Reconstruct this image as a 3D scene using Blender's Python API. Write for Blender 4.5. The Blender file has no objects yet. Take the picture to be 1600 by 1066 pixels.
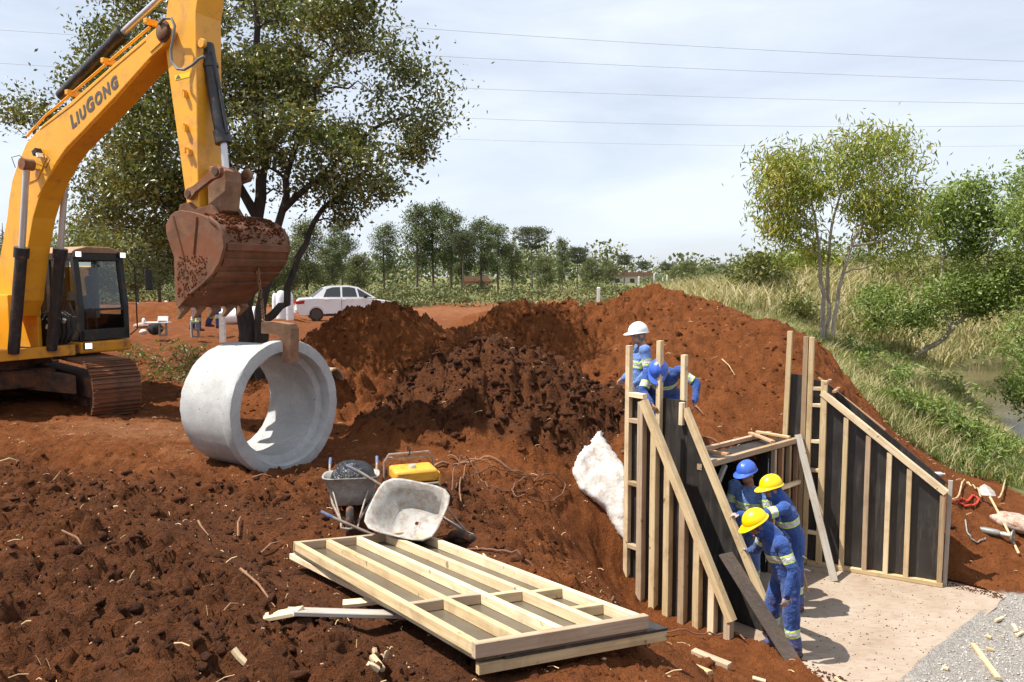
import bpy, bmesh, math, random
import numpy as np
from mathutils import Vector, Matrix, Quaternion

# ------------------------------------------------------------------ camera, sky, sun, exposure
scene = bpy.context.scene
COL = scene.collection
FPX, CX, CY, CAMZ = 1250.0, 800.0, 533.0, 2.4          # lens in pixels of the 1600 px wide picture, eye height
PITCH = math.atan((533 - 432) / FPX)
cam_d = bpy.data.cameras.new('camera')
cam_d.sensor_width = 36.0
cam_d.lens = FPX / 1600 * 36
cam_d.clip_start = 0.1
cam_d.clip_end = 4000
cam = bpy.data.objects.new('camera', cam_d)
COL.objects.link(cam)
cam.location = (0, 0, CAMZ)
cam.rotation_euler = (math.radians(90) - PITCH, 0, 0)
scene.camera = cam

SUN_EL = math.radians(60)
SHADOW = Vector((0.985, 0.17, 0)).normalized()           # horizontal direction in which shadows fall
world = bpy.data.worlds.new('World')
scene.world = world
world.use_nodes = True
wn, wl = world.node_tree.nodes, world.node_tree.links
wn.clear()
w_out = wn.new('ShaderNodeOutputWorld')
w_bg = wn.new('ShaderNodeBackground')
w_sky = wn.new('ShaderNodeTexSky')
w_sky.sky_type = 'NISHITA'
w_sky.sun_disc = False
w_sky.sun_elevation = SUN_EL
w_sky.sun_rotation = math.atan2(-SHADOW.x, -SHADOW.y)
w_sky.air_density = 1.0
w_sky.dust_density = 1.2
w_sky.ozone_density = 1.0
# thin high cloud, laid over the whole dome by direction
w_tc = wn.new('ShaderNodeTexCoord')
w_map = wn.new('ShaderNodeMapping')
w_map.inputs['Scale'].default_value = (1.2, 1.2, 5.0)
w_map.inputs['Rotation'].default_value = (0.12, 0.05, 0.6)
w_n = wn.new('ShaderNodeTexNoise')
w_n.inputs['Scale'].default_value = 1.7
w_n.inputs['Detail'].default_value = 7
w_n.inputs['Roughness'].default_value = 0.55
w_n.inputs['Distortion'].default_value = 0.35
w_r = wn.new('ShaderNodeValToRGB')
w_r.color_ramp.elements[0].position = 0.36
w_r.color_ramp.elements[0].color = (0.55, 0.55, 0.55, 1)
w_r.color_ramp.elements[1].position = 0.66
w_r.color_ramp.elements[1].color = (0.9, 0.9, 0.9, 1)
w_mix = wn.new('ShaderNodeMix')
w_mix.data_type = 'RGBA'
w_mix.inputs['B'].default_value = (8.3, 8.95, 10.0, 1)
wl.new(w_tc.outputs['Generated'], w_map.inputs['Vector'])
wl.new(w_map.outputs['Vector'], w_n.inputs['Vector'])
wl.new(w_n.outputs['Fac'], w_r.inputs['Fac'])
wl.new(w_r.outputs['Color'], w_mix.inputs['Factor'])
wl.new(w_sky.outputs['Color'], w_mix.inputs['A'])
wl.new(w_mix.outputs['Result'], w_bg.inputs['Color'])
w_bg.inputs['Strength'].default_value = 0.075
wl.new(w_bg.outputs['Background'], w_out.inputs['Surface'])

sun_d = bpy.data.lights.new('sun', 'SUN')
sun_d.energy = 5.0
sun_d.angle = math.radians(0.53)
sun_d.color = (1.0, 0.95, 0.87)
sun = bpy.data.objects.new('sun', sun_d)
COL.objects.link(sun)
sun_dir = Vector((SHADOW.x * math.cos(SUN_EL), SHADOW.y * math.cos(SUN_EL), -math.sin(SUN_EL)))
sun.rotation_euler = sun_dir.to_track_quat('-Z', 'Y').to_euler()
sun.location = (-20, -8, 30)

scene.view_settings.view_transform = 'Standard'
scene.view_settings.look = 'None'
scene.view_settings.gamma = 1
scene.view_settings.exposure = 0.68
scene.view_settings.use_curve_mapping = False

# ------------------------------------------------------------------ helpers
RNG = np.random.default_rng(7)
rnd = random.Random(11)
CP, SP = math.cos(PITCH), math.sin(PITCH)

def ray(px, py):
    X = (px - CX) / FPX; Y = -(py - CY) / FPX
    return Vector((X, CP + Y * SP, -SP + Y * CP))
def on_z(px, py, z):
    r = ray(px, py); return r * ((z - CAMZ) / r.z) + Vector((0, 0, CAMZ))
def at(px, py, y):
    """point seen at a pixel of the survey picture, y metres ahead"""
    r = ray(px, py); return r * (y / r.y) + Vector((0, 0, CAMZ))
def on_plane(px, py, o, d):
    """pixel -> (s, z) on the vertical plane through o with horizontal direction d"""
    r = ray(px, py); n = Vector((-d.y, d.x, 0))
    t = (Vector((o.x, o.y, 0)).dot(n)) / Vector((r.x, r.y, 0)).dot(n)
    P = r * t
    return ((P.x - o.x) * d.x + (P.y - o.y) * d.y, P.z + CAMZ)

class MB:
    """collects verts/faces (with a material slot per face) of ONE mesh"""
    def __init__(self): self.v = []; self.f = []; self.m = []; self.mi = 0
    def add(self, vs, fs, mi=None):
        o = len(self.v); self.v += [tuple(v) for v in vs]
        self.f += [tuple(i + o for i in f) for f in fs]
        self.m += [self.mi if mi is None else mi] * len(fs); return self
    def box(self, c, s, rot=None):
        x, y, z = s[0] / 2, s[1] / 2, s[2] / 2
        vs = [Vector((a * x, b * y, d * z)) for a in (-1, 1) for b in (-1, 1) for d in (-1, 1)]
        if rot is not None: vs = [rot @ v for v in vs]
        c = Vector(c)
        return self.add([v + c for v in vs], [(0, 1, 3, 2), (4, 6, 7, 5), (0, 4, 5, 1), (2, 3, 7, 6), (0, 2, 6, 4), (1, 5, 7, 3)])
    def tube(self, pts, rad, n=8, cap=True, ell=None):
        pts = [Vector(p) for p in pts]
        if not hasattr(rad, '__len__'): rad = [rad] * len(pts)
        vs = []; fs = []
        up = None
        for i, p in enumerate(pts):
            t = (pts[min(i + 1, len(pts) - 1)] - pts[max(i - 1, 0)])
            t = t.normalized() if t.length > 1e-9 else Vector((0, 0, 1))
            if up is None: up = Vector((0, 0, 1)) if abs(t.z) < 0.9 else Vector((1, 0, 0))
            a = up - t * up.dot(t)
            if a.length < 1e-4: a = t.orthogonal()
            a.normalize(); b = t.cross(a); up = a
            ex, ey = ell if ell else (1, 1)
            for k in range(n):
                w = 2 * math.pi * k / n
                vs.append(p + (a * math.cos(w) * ex + b * math.sin(w) * ey) * rad[i])
        for i in range(len(pts) - 1):
            for k in range(n):
                k2 = (k + 1) % n
                fs.append((i * n + k, i * n + k2, (i + 1) * n + k2, (i + 1) * n + k))
        if cap:
            fs.append(tuple(range(n - 1, -1, -1))); fs.append(tuple((len(pts) - 1) * n + k for k in range(n)))
        return self.add(vs, fs)
    def prism(self, poly, origin, ux, uy, un, thick, bevel=0):
        """outline poly [(a,b)] in the (ux,uy) plane, extruded thick along un, centred"""
        o = Vector(origin); n = len(poly)
        A = [o + ux * a + uy * b - un * (thick / 2) for a, b in poly]
        B = [o + ux * a + uy * b + un * (thick / 2) for a, b in poly]
        fs = [tuple(range(n - 1, -1, -1)), tuple(range(n, 2 * n))]
        for i in range(n):
            j = (i + 1) % n; fs.append((i, j, n + j, n + i))
        return self.add(A + B, fs)
    def sphere(self, c, r, seg=12, ring=8, jitter=0):
        c = Vector(c); r = Vector(r) if hasattr(r, '__len__') else Vector((r, r, r))
        vs = [c + Vector((0, 0, r.z))]; fs = []
        for i in range(1, ring):
            th = math.pi * i / ring
            for k in range(seg):
                ph = 2 * math.pi * k / seg; q = 1 + (rnd.uniform(-jitter, jitter) if jitter else 0)
                vs.append(c + Vector((r.x * math.sin(th) * math.cos(ph), r.y * math.sin(th) * math.sin(ph), r.z * math.cos(th))) * 1.0 * q if jitter == 0 else c + Vector((r.x * math.sin(th) * math.cos(ph) * q, r.y * math.sin(th) * math.sin(ph) * q, r.z * math.cos(th) * q)))
        vs.append(c - Vector((0, 0, r.z))); L = len(vs) - 1
        for k in range(seg): fs.append((0, 1 + k, 1 + (k + 1) % seg))
        for i in range(ring - 2):
            for k in range(seg):
                a = 1 + i * seg + k; b = 1 + i * seg + (k + 1) % seg
                fs.append((a, a + seg, b + seg, b))
        for k in range(seg): fs.append((L, 1 + (ring - 2) * seg + (k + 1) % seg, 1 + (ring - 2) * seg + k))
        return self.add(vs, fs)
    def lathe(self, prof, n=32, M=None):
        """profile [(r,h)] spun about z, then moved by matrix M"""
        vs = []; fs = []
        for r, h in prof:
            for k in range(n):
                w = 2 * math.pi * k / n; vs.append(Vector((r * math.cos(w), r * math.sin(w), h)))
        for i in range(len(prof) - 1):
            for k in range(n):
                k2 = (k + 1) % n; fs.append((i * n + k, i * n + k2, (i + 1) * n + k2, (i + 1) * n + k))
        if M is not None: vs = [M @ v for v in vs]
        return self.add(vs, fs)

def link(o): COL.objects.link(o); return o
def tag(o, label, cat, group=None):
    o['label'] = label; o['category'] = cat
    if group: o['group'] = group
    return o
def kind(o, k): o['kind'] = k; return o
def thing(name, label, cat, loc=(0, 0, 0), rotz=0.0, group=None):
    o = link(bpy.data.objects.new(name, None)); o.location = loc; o.rotation_euler = (0, 0, rotz)
    o.empty_display_size = 0.2
    return tag(o, label, cat, group)
def finish(me, smooth=False, angle=None):
    me.validate()
    bm = bmesh.new(); bm.from_mesh(me); bmesh.ops.recalc_face_normals(bm, faces=bm.faces); bm.to_mesh(me); bm.free()
    if smooth:
        me.shade_smooth()
        if angle: me.set_sharp_from_angle(angle=math.radians(angle))
def part(name, mb, mats, parent=None, smooth=False, world=False, angle=40, bevel=0):
    """one mesh object; world=True: the verts are in world coords and the parent is an unrotated empty"""
    me = bpy.data.meshes.new(name)
    vs = mb.v
    if world and parent is not None:
        L = parent.location; vs = [(v[0] - L.x, v[1] - L.y, v[2] - L.z) for v in vs]
    me.from_pydata(vs, [], mb.f)
    if not isinstance(mats, (list, tuple)): mats = [mats]
    for m in mats: me.materials.append(MAT(m) if isinstance(m, str) else m)
    if len(mats) > 1: me.polygons.foreach_set('material_index', mb.m)
    finish(me, smooth, angle)
    o = link(bpy.data.objects.new(name, me))
    if parent is not None: o.parent = parent
    if bevel:
        b = o.modifiers.new('bevel', 'BEVEL'); b.width = bevel; b.segments = 2; b.limit_method = 'ANGLE'
    return o
def base_obj(name, mb, mats, label, cat, group=None, origin=None, **k):
    """a thing that is one mesh; origin moves the object's origin to its base"""
    if origin is not None:
        O = Vector(origin); mb.v = [(v[0] - O.x, v[1] - O.y, v[2] - O.z) for v in mb.v]
    o = part(name, mb, mats, **k)
    if origin is not None: o.location = origin
    return tag(o, label, cat, group)
def timber(name, p0, p1, w, h, mat='pine', parent=None, up=(0, 0, 1)):
    """sawn timber from p0 to p1 (world); local x runs along the grain"""
    p0, p1 = Vector(p0), Vector(p1); x = (p1 - p0); L = x.length; x.normalize()
    upv = Vector(up); y = upv.cross(x)
    if y.length < 1e-3: y = Vector((0, 1, 0)).cross(x)
    y.normalize(); z = x.cross(y)
    mb = MB()
    n = max(2, int(L / 0.6)); hw, hh = w / 2, h / 2
    # a slightly crooked bar with chamfered edges
    sec = [(-hw + .004, -hh), (hw - .004, -hh), (hw, -hh + .004), (hw, hh - .004), (hw - .004, hh), (-hw + .004, hh), (-hw, hh - .004), (-hw, -hh + .004)]
    vs = []; fs = []
    for i in range(n + 1):
        oy = rnd.uniform(-1, 1) * .0025; oz = rnd.uniform(-1, 1) * .002
        for a, b in sec: vs.append((L * i / n, a + oy, b + oz))
    for i in range(n):
        for k in range(8): fs.append((i * 8 + k, i * 8 + (k + 1) % 8, (i + 1) * 8 + (k + 1) % 8, (i + 1) * 8 + k))
    fs.append(tuple(range(7, -1, -1))); fs.append(tuple(n * 8 + k for k in range(8)))
    mb.add(vs, fs)
    o = part(name, mb, mat, None)
    M = Matrix((x, y, z)).transposed().to_4x4(); M.translation = p0
    if parent is not None:
        o.parent = parent; o.matrix_local = Matrix.Translation(-Vector(parent.location)) @ M
    else: o.matrix_local = M
    return o
def copy_tree(o, parent=None):
    c = o.copy(); link(c); c.parent = parent
    if parent is not None: c.matrix_parent_inverse = o.matrix_parent_inverse.copy()
    for ch in o.children: copy_tree(ch, c)
    return c

# ---- numpy noise
def _hash(ix, iy, s):
    n = (ix.astype(np.int64) * 374761393 + iy.astype(np.int64) * 668265263 + s * 974634777) & 0x7fffffff
    n = ((n ^ (n >> 13)) * 1274126177) & 0x7fffffff
    n = ((n ^ (n >> 16)) * 1103515245) & 0x7fffffff
    return ((n ^ (n >> 15)) & 0xffffff) / float(0xffffff)
def vnoise(x, y, s=0):
    ix = np.floor(x); iy = np.floor(y); fx = x - ix; fy = y - iy
    ux = fx * fx * fx * (fx * (fx * 6 - 15) + 10); uy = fy * fy * fy * (fy * (fy * 6 - 15) + 10)
    a = _hash(ix, iy, s); b = _hash(ix + 1, iy, s); c = _hash(ix, iy + 1, s); d = _hash(ix + 1, iy + 1, s)
    return (a * (1 - ux) + b * ux) * (1 - uy) + (c * (1 - ux) + d * ux) * uy
def fbm(x, y, oct=4, s=0, g=.5):
    t = 0; a = 1; tot = 0
    for o in range(oct):
        t = t + a * vnoise(x * 2 ** o + 13.7 * o, y * 2 ** o - 7.1 * o, s + o); tot += a; a *= g
    return t / tot
def worley(x, y, s=0):
    """distance to the nearest feature point, and that point's random value"""
    ix = np.floor(x); iy = np.floor(y); best = np.full(x.shape, 9.0); val = np.zeros(x.shape)
    for dx in (-1, 0, 1):
        for dy in (-1, 0, 1):
            cx = ix + dx; cy = iy + dy
            qx = cx + _hash(cx, cy, s + 1); qy = cy + _hash(cx, cy, s + 2)
            d = np.hypot(qx - x, qy - y); m = d < best
            best = np.where(m, d, best); val = np.where(m, _hash(cx, cy, s + 3), val)
    return best, val
def sstep(a, b, x):
    t = np.clip((x - a) / (b - a), 0, 1); return t * t * (3 - 2 * t)
def in_poly(x, y, poly):
    r = np.zeros(np.shape(x), bool); n = len(poly)
    for i in range(n):
        x0, y0 = poly[i]; x1, y1 = poly[(i + 1) % n]
        c = ((y0 > y) != (y1 > y)) & (x < (x1 - x0) * (y - y0) / ((y1 - y0) or 1e-9) + x0)
        r ^= c
    return r
def poly_dist(x, y, pts):
    d = np.full(np.shape(x), 1e9)
    for (x0, y0), (x1, y1) in zip(pts[:-1], pts[1:]):
        L2 = (x1 - x0) ** 2 + (y1 - y0) ** 2
        t = np.clip(((x - x0) * (x1 - x0) + (y - y0) * (y1 - y0)) / L2, 0, 1)
        d = np.minimum(d, np.hypot(x - x0 - t * (x1 - x0), y - y0 - t * (y1 - y0)))
    return d
def smooth_mask(x, y, poly, w):
    """1 inside poly, fading to 0 over w metres outside/inside its edge"""
    d = poly_dist(x, y, list(poly) + [poly[0]]); ins = in_poly(x, y, poly)
    return sstep(-w, w, np.where(ins, d, -d))
# ------------------------------------------------------------------ materials (all procedural)
_M = {}
class NT:
    def __init__(s, name):
        s.m = bpy.data.materials.new(name); s.m.use_nodes = True; s.t = s.m.node_tree
        s.n = s.t.nodes; s.l = s.t.links; s.b = s.n['Principled BSDF']; s.out = s.n['Material Output']
    def node(s, typ, **k):
        n = s.n.new(typ)
        for a, b in k.items():
            if hasattr(n, a): setattr(n, a, b)
            else: n.inputs[a].default_value = b
        return n
    def link(s, a, b): s.l.new(a, b)
    def coord(s, kind='Object', scale=(1, 1, 1)):
        tc = s.node('ShaderNodeTexCoord'); mp = s.node('ShaderNodeMapping'); mp.inputs['Scale'].default_value = scale
        s.link(tc.outputs[kind], mp.inputs['Vector']); return mp.outputs['Vector']
    def noise(s, vec, scale, detail=5, rough=.55, dist=0):
        n = s.node('ShaderNodeTexNoise'); n.inputs['Scale'].default_value = scale; n.inputs['Detail'].default_value = detail
        n.inputs['Roughness'].default_value = rough; n.inputs['Distortion'].default_value = dist
        s.link(vec, n.inputs['Vector']); return n.outputs['Fac']
    def ramp(s, fac, stops):
        r = s.node('ShaderNodeValToRGB'); e = r.color_ramp.elements
        while len(e) < len(stops): e.new(.5)
        for q, (p, c) in zip(e, stops): q.position = p; q.color = (*c, 1) if len(c) == 3 else c
        s.link(fac, r.inputs['Fac']); return r.outputs['Color']
    def mix(s, fac, a, b, mode='MIX'):
        m = s.node('ShaderNodeMix'); m.data_type = 'RGBA'; m.blend_type = mode
        for sock, v in (('Factor', fac), ('A', a), ('B', b)):
            if isinstance(v, (int, float)): m.inputs[sock].default_value = v
            elif isinstance(v, tuple): m.inputs[sock].default_value = (*v, 1) if len(v) == 3 else v
            else: s.link(v, m.inputs[sock])
        return m.outputs['Result']
    def math(s, op, a, b=None):
        m = s.node('ShaderNodeMath'); m.operation = op
        for i, v in enumerate((a, b)):
            if v is None: continue
            if isinstance(v, (int, float)): m.inputs[i].default_value = v
            else: s.link(v, m.inputs[i])
        return m.outputs[0]
    def attr(s, name):
        a = s.node('ShaderNodeAttribute'); a.attribute_name = name; return a.outputs['Fac']
    def bump(s, h, strength=.4, dist=.02):
        b = s.node('ShaderNodeBump'); b.inputs['Strength'].default_value = strength; b.inputs['Distance'].default_value = dist
        s.link(h, b.inputs['Height']); s.link(b.outputs['Normal'], s.b.inputs['Normal'])
    def color(s, c): 
        if isinstance(c, tuple): s.b.inputs['Base Color'].default_value = (*c, 1)
        else: s.link(c, s.b.inputs['Base Color'])
    def rough(s, r):
        if isinstance(r, (int, float)): s.b.inputs['Roughness'].default_value = r
        else: s.link(r, s.b.inputs['Roughness'])
    def rand(s): return s.node('ShaderNodeObjectInfo').outputs['Random']

def simple(name, col, rough=.6, metal=0, dirt=None, dirt_amt=.5, dscale=3, var=.12, bump=0, coat=0, spec=None):
    """paint / metal / plastic with blotchy variation and optional dirt film"""
    t = NT(name); v = t.coord()
    n1 = t.noise(v, dscale, 6, .6)
    dark = tuple(c * (1 - var) for c in col); lite = tuple(min(1, c * (1 + var)) for c in col)
    c = t.ramp(n1, [(.3, dark), (.7, lite)])
    if dirt:
        n2 = t.noise(v, dscale * 2.3, 8, .7, .4)
        k = t.ramp(n2, [(.62 - .35 * dirt_amt, (0, 0, 0)), (.78 - .15 * dirt_amt, (1, 1, 1))])
        c = t.mix(k, c, dirt)
        t.rough(t.math('ADD', rough, t.math('MULTIPLY', k, .3)))
    else: t.rough(rough)
    t.color(c); t.b.inputs['Metallic'].default_value = metal
    if spec is not None: t.b.inputs['Specular IOR Level'].default_value = spec
    if coat: t.b.inputs['Coat Weight'].default_value = coat
    if bump: t.bump(t.noise(v, dscale * 12, 4), bump, .01)
    return t.m

SOILC = (.20, .055, .017)
def mk_soil():
    t = NT('red_soil'); v = t.coord()
    n_big = t.noise(v, .55, 4, .6); n_mid = t.noise(v, 3.2, 6, .65, .3); n_fine = t.noise(v, 26, 5, .7); n_vf = t.noise(v, 110, 3, .6)
    red = t.ramp(n_mid, [(.22, (.080, .024, .007)), (.5, (.180, .056, .015)), (.78, (.28, .096, .029))])
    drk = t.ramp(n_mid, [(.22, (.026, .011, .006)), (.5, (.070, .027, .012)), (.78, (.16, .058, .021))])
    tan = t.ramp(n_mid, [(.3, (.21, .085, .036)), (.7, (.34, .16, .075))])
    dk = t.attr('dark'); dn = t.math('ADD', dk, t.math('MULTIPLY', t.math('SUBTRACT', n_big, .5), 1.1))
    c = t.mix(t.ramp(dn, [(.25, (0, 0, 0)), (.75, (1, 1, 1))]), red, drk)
    dn2 = t.math('ADD', t.attr('dry'), t.math('MULTIPLY', t.math('SUBTRACT', n_mid, .5), .9))
    c = t.mix(t.ramp(dn2, [(.3, (0, 0, 0)), (.85, (1, 1, 1))]), c, tan)
    c = t.mix(t.ramp(n_fine, [(.3, (.0, .0, .0)), (.75, (.5, .5, .5))]), c, (.26, .088, .028))
    fleck = t.ramp(n_vf, [(.70, (0, 0, 0)), (.76, (1, 1, 1))])
    c = t.mix(t.math('MULTIPLY', fleck, .35), c, (.42, .27, .15))
    # grassy ground and gravel
    gr = t.ramp(n_mid, [(.3, (.085, .11, .03)), (.55, (.20, .185, .075)), (.8, (.34, .28, .15))])
    gn = t.math('ADD', t.attr('grass'), t.math('MULTIPLY', t.math('SUBTRACT', n_mid, .5), .7))
    c = t.mix(t.ramp(gn, [(.4, (0, 0, 0)), (.6, (1, 1, 1))]), c, gr)
    vo = t.node('ShaderNodeTexVoronoi'); vo.inputs['Scale'].default_value = 42; t.link(v, vo.inputs['Vector'])
    gv = t.mix(.62, vo.outputs['Color'], (.5, .5, .5)); bw = t.node('ShaderNodeRGBToBW'); t.link(gv, bw.inputs[0])
    gcol = t.ramp(bw.outputs[0], [(.3, (.30, .265, .23)), (.6, (.47, .44, .40)), (.8, (.62, .59, .55))])
    c = t.mix(t.attr('gravel'), c, gcol)
    t.color(c); t.rough(.95); t.b.inputs['Specular IOR Level'].default_value = .15
    h = t.math('ADD', t.math('MULTIPLY', n_fine, 1.0), t.math('ADD', t.math('MULTIPLY', n_vf, .35), t.math('MULTIPLY', n_mid, .6)))
    t.bump(h, 1.0, .07); return t.m
def mk_clod():
    t = NT('soil_clod'); v = t.coord(); n = t.noise(v, 2.2, 4, .6); f = t.noise(v, 40, 4, .7)
    a = t.ramp(n, [(.3, (.072, .023, .008)), (.55, (.165, .051, .015)), (.8, (.26, .088, .028))])
    d = t.ramp(n, [(.3, (.024, .012, .0075)), (.7, (.080, .034, .017))])
    c = t.mix(t.attr('dark'), a, d)
    t.color(t.mix(t.ramp(f, [(.4, (0, 0, 0)), (.8, (.4, .4, .4))]), c, (.24, .08, .03))); t.rough(.95); t.b.inputs['Specular IOR Level'].default_value = .15
    t.bump(t.math('ADD', f, t.math('MULTIPLY', t.noise(v, 95, 3, .7), .6)), 1.0, .05); return t.m
def mk_pine(name='pine', a=(.50, .355, .19), b=(.76, .60, .37), stain=.55):
    t = NT(name); v = t.coord('Object', (1.2, 22, 22)); r = t.rand()
    vv = t.node('ShaderNodeVectorMath'); vv.operation = 'ADD'; t.link(v, vv.inputs[0])
    cx = t.node('ShaderNodeCombineXYZ'); t.link(t.math('MULTIPLY', r, 57), cx.inputs[0]); t.link(t.math('MULTIPLY', r, 31), cx.inputs[2]); t.link(cx.outputs[0], vv.inputs[1])
    g = t.noise(vv.outputs[0], 1.6, 6, .6, .6)
    c = t.ramp(g, [(.25, a), (.5, tuple((p + q) / 2 for p, q in zip(a, b))), (.75, b)])
    u = t.coord('Object', (1, 1, 1)); uu = t.node('ShaderNodeVectorMath'); uu.operation = 'ADD'; t.link(u, uu.inputs[0]); t.link(cx.outputs[0], uu.inputs[1])
    s = t.noise(uu.outputs[0], 2.6, 7, .65, .5)
    c = t.mix(t.math('MULTIPLY', t.ramp(s, [(.5, (0, 0, 0)), (.72, (1, 1, 1))]), stain), c, (.26, .15, .075))
    kn = t.noise(uu.outputs[0], 9, 2, .5); c = t.mix(t.ramp(kn, [(.69, (0, 0, 0)), (.74, (.75, .75, .75))]), c, (.17, .085, .035))
    hs = t.node('ShaderNodeHueSaturation'); t.link(c, hs.inputs['Color']); t.link(t.math('ADD', t.math('MULTIPLY', r, .35), .8), hs.inputs['Value']); t.link(t.math('ADD', t.math('MULTIPLY', r, -.25), 1.08), hs.inputs['Saturation'])
    t.color(hs.outputs['Color']); t.rough(.75); t.b.inputs['Specular IOR Level'].default_value = .25
    t.bump(g, .25, .006); return t.m
def mk_ply():
    t = NT('film_faced_plywood'); v = t.coord(); n = t.noise(v, 2.5, 7, .65, .4); f = t.noise(v, 60, 3, .7); s = t.noise(t.coord('Object', (1, 1, .12)), 14, 5, .7)
    c = t.ramp(n, [(.3, (.014, .012, .011)), (.7, (.034, .030, .027))])
    c = t.mix(t.math('MULTIPLY', t.ramp(s, [(.52, (0, 0, 0)), (.72, (1, 1, 1))]), .5), c, (.115, .095, .075))
    c = t.mix(t.ramp(f, [(.72, (0, 0, 0)), (.78, (.7, .7, .7))]), c, (.22, .18, .14))
    t.color(c); t.rough(t.ramp(n, [(.3, (.42, .42, .42)), (.7, (.62, .62, .62))])); return t.m
def mk_wetply():
    t = NT('wet_plywood'); v = t.coord(); n = t.noise(v, 1.7, 6, .6, .5); f = t.noise(v, 22, 5, .7)
    c = t.ramp(n, [(.3, (.060, .048, .032)), (.7, (.15, .125, .09))]); c = t.mix(t.ramp(f, [(.6, (0, 0, 0)), (.8, (.5, .5, .5))]), c, (.24, .18, .12))
    t.color(c); t.rough(t.ramp(n, [(.35, (.22, .22, .22)), (.65, (.5, .5, .5))])); return t.m
def mk_conc(name='pipe_concrete', a=(.29, .285, .275), b=(.54, .54, .53), rs=.85):
    t = NT(name); v = t.coord(); n = t.noise(v, 1.7, 9, .7, .6); f = t.noise(v, 70, 4, .7); p = t.noise(v, 26, 2, .5)
    c = t.ramp(n, [(.28, a), (.72, b)])
    c = t.mix(t.ramp(f, [(.35, (.35, .35, .35)), (.6, (0, 0, 0))]), c, tuple(x * .75 for x in a))
    c = t.mix(t.ramp(p, [(.70, (0, 0, 0)), (.74, (.8, .8, .8))]), c, tuple(x * .45 for x in a))
    t.color(c); t.rough(rs); t.b.inputs['Specular IOR Level'].default_value = .3
    t.bump(t.math('ADD', f, t.math('MULTIPLY', n, 2)), .35, .008); return t.m
def mk_slab():
    t = NT('dusty_slab'); v = t.coord(); n = t.noise(v, 1.1, 7, .65, .6); s = t.noise(t.coord('Object', (1, 3, 1)), 6, 6, .7, .5); f = t.noise(v, 60, 4, .7)
    c = t.ramp(n, [(.25, (.25, .18, .125)), (.5, (.335, .265, .20)), (.75, (.385, .335, .275))])
    c = t.mix(t.math('MULTIPLY', t.ramp(s, [(.5, (0, 0, 0)), (.75, (1, 1, 1))]), .6), c, (.20, .095, .05))
    c = t.mix(t.ramp(f, [(.68, (0, 0, 0)), (.76, (.5, .5, .5))]), c, (.16, .09, .055))
    t.color(c); t.rough(.9); t.bump(f, .3, .006); return t.m
def mk_leaf(name, cols, trans=.35, rough=.45):
    t = NT(name); g = t.node('ShaderNodeNewGeometry'); r = g.outputs['Random Per Island']
    v = t.coord(); n = t.noise(v, .9, 3, .5)
    fac = t.math('ADD', t.math('MULTIPLY', r, .65), t.math('MULTIPLY', t.math('SUBTRACT', n, .32), .9))
    c = t.ramp(fac, [(i / (len(cols) - 1), q) for i, q in enumerate(cols)])
    t.color(c); t.rough(rough)
    tr = t.node('ShaderNodeBsdfTranslucent'); t.link(t.mix(1, c, (1.0, 1.0, .45), 'MULTIPLY'), tr.inputs['Color'])
    mx = t.node('ShaderNodeMixShader'); mx.inputs[0].default_value = trans
    t.link(t.b.outputs[0], mx.inputs[1]); t.link(tr.outputs[0], mx.inputs[2]); t.link(mx.outputs[0], t.out.inputs['Surface']); return t.m
def mk_bark(name, a, b):
    t = NT(name); v = t.coord('Object', (1, 1, .25)); n = t.noise(v, 9, 6, .7, .3)
    t.color(t.ramp(n, [(.3, a), (.7, b)])); t.rough(.9); t.bump(n, .6, .02); return t.m
def mk_glass(name, tint=(.75, .8, .8)):
    t = NT(name); t.n.remove(t.b)
    gl = t.node('ShaderNodeBsdfGlossy'); gl.inputs['Roughness'].default_value = .03
    tr = t.node('ShaderNodeBsdfTransparent'); tr.inputs['Color'].default_value = (*tint, 1)
    fr = t.node('ShaderNodeFresnel'); fr.inputs['IOR'].default_value = 1.5
    mx = t.node('ShaderNodeMixShader'); t.link(fr.outputs[0], mx.inputs[0]); t.link(tr.outputs[0], mx.inputs[1]); t.link(gl.outputs[0], mx.inputs[2])
    t.link(mx.outputs[0], t.out.inputs['Surface']); return t.m
def mk_cloth(name, col, fade=1.5):
    """work clothes: woven cloth with folds, and retro-reflective bands where the 'bd' distance says so"""
    t = NT(name); v = t.coord(); n = t.noise(v, 5, 5, .6, .4); f = t.noise(v, 24, 4, .6, .6)
    c = t.ramp(n, [(.3, tuple(x * .72 for x in col)), (.7, tuple(min(1, x * fade) for x in col))])
    bd = t.attr('bd')
    mud = t.noise(v, 3.1, 7, .7, .5); sz = t.node('ShaderNodeSeparateXYZ'); t.link(t.node('ShaderNodeTexCoord').outputs['Object'], sz.inputs[0])
    lowm = t.math('SUBTRACT', mud, t.math('MULTIPLY', sz.outputs['Z'], .16))
    c = t.mix(t.math('MULTIPLY', t.ramp(lowm, [(.40, (0, 0, 0)), (.58, (1, 1, 1))]), .6), c, (.17, .075, .04))
    yl = t.ramp(bd, [(.0, (1, 1, 1)), (.455, (1, 1, 1)), (.475, (0, 0, 0))]); sv = t.ramp(bd, [(.0, (1, 1, 1)), (.275, (1, 1, 1)), (.295, (0, 0, 0))])
    c = t.mix(yl, c, (.62, .80, .12)); c = t.mix(sv, c, (.55, .57, .58))
    t.color(c); t.rough(.85); t.b.inputs['Specular IOR Level'].default_value = .2
    if 'Sheen Weight' in t.b.inputs: t.b.inputs['Sheen Weight'].default_value = .15
    t.bump(t.math('ADD', n, t.math('MULTIPLY', f, .6)), .9, .045); return t.m
def mk_skin(name, col):
    t = NT(name); v = t.coord(); n = t.noise(v, 30, 4, .6)
    t.color(t.ramp(n, [(.3, tuple(x * .8 for x in col)), (.7, col)])); t.rough(.55); return t.m
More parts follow.
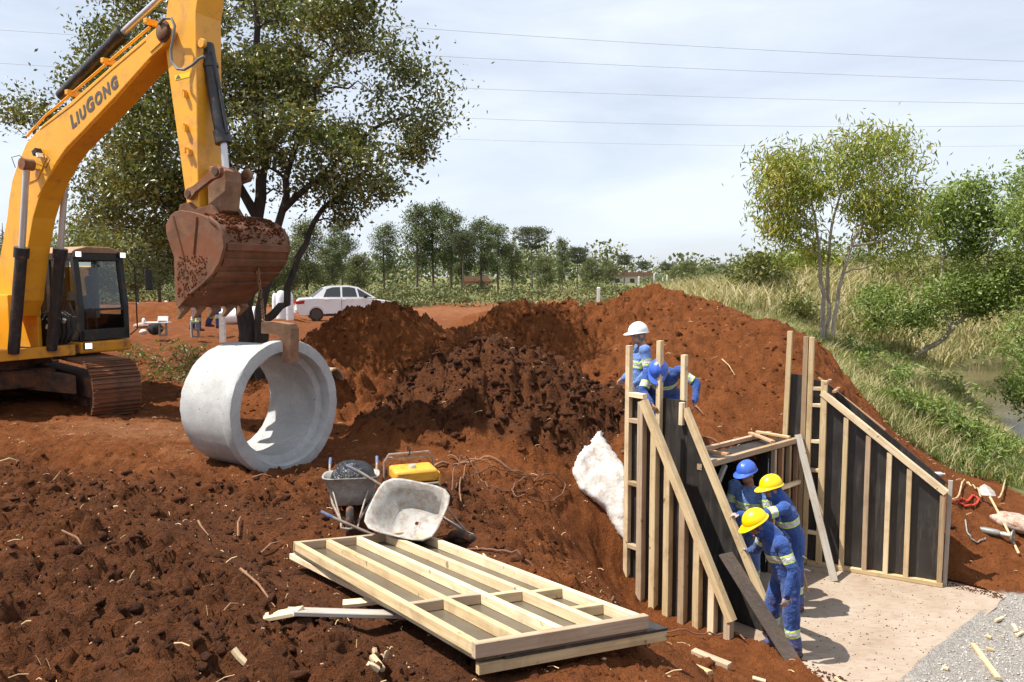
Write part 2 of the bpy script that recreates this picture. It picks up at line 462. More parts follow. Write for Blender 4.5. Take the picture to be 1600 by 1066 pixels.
def mk_water():
    t = NT('creek_water'); v = t.coord('Object', (1, .5, 1)); n = t.noise(v, 5, 4, .6, .5); b = t.noise(v, .6, 3)
    t.color(t.ramp(b, [(.3, (.055, .045, .022)), (.7, (.10, .085, .05))])); t.rough(.12); t.b.inputs['IOR'].default_value = 1.33
    t.bump(n, .12, .03); return t.m
def mk_plastic_bag():
    t = NT('black_bag'); v = t.coord(); n = t.noise(v, 9, 4, .6, 1.2)
    t.color((.018, .02, .023)); t.rough(.28); t.bump(n, 1.0, .06); return t.m
def mk_rust(name='rusty_bucket', base=(.15, .066, .034)):
    t = NT(name); v = t.coord(); n = t.noise(v, 3.5, 7, .65, .3); s = t.noise(t.coord('Object', (1, 1, 6)), 5, 5, .7)
    c = t.ramp(n, [(.3, tuple(x * .6 for x in base)), (.6, tuple(x * 1.5 for x in base)), (.8, (.30, .13, .065))])
    c = t.mix(t.math('MULTIPLY', t.ramp(s, [(.5, (0, 0, 0)), (.7, (1, 1, 1))]), .4), c, (.17, .10, .07))
    cake = t.noise(v, 2.1, 8, .7, .3); c = t.mix(t.ramp(cake, [(.50, (0, 0, 0)), (.60, (.9, .9, .9))]), c, (.20, .066, .024))
    t.color(c); t.rough(.72); t.b.inputs['Metallic'].default_value = .25; t.bump(n, .4, .015); return t.m
def mk_lit():
    t = NT('lit_lamp'); t.color((.85, .86, .84)); t.b.inputs['Emission Color'].default_value = (1, .98, .94, 1); t.b.inputs['Emission Strength'].default_value = 1.0; return t.m
SOIL_FILM = (.22, .085, .038)
_DEF = {
 'red_soil': mk_soil, 'soil_clod': mk_clod, 'pine': mk_pine,
 'old_pine': lambda: mk_pine('old_pine', (.30, .20, .115), (.50, .37, .24), .6),
 'grey_timber': lambda: mk_pine('grey_timber', (.30, .27, .23), (.48, .44, .38), .4),
 'red_timber': lambda: mk_pine('red_timber', (.36, .19, .10), (.56, .34, .19), .5),
 'ply': mk_ply, 'wetply': mk_wetply, 'concrete': mk_conc,
 'white_concrete': lambda: mk_conc('white_concrete', (.50, .45, .41), (.74, .71, .68), .95),
 'lime': lambda: simple('stained_lime_concrete', (.62, .585, .54), .95, 0, (.34, .20, .125), .34, 3, .12, bump=.6),
 'slab': mk_slab, 'water': mk_water, 'bag': mk_plastic_bag, 'rust': mk_rust,
 'track_steel': lambda: mk_rust('track_steel', (.13, .058, .03)),
 'claw_steel': lambda: mk_rust('claw_steel', (.22, .125, .07)),
 'yellow': lambda: simple('excavator_yellow', (.80, .38, .02), .42, 0, (.50, .24, .07), .30, 1.6, .07, coat=.2),
 'orange_plate': lambda: simple('amber_paint', (.66, .28, .015), .4, 0, SOIL_FILM, .35, 2, .1),
 'black_paint': lambda: simple('black_paint', (.014, .015, .016), .42, 0, (.10, .055, .035), .25, 3, .2),
 'decal': lambda: simple('decal_grey', (.10, .095, .09), .5, 0, None, 0, 3, .1),
 'cyl': lambda: simple('cylinder_black', (.022, .023, .025), .38, 0, (.12, .07, .045), .3, 4, .2),
 'chrome': lambda: simple('chrome_rod', (.62, .62, .63), .3, .55, None, 0, 3, .05),
 'hose': lambda: simple('hose_rubber', (.02, .02, .02), .5, 0, None, 0, 3, .2),
 'lamp': lambda: simple('lamp_lens', (.85, .86, .84), .12, .3, None, 0, 3, .03),
 'under': lambda: simple('undercarriage', (.035, .027, .022), .8, 0, SOIL_FILM, .7, 2.5, .2),
 'roof_dust': lambda: simple('dusty_cab_roof', (.33, .20, .12), .85, 0, (.45, .31, .2), .4, 3, .15),
 'seat': lambda: simple('seat_fabric', (.035, .037, .04), .8), 'trim_grey': lambda: simple('trim_grey', (.16, .18, .18), .55, 0, (.2, .12, .08), .2, 4, .1),
 'glass': lambda: mk_glass('clear_glass'), 'dark_glass': lambda: mk_glass('dark_glass', (.12, .14, .15)),
 'red_sticker': lambda: simple('red_sticker', (.55, .03, .03), .5), 'white_sticker': lambda: simple('white_sticker', (.75, .75, .73), .5),
 'car_white': lambda: simple('car_white', (.78, .79, .80), .25, 0, (.5, .33, .24), .12, 1.5, .03, coat=.6),
 'tyre': lambda: simple('tyre_rubber', (.018, .016, .015), .85, 0, SOIL_FILM, .5, 6, .2), 'rim': lambda: simple('wheel_rim', (.08, .07, .065), .6, .4),
 'red_lens': lambda: simple('red_lens', (.45, .02, .015), .2), 'black_trim': lambda: simple('black_trim', (.015, .015, .016), .6),
 'zinc': lambda: simple('cement_coated_steel', (.38, .365, .34), .75, .1, (.25, .185, .135), .5, 5, .14, bump=.4),
 'pipe_steel': lambda: simple('worn_tube', (.33, .29, .25), .55, .4, SOIL_FILM, .45, 6, .2),
 'blue_grip': lambda: simple('blue_grip', (.06, .12, .27), .6, 0, (.28, .2, .14), .5, 6, .15),
 'gen_yellow': lambda: simple('engine_yellow', (.70, .34, .03), .5, 0, SOIL_FILM, .3, 5, .12), 'gen_black': lambda: simple('engine_black', (.02, .02, .02), .6, 0, SOIL_FILM, .4, 5, .2),
 'cable': lambda: simple('dusty_cable', (.13, .075, .05), .8, 0, SOIL_FILM, .6, 8, .2), 'rope_red': lambda: simple('red_rope', (.5, .035, .02), .8, 0, SOIL_FILM, .3, 9, .2),
 'root': lambda: simple('dead_root', (.25, .14, .075), .9, 0, SOIL_FILM, .5, 9, .25), 'straw': lambda: simple('dry_straw', (.50, .36, .19), .85, 0, None, 0, 9, .3),
 'tool_grey': lambda: simple('power_tool', (.20, .22, .21), .5, .2, SOIL_FILM, .35, 9, .2), 'sack': lambda: simple('woven_sack', (.46, .39, .32), .85, 0, SOIL_FILM, .65, 5, .15, bump=.5),
 'alu': lambda: simple('aluminium_bar', (.56, .54, .50), .45, .5, (.4, .32, .25), .35, 5, .1), 'pvc': lambda: simple('clear_pet', (.62, .64, .66), .2),
 'white_plastic': lambda: simple('white_plastic', (.76, .77, .78), .5, 0, SOIL_FILM, .12, 3, .05), 'white_post': lambda: simple('white_post', (.72, .71, .68), .7, 0, SOIL_FILM, .3, 6, .06),
 'block': lambda: mk_conc('cement_block', (.22, .20, .18), (.36, .33, .30), .95), 'red_cloth': lambda: simple('red_cloth', (.38, .02, .025), .85), 'black_cloth': lambda: simple('black_cloth', (.02, .02, .022), .85),
 'cloth_blue': lambda: mk_cloth('royal_blue_workwear', (.028, .068, .235)), 'cloth_light': lambda: mk_cloth('faded_blue_shirt', (.12, .21, .46), 1.25),
 'skin': lambda: mk_skin('skin', (.34, .17, .10)), 'skin_light': lambda: mk_skin('skin_light', (.48, .27, .19)), 'glove': lambda: simple('work_glove', (.40, .30, .24), .9, 0, (.25, .2, .18), .4, 14, .15),
 'hair_grey': lambda: simple('grey_hair', (.16, .15, .15), .7), 'hair_dark': lambda: simple('dark_hair', (.015, .012, .01), .7), 'boot': lambda: simple('work_boot', (.03, .022, .017), .8, 0, SOIL_FILM, .6, 9, .2),
 'helmet_yellow': lambda: simple('helmet_yellow', (.88, .62, .0), .3, 0, (.6, .4, .1), .05, 5, .04, coat=.2), 'helmet_blue': lambda: simple('helmet_blue', (.045, .12, .55), .3, 0, None, 0, 5, .05, coat=.2), 'helmet_white': lambda: simple('helmet_white', (.80, .80, .79), .35, 0, None, 0, 5, .03, coat=.2),
 'leaf_dark': lambda: mk_leaf('leaf_glossy', [(.034, .052, .013), (.080, .105, .027), (.15, .17, .05), (.24, .23, .085), (.32, .22, .11)], .28, .33),
 'leaf_yellow': lambda: mk_leaf('leaf_olive_yellow', [(.10, .16, .03), (.20, .27, .05), (.30, .34, .07), (.40, .39, .08), (.52, .38, .06)], .42),
 'leaf_green': lambda: mk_leaf('leaf_fresh_green', [(.095, .14, .030), (.16, .225, .05), (.245, .32, .085), (.35, .40, .14)], .42),
 'leaf_pine': lambda: mk_leaf('pine_needles', [(.045, .068, .026), (.085, .115, .042), (.14, .17, .062), (.22, .23, .095)], .2, .6),
 'leaf_arauc': lambda: mk_leaf('araucaria_needles', [(.025, .040, .018), (.05, .070, .026), (.085, .105, .038), (.15, .15, .06)], .15, .6),
 'leaf_wood': lambda: mk_leaf('mixed_wood', [(.05, .07, .024), (.10, .125, .042), (.16, .175, .066), (.25, .23, .11)], .2, .7),
 'leaf_bush': lambda: mk_leaf('willow_bush', [(.05, .07, .014), (.11, .13, .03), (.18, .19, .05), (.26, .24, .09)], .35),
 'leaf_bamboo': lambda: mk_leaf('bamboo_leaf', [(.06, .085, .02), (.12, .15, .04), (.2, .21, .07), (.28, .25, .1)], .35),
 'grass_green': lambda: mk_leaf('green_grass', [(.07, .13, .02), (.13, .21, .035), (.20, .27, .06), (.32, .32, .12)], .35, .5),
 'grass_dry': lambda: mk_leaf('dry_grass', [(.17, .18, .06), (.32, .285, .125), (.46, .39, .21), (.60, .51, .33)], .3, .7),
 'bark_dark': lambda: mk_bark('bark_dark', (.018, .014, .011), (.075, .06, .05)), 'bark_pale': lambda: mk_bark('bark_pale', (.20, .16, .12), (.44, .38, .31)), 'bark_brown': lambda: mk_bark('bark_brown', (.06, .045, .035), (.18, .14, .11)),
 'lamp_lit': mk_lit, 'brown_ply': lambda: mk_pine('brown_ply', (.055, .038, .028), (.11, .08, .06), .2),
 'gravel_stone': lambda: simple('gravel_stone', (.47, .44, .40), .9, 0, (.22, .13, .09), .4, 9, .35),
 'pale_stone': lambda: simple('pale_stone', (.40, .26, .15), .95, 0, (.26, .09, .035), .45, 2.2, .35),
 'wire': lambda: simple('overhead_wire', (.30, .31, .33), .7), 'brick': lambda: simple('brick_wall', (.36, .13, .075), .9), 'tile_roof': lambda: simple('tile_roof', (.22, .12, .085), .9), 'plaster': lambda: simple('plaster_wall', (.62, .58, .52), .9), 'window_dark': lambda: simple('window_dark', (.04, .045, .05), .3), 'truck_red': lambda: simple('truck_red', (.45, .06, .045), .5), 'tarp_blue': lambda: simple('tarp_blue', (.06, .17, .5), .6),
}
def MAT(k):
    if k not in _M: _M[k] = _DEF[k]()
    return _M[k]
# ------------------------------------------------------------------ ground
# surveyed heights (x, y, z); z = 0 is the ground round the pipe, the slab lies at -1.85
SLAB_Z = -1.85
CTRL = np.array([
 (0,-3,.8),(-8,-3,.7),(8,-3,.2),(0,0,.7),(-4,0,.6),(4,0,.3),(-12,0,.6),(12,0,-1.2),
 (-7,3,.15),(-3.5,3,.1),(0,3,.1),(1.5,3.4,-.1),(3.2,3.6,-.9),(5.2,3.6,-1.8),(8,4,-1.95),
 (-6,6,.12),(-4,5,.05),(-2,5,0),(-.6,5.2,-.05),(.9,4.6,-.05),(-2.2,7.3,0),(-1.0,8.0,-.05),(-4,8,.05),(-3,9.6,0),(-2.2,9.3,-.02),(-4.2,10.4,.05),(-6,9,.2),(-9,10,.35),(-7,12.5,.2),(-5.8,11.5,.2),(-10,14,.35),(-5,13,.2),(-3.6,12.2,.05),(-2.6,11.4,0),
 (.1,6.3,-.12),(.9,5.6,-.3),(2.0,5.2,-.9),(3.4,5.6,-1.7),(.5,7.4,-.45),(1.3,6.9,-.95),(2.3,6.7,-1.55),(2.2,7.7,-1.62),(1.45,8.2,-1.5),(.7,8.5,-.85),(0,9,-.25),(-.8,9.6,-.03),(.3,9.6,-.4),(.95,9.3,-1.15),(1.35,9.75,-1.6),(.7,10.1,-.6),(1.1,10.5,-.65),(.9,11,-.1),(.4,10.7,-.15),(1.55,9.9,-1.75),(2.45,8.75,-1.8),(3.05,8.15,-1.84),(3.4,7.3,-1.9),
 (1.8,10.9,-.05),(2.5,11.1,-.05),(3.2,11.5,-.1),(3.9,12.1,-.05),(2.0,11.6,.05),(1.2,12,.15),(4.4,12.5,.25),(5.0,12.5,.15),(5.6,12.3,-.25),(6.1,11.9,-.75),(6.6,11.3,-1.62),(6.2,11.1,-1.75),(7,10.4,-1.85),(6.75,10.3,-1.93),
 (5.5,8.9,-1.95),(7,8.5,-2.0),(5,6.5,-1.95),(8,6.5,-2.05),(8,11,-1.6),(8.4,13.2,-1.55),(7.5,12.6,-1.25),(7.0,13.6,-.75),(6.6,14.2,-.35),(5.8,14.4,.5),(7.9,14.8,-1.15),(8.9,14.2,-1.55),(7.4,16.2,-.35),(6.4,17,.4),(9.2,16.8,-.9),(10.6,17.5,-1.45),(12,20,-1.45),(8.6,22,.6),(10.5,22.5,-.3),(6.5,24,.7),(12.6,25,-1.0),(14.6,29,-1.2),(10,30,.9),(13,36,1.5),(16,42,2.2),(22,46,2.5),(30,44,2.9),(10,45,1.2),(5,40,.5),(17.5,21,-1.2),(21,25,-.3),(24,32,1.0),(30,30,2),(22,18,-.6),(40,50,3.6),(60,60,4.8),(60,20,3),(24,5,-1),(45,5,0),(14,9,-1.7),(14,3,-1.7),
 (-6,16,.5),(-3,18,.5),(1,20,.5),(-10,18,.6),(-12,25,.62),(-10.5,27,.62),(-6,24,.62),(-8,34,.45),(-4,30,.5),(0,30,.4),(3,26,.4),(-20,30,.7),(-20,12,.5),(-30,20,.8),(-16,3,.6),(-40,60,.7),(-15,60,.5),(0,60,.4),(15,70,.6),(40,100,3.2),(-60,5,.8),
 (-80,120,.5),(0,120,.3),(60,140,1.5),(120,120,4),(-120,40,.8)], float)
def _phi(r): return np.sqrt(r * r + .25)
_D = _phi(np.hypot(CTRL[:, None, 0] - CTRL[None, :, 0], CTRL[:, None, 1] - CTRL[None, :, 1]))
_n = len(CTRL); _A = np.zeros((_n + 3, _n + 3)); _A[:_n, :_n] = _D - np.eye(_n) * .03
_P = np.c_[np.ones(_n), CTRL[:, :2]]; _A[:_n, _n:] = _P; _A[_n:, :_n] = _P.T
_W = np.linalg.solve(_A, np.r_[CTRL[:, 2], 0, 0, 0])
CREEK = [(12.7, 2), (12.0, 8), (11.7, 11.5), (12.1, 15.1), (14.4, 19.6), (16.8, 25), (19.6, 31), (23, 37), (31, 45)]
def heap(x, y, cx, cy, rx, ry, h, rot=0, p=1.6, s=0, rag=.18):
    c, q = math.cos(rot), math.sin(rot); u = (x - cx) * c + (y - cy) * q; w = -(x - cx) * q + (y - cy) * c
    d = np.hypot(u / rx, w / ry) * (1 + rag * 2 * (fbm(x * .9 + s, y * .9 - s, 3, s) - .5))
    return h * np.clip(1 - d ** p, 0, 1) ** 1.15
def smax(a, b, k=.12):
    t = np.clip(.5 + .5 * (a - b) / k, 0, 1); return b * (1 - t) + a * t + k * t * (1 - t)
def _ground_base(x, y):
    x = np.asarray(x, float); y = np.asarray(y, float); shp = x.shape; xf = x.ravel(); yf = y.ravel(); z = np.empty(xf.shape)
    for i in range(0, len(xf), 60000):
        a = xf[i:i + 60000]; b = yf[i:i + 60000]
        z[i:i + 60000] = _phi(np.hypot(a[:, None] - CTRL[None, :, 0], b[:, None] - CTRL[None, :, 1])) @ _W[:_n] + _W[_n] + _W[_n + 1] * a + _W[_n + 2] * b
    z = z.reshape(shp)
    far = sstep(130, 260, np.hypot(x, y)); z = z * (1 - far) + .5 * far
    return z
_bx = np.arange(-14, 26.01, .12); _by = np.arange(1.5, 40.01, .12); _BG = _ground_base(*np.meshgrid(_bx, _by))
def ground_base(x, y):
    """smooth lie of the land; near the site read from a 12 cm table"""
    x = np.asarray(x, float); y = np.asarray(y, float); u = (x + 14) / .12; v = (y - 1.5) / .12
    ins = (u >= 0) & (v >= 0) & (u < len(_bx) - 1.01) & (v < len(_by) - 1.01)
    i = np.clip(u, 0, len(_bx) - 2).astype(int); j = np.clip(v, 0, len(_by) - 2).astype(int); fu = np.clip(u - i, 0, 1); fv = np.clip(v - j, 0, 1)
    z = (_BG[j, i] * (1 - fu) + _BG[j, i + 1] * fu) * (1 - fv) + (_BG[j + 1, i] * (1 - fu) + _BG[j + 1, i + 1] * fu) * fv
    if not ins.all(): z = np.array(z); z[~ins] = _ground_base(x[~ins], y[~ins])
    return z
def mounds(x, y, z):
    m1 = heap(x, y, -.30, 12.35, 2.35, 2.0, 1.12, .15, 1.5, 3, .22)
    m1b = heap(x, y, .55, 11.7, 1.3, 1.1, .7, .3, 1.6, 5, .2)
    m3 = heap(x, y, -2.3, 14.5, 2.9, 1.5, 1.5, -.1, 1.5, 9, .22)
    m3b = heap(x, y, -3.1, 13.3, 1.2, 1.3, .75, 0, 1.6, 10, .2)
    m4 = heap(x, y, .3, 15.4, 3.2, 1.6, 1.22, .05, 1.6, 12, .22)
    m5 = heap(x, y, -.3, 21, 2.4, 1.6, 1.05, 0, 1.6, 14, .3)
    m2 = heap(x, y, 2.95, 16.6, 3.9, 4.7, 1.38, -.25, 1.25, 21, .12)
    m2b = heap(x, y, 4.6, 14.5, 2.2, 2.0, .75, -.6, 1.5, 25, .2)
    m6 = heap(x, y, -13.5, 31, 6, 1.6, .75, .1, 1.6, 16, .3)
    out = z + smax(smax(smax(m1, m1b), smax(smax(m3, m3b), m4)), smax(smax(m2, m2b), m5)) + m6
    return out, m1 + m1b, m3 + m3b + m4, m2 + m2b
SLAB_POLY = [(1.42, 10.32), (2.62, 8.86), (3.08, 8.3), (3.5, 7.35), (4.17, 8.09), (6.64, 10.39), (6.22, 10.86), (4.62, 11.86), (4.45, 12.0)]
HOLE = [(1.62, 10.22), (2.64, 8.98), (3.12, 8.40), (3.52, 7.5), (4.14, 8.17), (6.55, 10.40), (6.15, 10.83), (4.55, 11.8), (4.32, 11.82), (2.02, 10.36)]
GRASS1 = [(3.7, 22), (5.5, 16.6), (6.6, 15.1), (7.6, 15.2), (8.6, 14.6), (9.7, 14.5), (12.3, 19.5), (14.4, 25), (17, 31), (20, 36), (60, 80), (70, 160), (16, 110), (9, 60), (5, 40)]
GRASS2 = [(12.4, 13), (15.6, 19.6), (17.9, 25), (20.6, 31), (26, 38), (70, 60), (90, 10), (14, 4)]
PANEL_POLY = [(-2.1, 7.1), (-.95, 7.75), (1.15, 4.95), (-.2, 4.25)]
def panel_under(x, y):
    """level of the soil under the lying panels"""
    t = ((x + 1.98) * .556 + (y - 7.06) * -.83); return -.25 + .095 * t
def ground_z(x, y, fine=True):
    x = np.asarray(x, float); y = np.asarray(y, float)
    z = ground_base(x, y); z, m1, m3, m2 = mounds(x, y, z)
    dc = poly_dist(x, y, CREEK)
    z = np.minimum(z, -2.15 + .36 * np.maximum(dc - .7, 0) ** 1.35 + .02)

    grass = np.maximum(smooth_mask(x, y, GRASS1, .5), smooth_mask(x, y, GRASS2, .6)) * (dc > .7)
    grass = np.maximum(grass, (1 - sstep(2.6, 3.4, dc)) * sstep(13.5, 14.5, y))
    farg = sstep(50, 68, y + 8 * (fbm(x * .08, y * .08, 3, 50) - .5)) * .9
    grass = np.maximum(grass, farg)
    gravel = smooth_mask(x, y, [(3.35, 7.0), (4.0, 8.1), (6.5, 10.5), (6.95, 10.35), (7.7, 9.3), (8.6, 7), (6, 3), (4, 3.5)], .06)
    near = 1 - sstep(24, 40, np.hypot(x, y))
    comp = np.maximum(np.exp(-(((x + 3.6) / 1.9) ** 2 + ((y - 9.9) / 1.3) ** 2)) * .45, np.exp(-(((x + 5.2) / 1.6) ** 2 + ((y - 11.2) / .9) ** 2)) * .8)
    m1n = np.clip(m1 / .5, 0, 1); m2n = np.clip(m2 / .35, 0, 1); m3n = np.clip(m3 / .4, 0, 1)
    left = sstep(1.0, -.6, x) * sstep(10.5, 8.5, y) * (1 - comp)
    rough = .40 + .80 * left + 1.5 * m1n + .95 * m3n + .30 * m2n - .2 * comp
    rough = np.clip(rough, .16, 1.9) * (1 - .85 * gravel) * (1 - .6 * grass)
    if fine:
        wx = x + .24 * (vnoise(x * 5, y * 5, 71) - .5) + .11 * (vnoise(x * 15, y * 15, 75) - .5); wy = y + .24 * (vnoise(x * 5, y * 5, 72) - .5) + .11 * (vnoise(x * 15, y * 15, 76) - .5)
        und = (fbm(x * 1.1, y * 1.1, 3, 31) - .5)
        d1, v1 = worley(wx * 2.6, wy * 2.6, 41); d2, v2 = worley(wx * 6.1, wy * 6.1, 43); d3, v3 = worley(wx * 13.5, wy * 13.5, 47)
        clod = .13 * np.clip(.75 - d1, 0, 1) * (v1 > .45) * (v1 + .2) + .085 * np.clip(.72 - d2, 0, 1) * (v2 > .3) * (v2 + .2) + .042 * np.clip(.7 - d3, 0, 1) * v3
        def bil(f, s): return np.abs(2 * vnoise(wx * f, wy * f, s) - 1)
        crumb = .095 * (bil(3.7, 201) - .4) + .072 * (bil(8.3, 203) - .4) + .042 * (bil(16.5, 205) - .4)
        pits = -.10 * sstep(.60, .85, fbm(x * 2.3, y * 2.3, 3, 61))
        fineN = .105 * (fbm(x * 6, y * 6, 5, 81, .68) - .5)
        z = z + near * (und * .20 * (.4 + rough) + (clod * .55 + crumb * 1.1 + pits) * rough + fineN * (.5 + rough * .6))
        # rain rills and slumped blocks on the tall red heap
        z = z + near * m2n * (.16 * (fbm(x * 1.9, y * 1.1, 4, 91) - .5) - .07 * sstep(.62, .8, fbm(x * 3.4, y * 3.4, 3, 95)))
        z = z + (1 - near) * .12 * (fbm(x * .25, y * .25, 4, 35) - .5)
    pd = poly_dist(x, y, PANEL_POLY + [PANEL_POLY[0]]) * ~in_poly(x, y, PANEL_POLY)
    z = np.where(pd < 1.2, np.minimum(z, panel_under(x, y) + .55 * np.maximum(pd - .04, 0)), z)
    sd = poly_dist(x, y, [(6.64, 10.39), (6.22, 10.86), (5.6, 11.25)]); z = np.where(sd < .8, np.minimum(z, -1.87 + .9 * sd), z)
    big = fbm(x * .7, y * .7, 3, 101)
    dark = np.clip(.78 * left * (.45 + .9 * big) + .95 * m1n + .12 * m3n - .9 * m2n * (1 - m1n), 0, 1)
    dry = np.clip(comp * 1.0 + (.25 * sstep(16, 24, y) + .35 * sstep(30, 45, y)) * (x < 4) + .25 * np.exp(-(((x - .3) / 1.2) ** 2 + ((y - 7.6) / 1.2) ** 2)), 0, 1)
    return z, dark, dry, grass, gravel
def gz(x, y, fine=True):
    return float(ground_z(np.array([x], float), np.array([y], float), fine)[0][0])

def _axis(lo, hi, step, grow, far_lo, far_hi):
    a = list(np.arange(lo, hi, step)); s = step
    while a[-1] < far_hi: s *= grow; a.append(a[-1] + s)
    b = []; s = step; p = lo
    while p > far_lo: s *= grow; p -= s; b.append(p)
    return np.array(b[::-1] + a)
_xs = _axis(-7.4, 7.4, .031, 1.075, -1500, 1500)
_ys = [3.9]; _s = .022
while _ys[-1] < 17.5: _ys.append(_ys[-1] + max(.024, .0031 * _ys[-1]))
_s = .05
while _ys[-1] < 2500: _s *= 1.06; _ys.append(_ys[-1] + _s)
_lo = [3.9]; _s = .03
while _lo[-1] > -300: _s *= 1.15; _lo.append(_lo[-1] - _s)
_ys = np.array(_lo[:0:-1] + _ys)
GX, GY = np.meshgrid(_xs, _ys)
GZ, GD, GR, GG, GV = ground_z(GX, GY)
nx, ny = len(_xs), len(_ys)
_idx = np.arange(nx * ny).reshape(ny, nx)
_q = np.stack([_idx[:-1, :-1], _idx[:-1, 1:], _idx[1:, 1:], _idx[1:, :-1]], -1).reshape(-1, 4)
_cx = (GX[:-1, :-1] + GX[1:, 1:]).ravel() / 2; _cy = (GY[:-1, :-1] + GY[1:, 1:]).ravel() / 2
_keep = ~in_poly(_cx, _cy, HOLE)
_q = _q[_keep]
def np_mesh(name, co, faces, mats, attrs=None, smooth=True):
    """mesh from numpy arrays; faces is (n, k)"""
    me = bpy.data.meshes.new(name); k = faces.shape[1]
    me.vertices.add(len(co)); me.vertices.foreach_set('co', np.ascontiguousarray(co, np.float32).ravel())
    me.loops.add(faces.size); me.loops.foreach_set('vertex_index', faces.astype(np.int32).ravel())
    me.polygons.add(len(faces)); me.polygons.foreach_set('loop_start', np.arange(0, faces.size, k, dtype=np.int32))
    me.update(calc_edges=True)
    for n, a in (attrs or {}).items():
        at_ = me.attributes.new(n, 'FLOAT', 'POINT'); at_.data.foreach_set('value', np.ascontiguousarray(a, np.float32).ravel())
    for m in mats: me.materials.append(MAT(m))
    if smooth: me.shade_smooth()
    return me
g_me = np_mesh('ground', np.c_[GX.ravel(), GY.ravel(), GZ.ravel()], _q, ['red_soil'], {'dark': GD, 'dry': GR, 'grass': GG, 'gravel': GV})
ground = kind(link(bpy.data.objects.new('ground', g_me)), 'structure')

# creek: a water sheet lying in its bed
mb = MB(); L = []; R = []
for i, (x, y) in enumerate(CREEK):
    a = CREEK[max(i - 1, 0)]; b = CREEK[min(i + 1, len(CREEK) - 1)]; d = Vector((b[0] - a[0], b[1] - a[1], 0)).normalized(); n = Vector((-d.y, d.x, 0))
    L.append(Vector((x, y, -1.82)) + n * 1.6); R.append(Vector((x, y, -1.82)) - n * 1.6)
mb.add(L + R, [(i, i + 1, len(L) + i + 1, len(L) + i) for i in range(len(L) - 1)])
kind(part('creek', mb, 'water'), 'structure')

# concrete floor slab of the culvert outlet
mb = MB(); n = len(SLAB_POLY)
edge = []
for i in range(n):
    p, q = SLAB_POLY[i], SLAB_POLY[(i + 1) % n]; m = 12 if i == 4 else 1
    for k in range(m):
        t = k / m; j = (0 if m == 1 or k == 0 else rnd.uniform(-.018, .018)); edge.append((p[0] + (q[0] - p[0]) * t + j, p[1] + (q[1] - p[1]) * t - j))
mb.prism(edge, (0, 0, SLAB_Z - .09), Vector((1, 0, 0)), Vector((0, 1, 0)), Vector((0, 0, 1)), .18)
kind(part('floor_slab', mb, 'slab', None), 'structure')

# loose clods lying on the dug soil (nobody could count them)
def clods(N, region, smin, smax_, seed, name, only=None, sub=1, pw=5):
    r = np.random.default_rng(seed)
    ico = bmesh.new(); bmesh.ops.create_icosphere(ico, subdivisions=sub, radius=1); bv = np.array([v.co[:] for v in ico.verts]); bf = np.array([[v.index for v in f.verts] for f in ico.faces]); ico.free()
    x = r.uniform(region[0], region[1], N); y = r.uniform(region[2], region[3], N)
    keep = ~in_poly(x, y, [(1.3, 10.3), (2.5, 8.7), (3.0, 8.2), (3.45, 7.2), (4.3, 7.9), (6.8, 10.4), (4.6, 12.1), (4.2, 12.0), (1.9, 10.6)])
    z, dk, dr, gr, gv = ground_z(x, y)
    keep &= (gr < .4) & (gv < .3)
    keep &= ~((np.hypot((x + 3.2) / 1.3, (y - 9.9) / 1.0) < 1) & (r.random(N) < .85))
    if only is not None: keep &= only(x, y, dk, r)
    x, y, z, dk = x[keep], y[keep], z[keep], dk[keep]; n = len(x)
    s = smin + (smax_ - smin) * r.random(n) ** pw
    pl = r.normal(size=(n, 10, 3)); pl /= np.linalg.norm(pl, axis=2)[..., None]; pd_ = r.uniform(.55, 1.0, (n, 10))       # broken faces: cut by random planes
    rr = np.min(np.where((dt := np.einsum('vk,npk->nvp', bv, pl)) > .05, pd_[:, None, :] / np.maximum(dt, .05), 9), axis=2)
    V = bv[None] * np.minimum(rr, 1.35)[..., None] * (1 + r.uniform(-.22, .22, (n, len(bv), 1))) * s[:, None, None] * r.uniform(.5, 1.4, (n, 1, 3))
    a = r.uniform(0, 6.28, n); ca, sa = np.cos(a), np.sin(a)
    X = V[..., 0] * ca[:, None] - V[..., 1] * sa[:, None] + x[:, None]; Y = V[..., 0] * sa[:, None] + V[..., 1] * ca[:, None] + y[:, None]; Z = V[..., 2] * .8 + z[:, None] - s[:, None] * .30
    F = (bf[None] + (np.arange(n) * len(bv))[:, None, None]).reshape(-1, 3)
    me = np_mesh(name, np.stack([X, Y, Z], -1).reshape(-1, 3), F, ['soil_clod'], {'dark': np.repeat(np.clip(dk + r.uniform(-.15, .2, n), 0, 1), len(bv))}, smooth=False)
    o = kind(link(bpy.data.objects.new(name, me)), 'stuff'); o['label'] = 'loose clods of dug red soil lying on the ground'; o['category'] = 'soil clods'; return o
def _clodw(x, y, dk, r): return r.random(len(x)) < np.clip(.25 + .9 * dk, 0, 1)
clods(15000, (-7.5, 8, 4.0, 15), .006, .036, 5, 'soil_clods', _clodw)
def _m1w(x, y, dk, r): m1 = mounds(x, y, 0 * x)[1]; return (m1 > .18) & (r.random(len(x)) < np.clip(m1 * 1.5, .2, 1))
clods(7000, (-2.8, 2.2, 10.2, 14.2), .008, .035, 6, 'soil_clods', _m1w)
clods(2600, (-2.8, 2.2, 10.2, 14.2), .022, .080, 16, 'soil_clods', _m1w, 2, 2.6)
clods(2400, (-6.8, 2.0, 4.2, 9.2), .014, .058, 18, 'soil_clods', lambda x, y, dk, r: r.random(len(x)) < .2 + dk + .5 * (x < -.8), 2, 2.6)
clods(1500, (-4.5, 6.5, 11.5, 17), .018, .062, 19, 'soil_clods', None, 2, 3)
clods(9500, (-6.5, 1.0, 4.2, 8.8), .006, .034, 8, 'soil_clods', None)

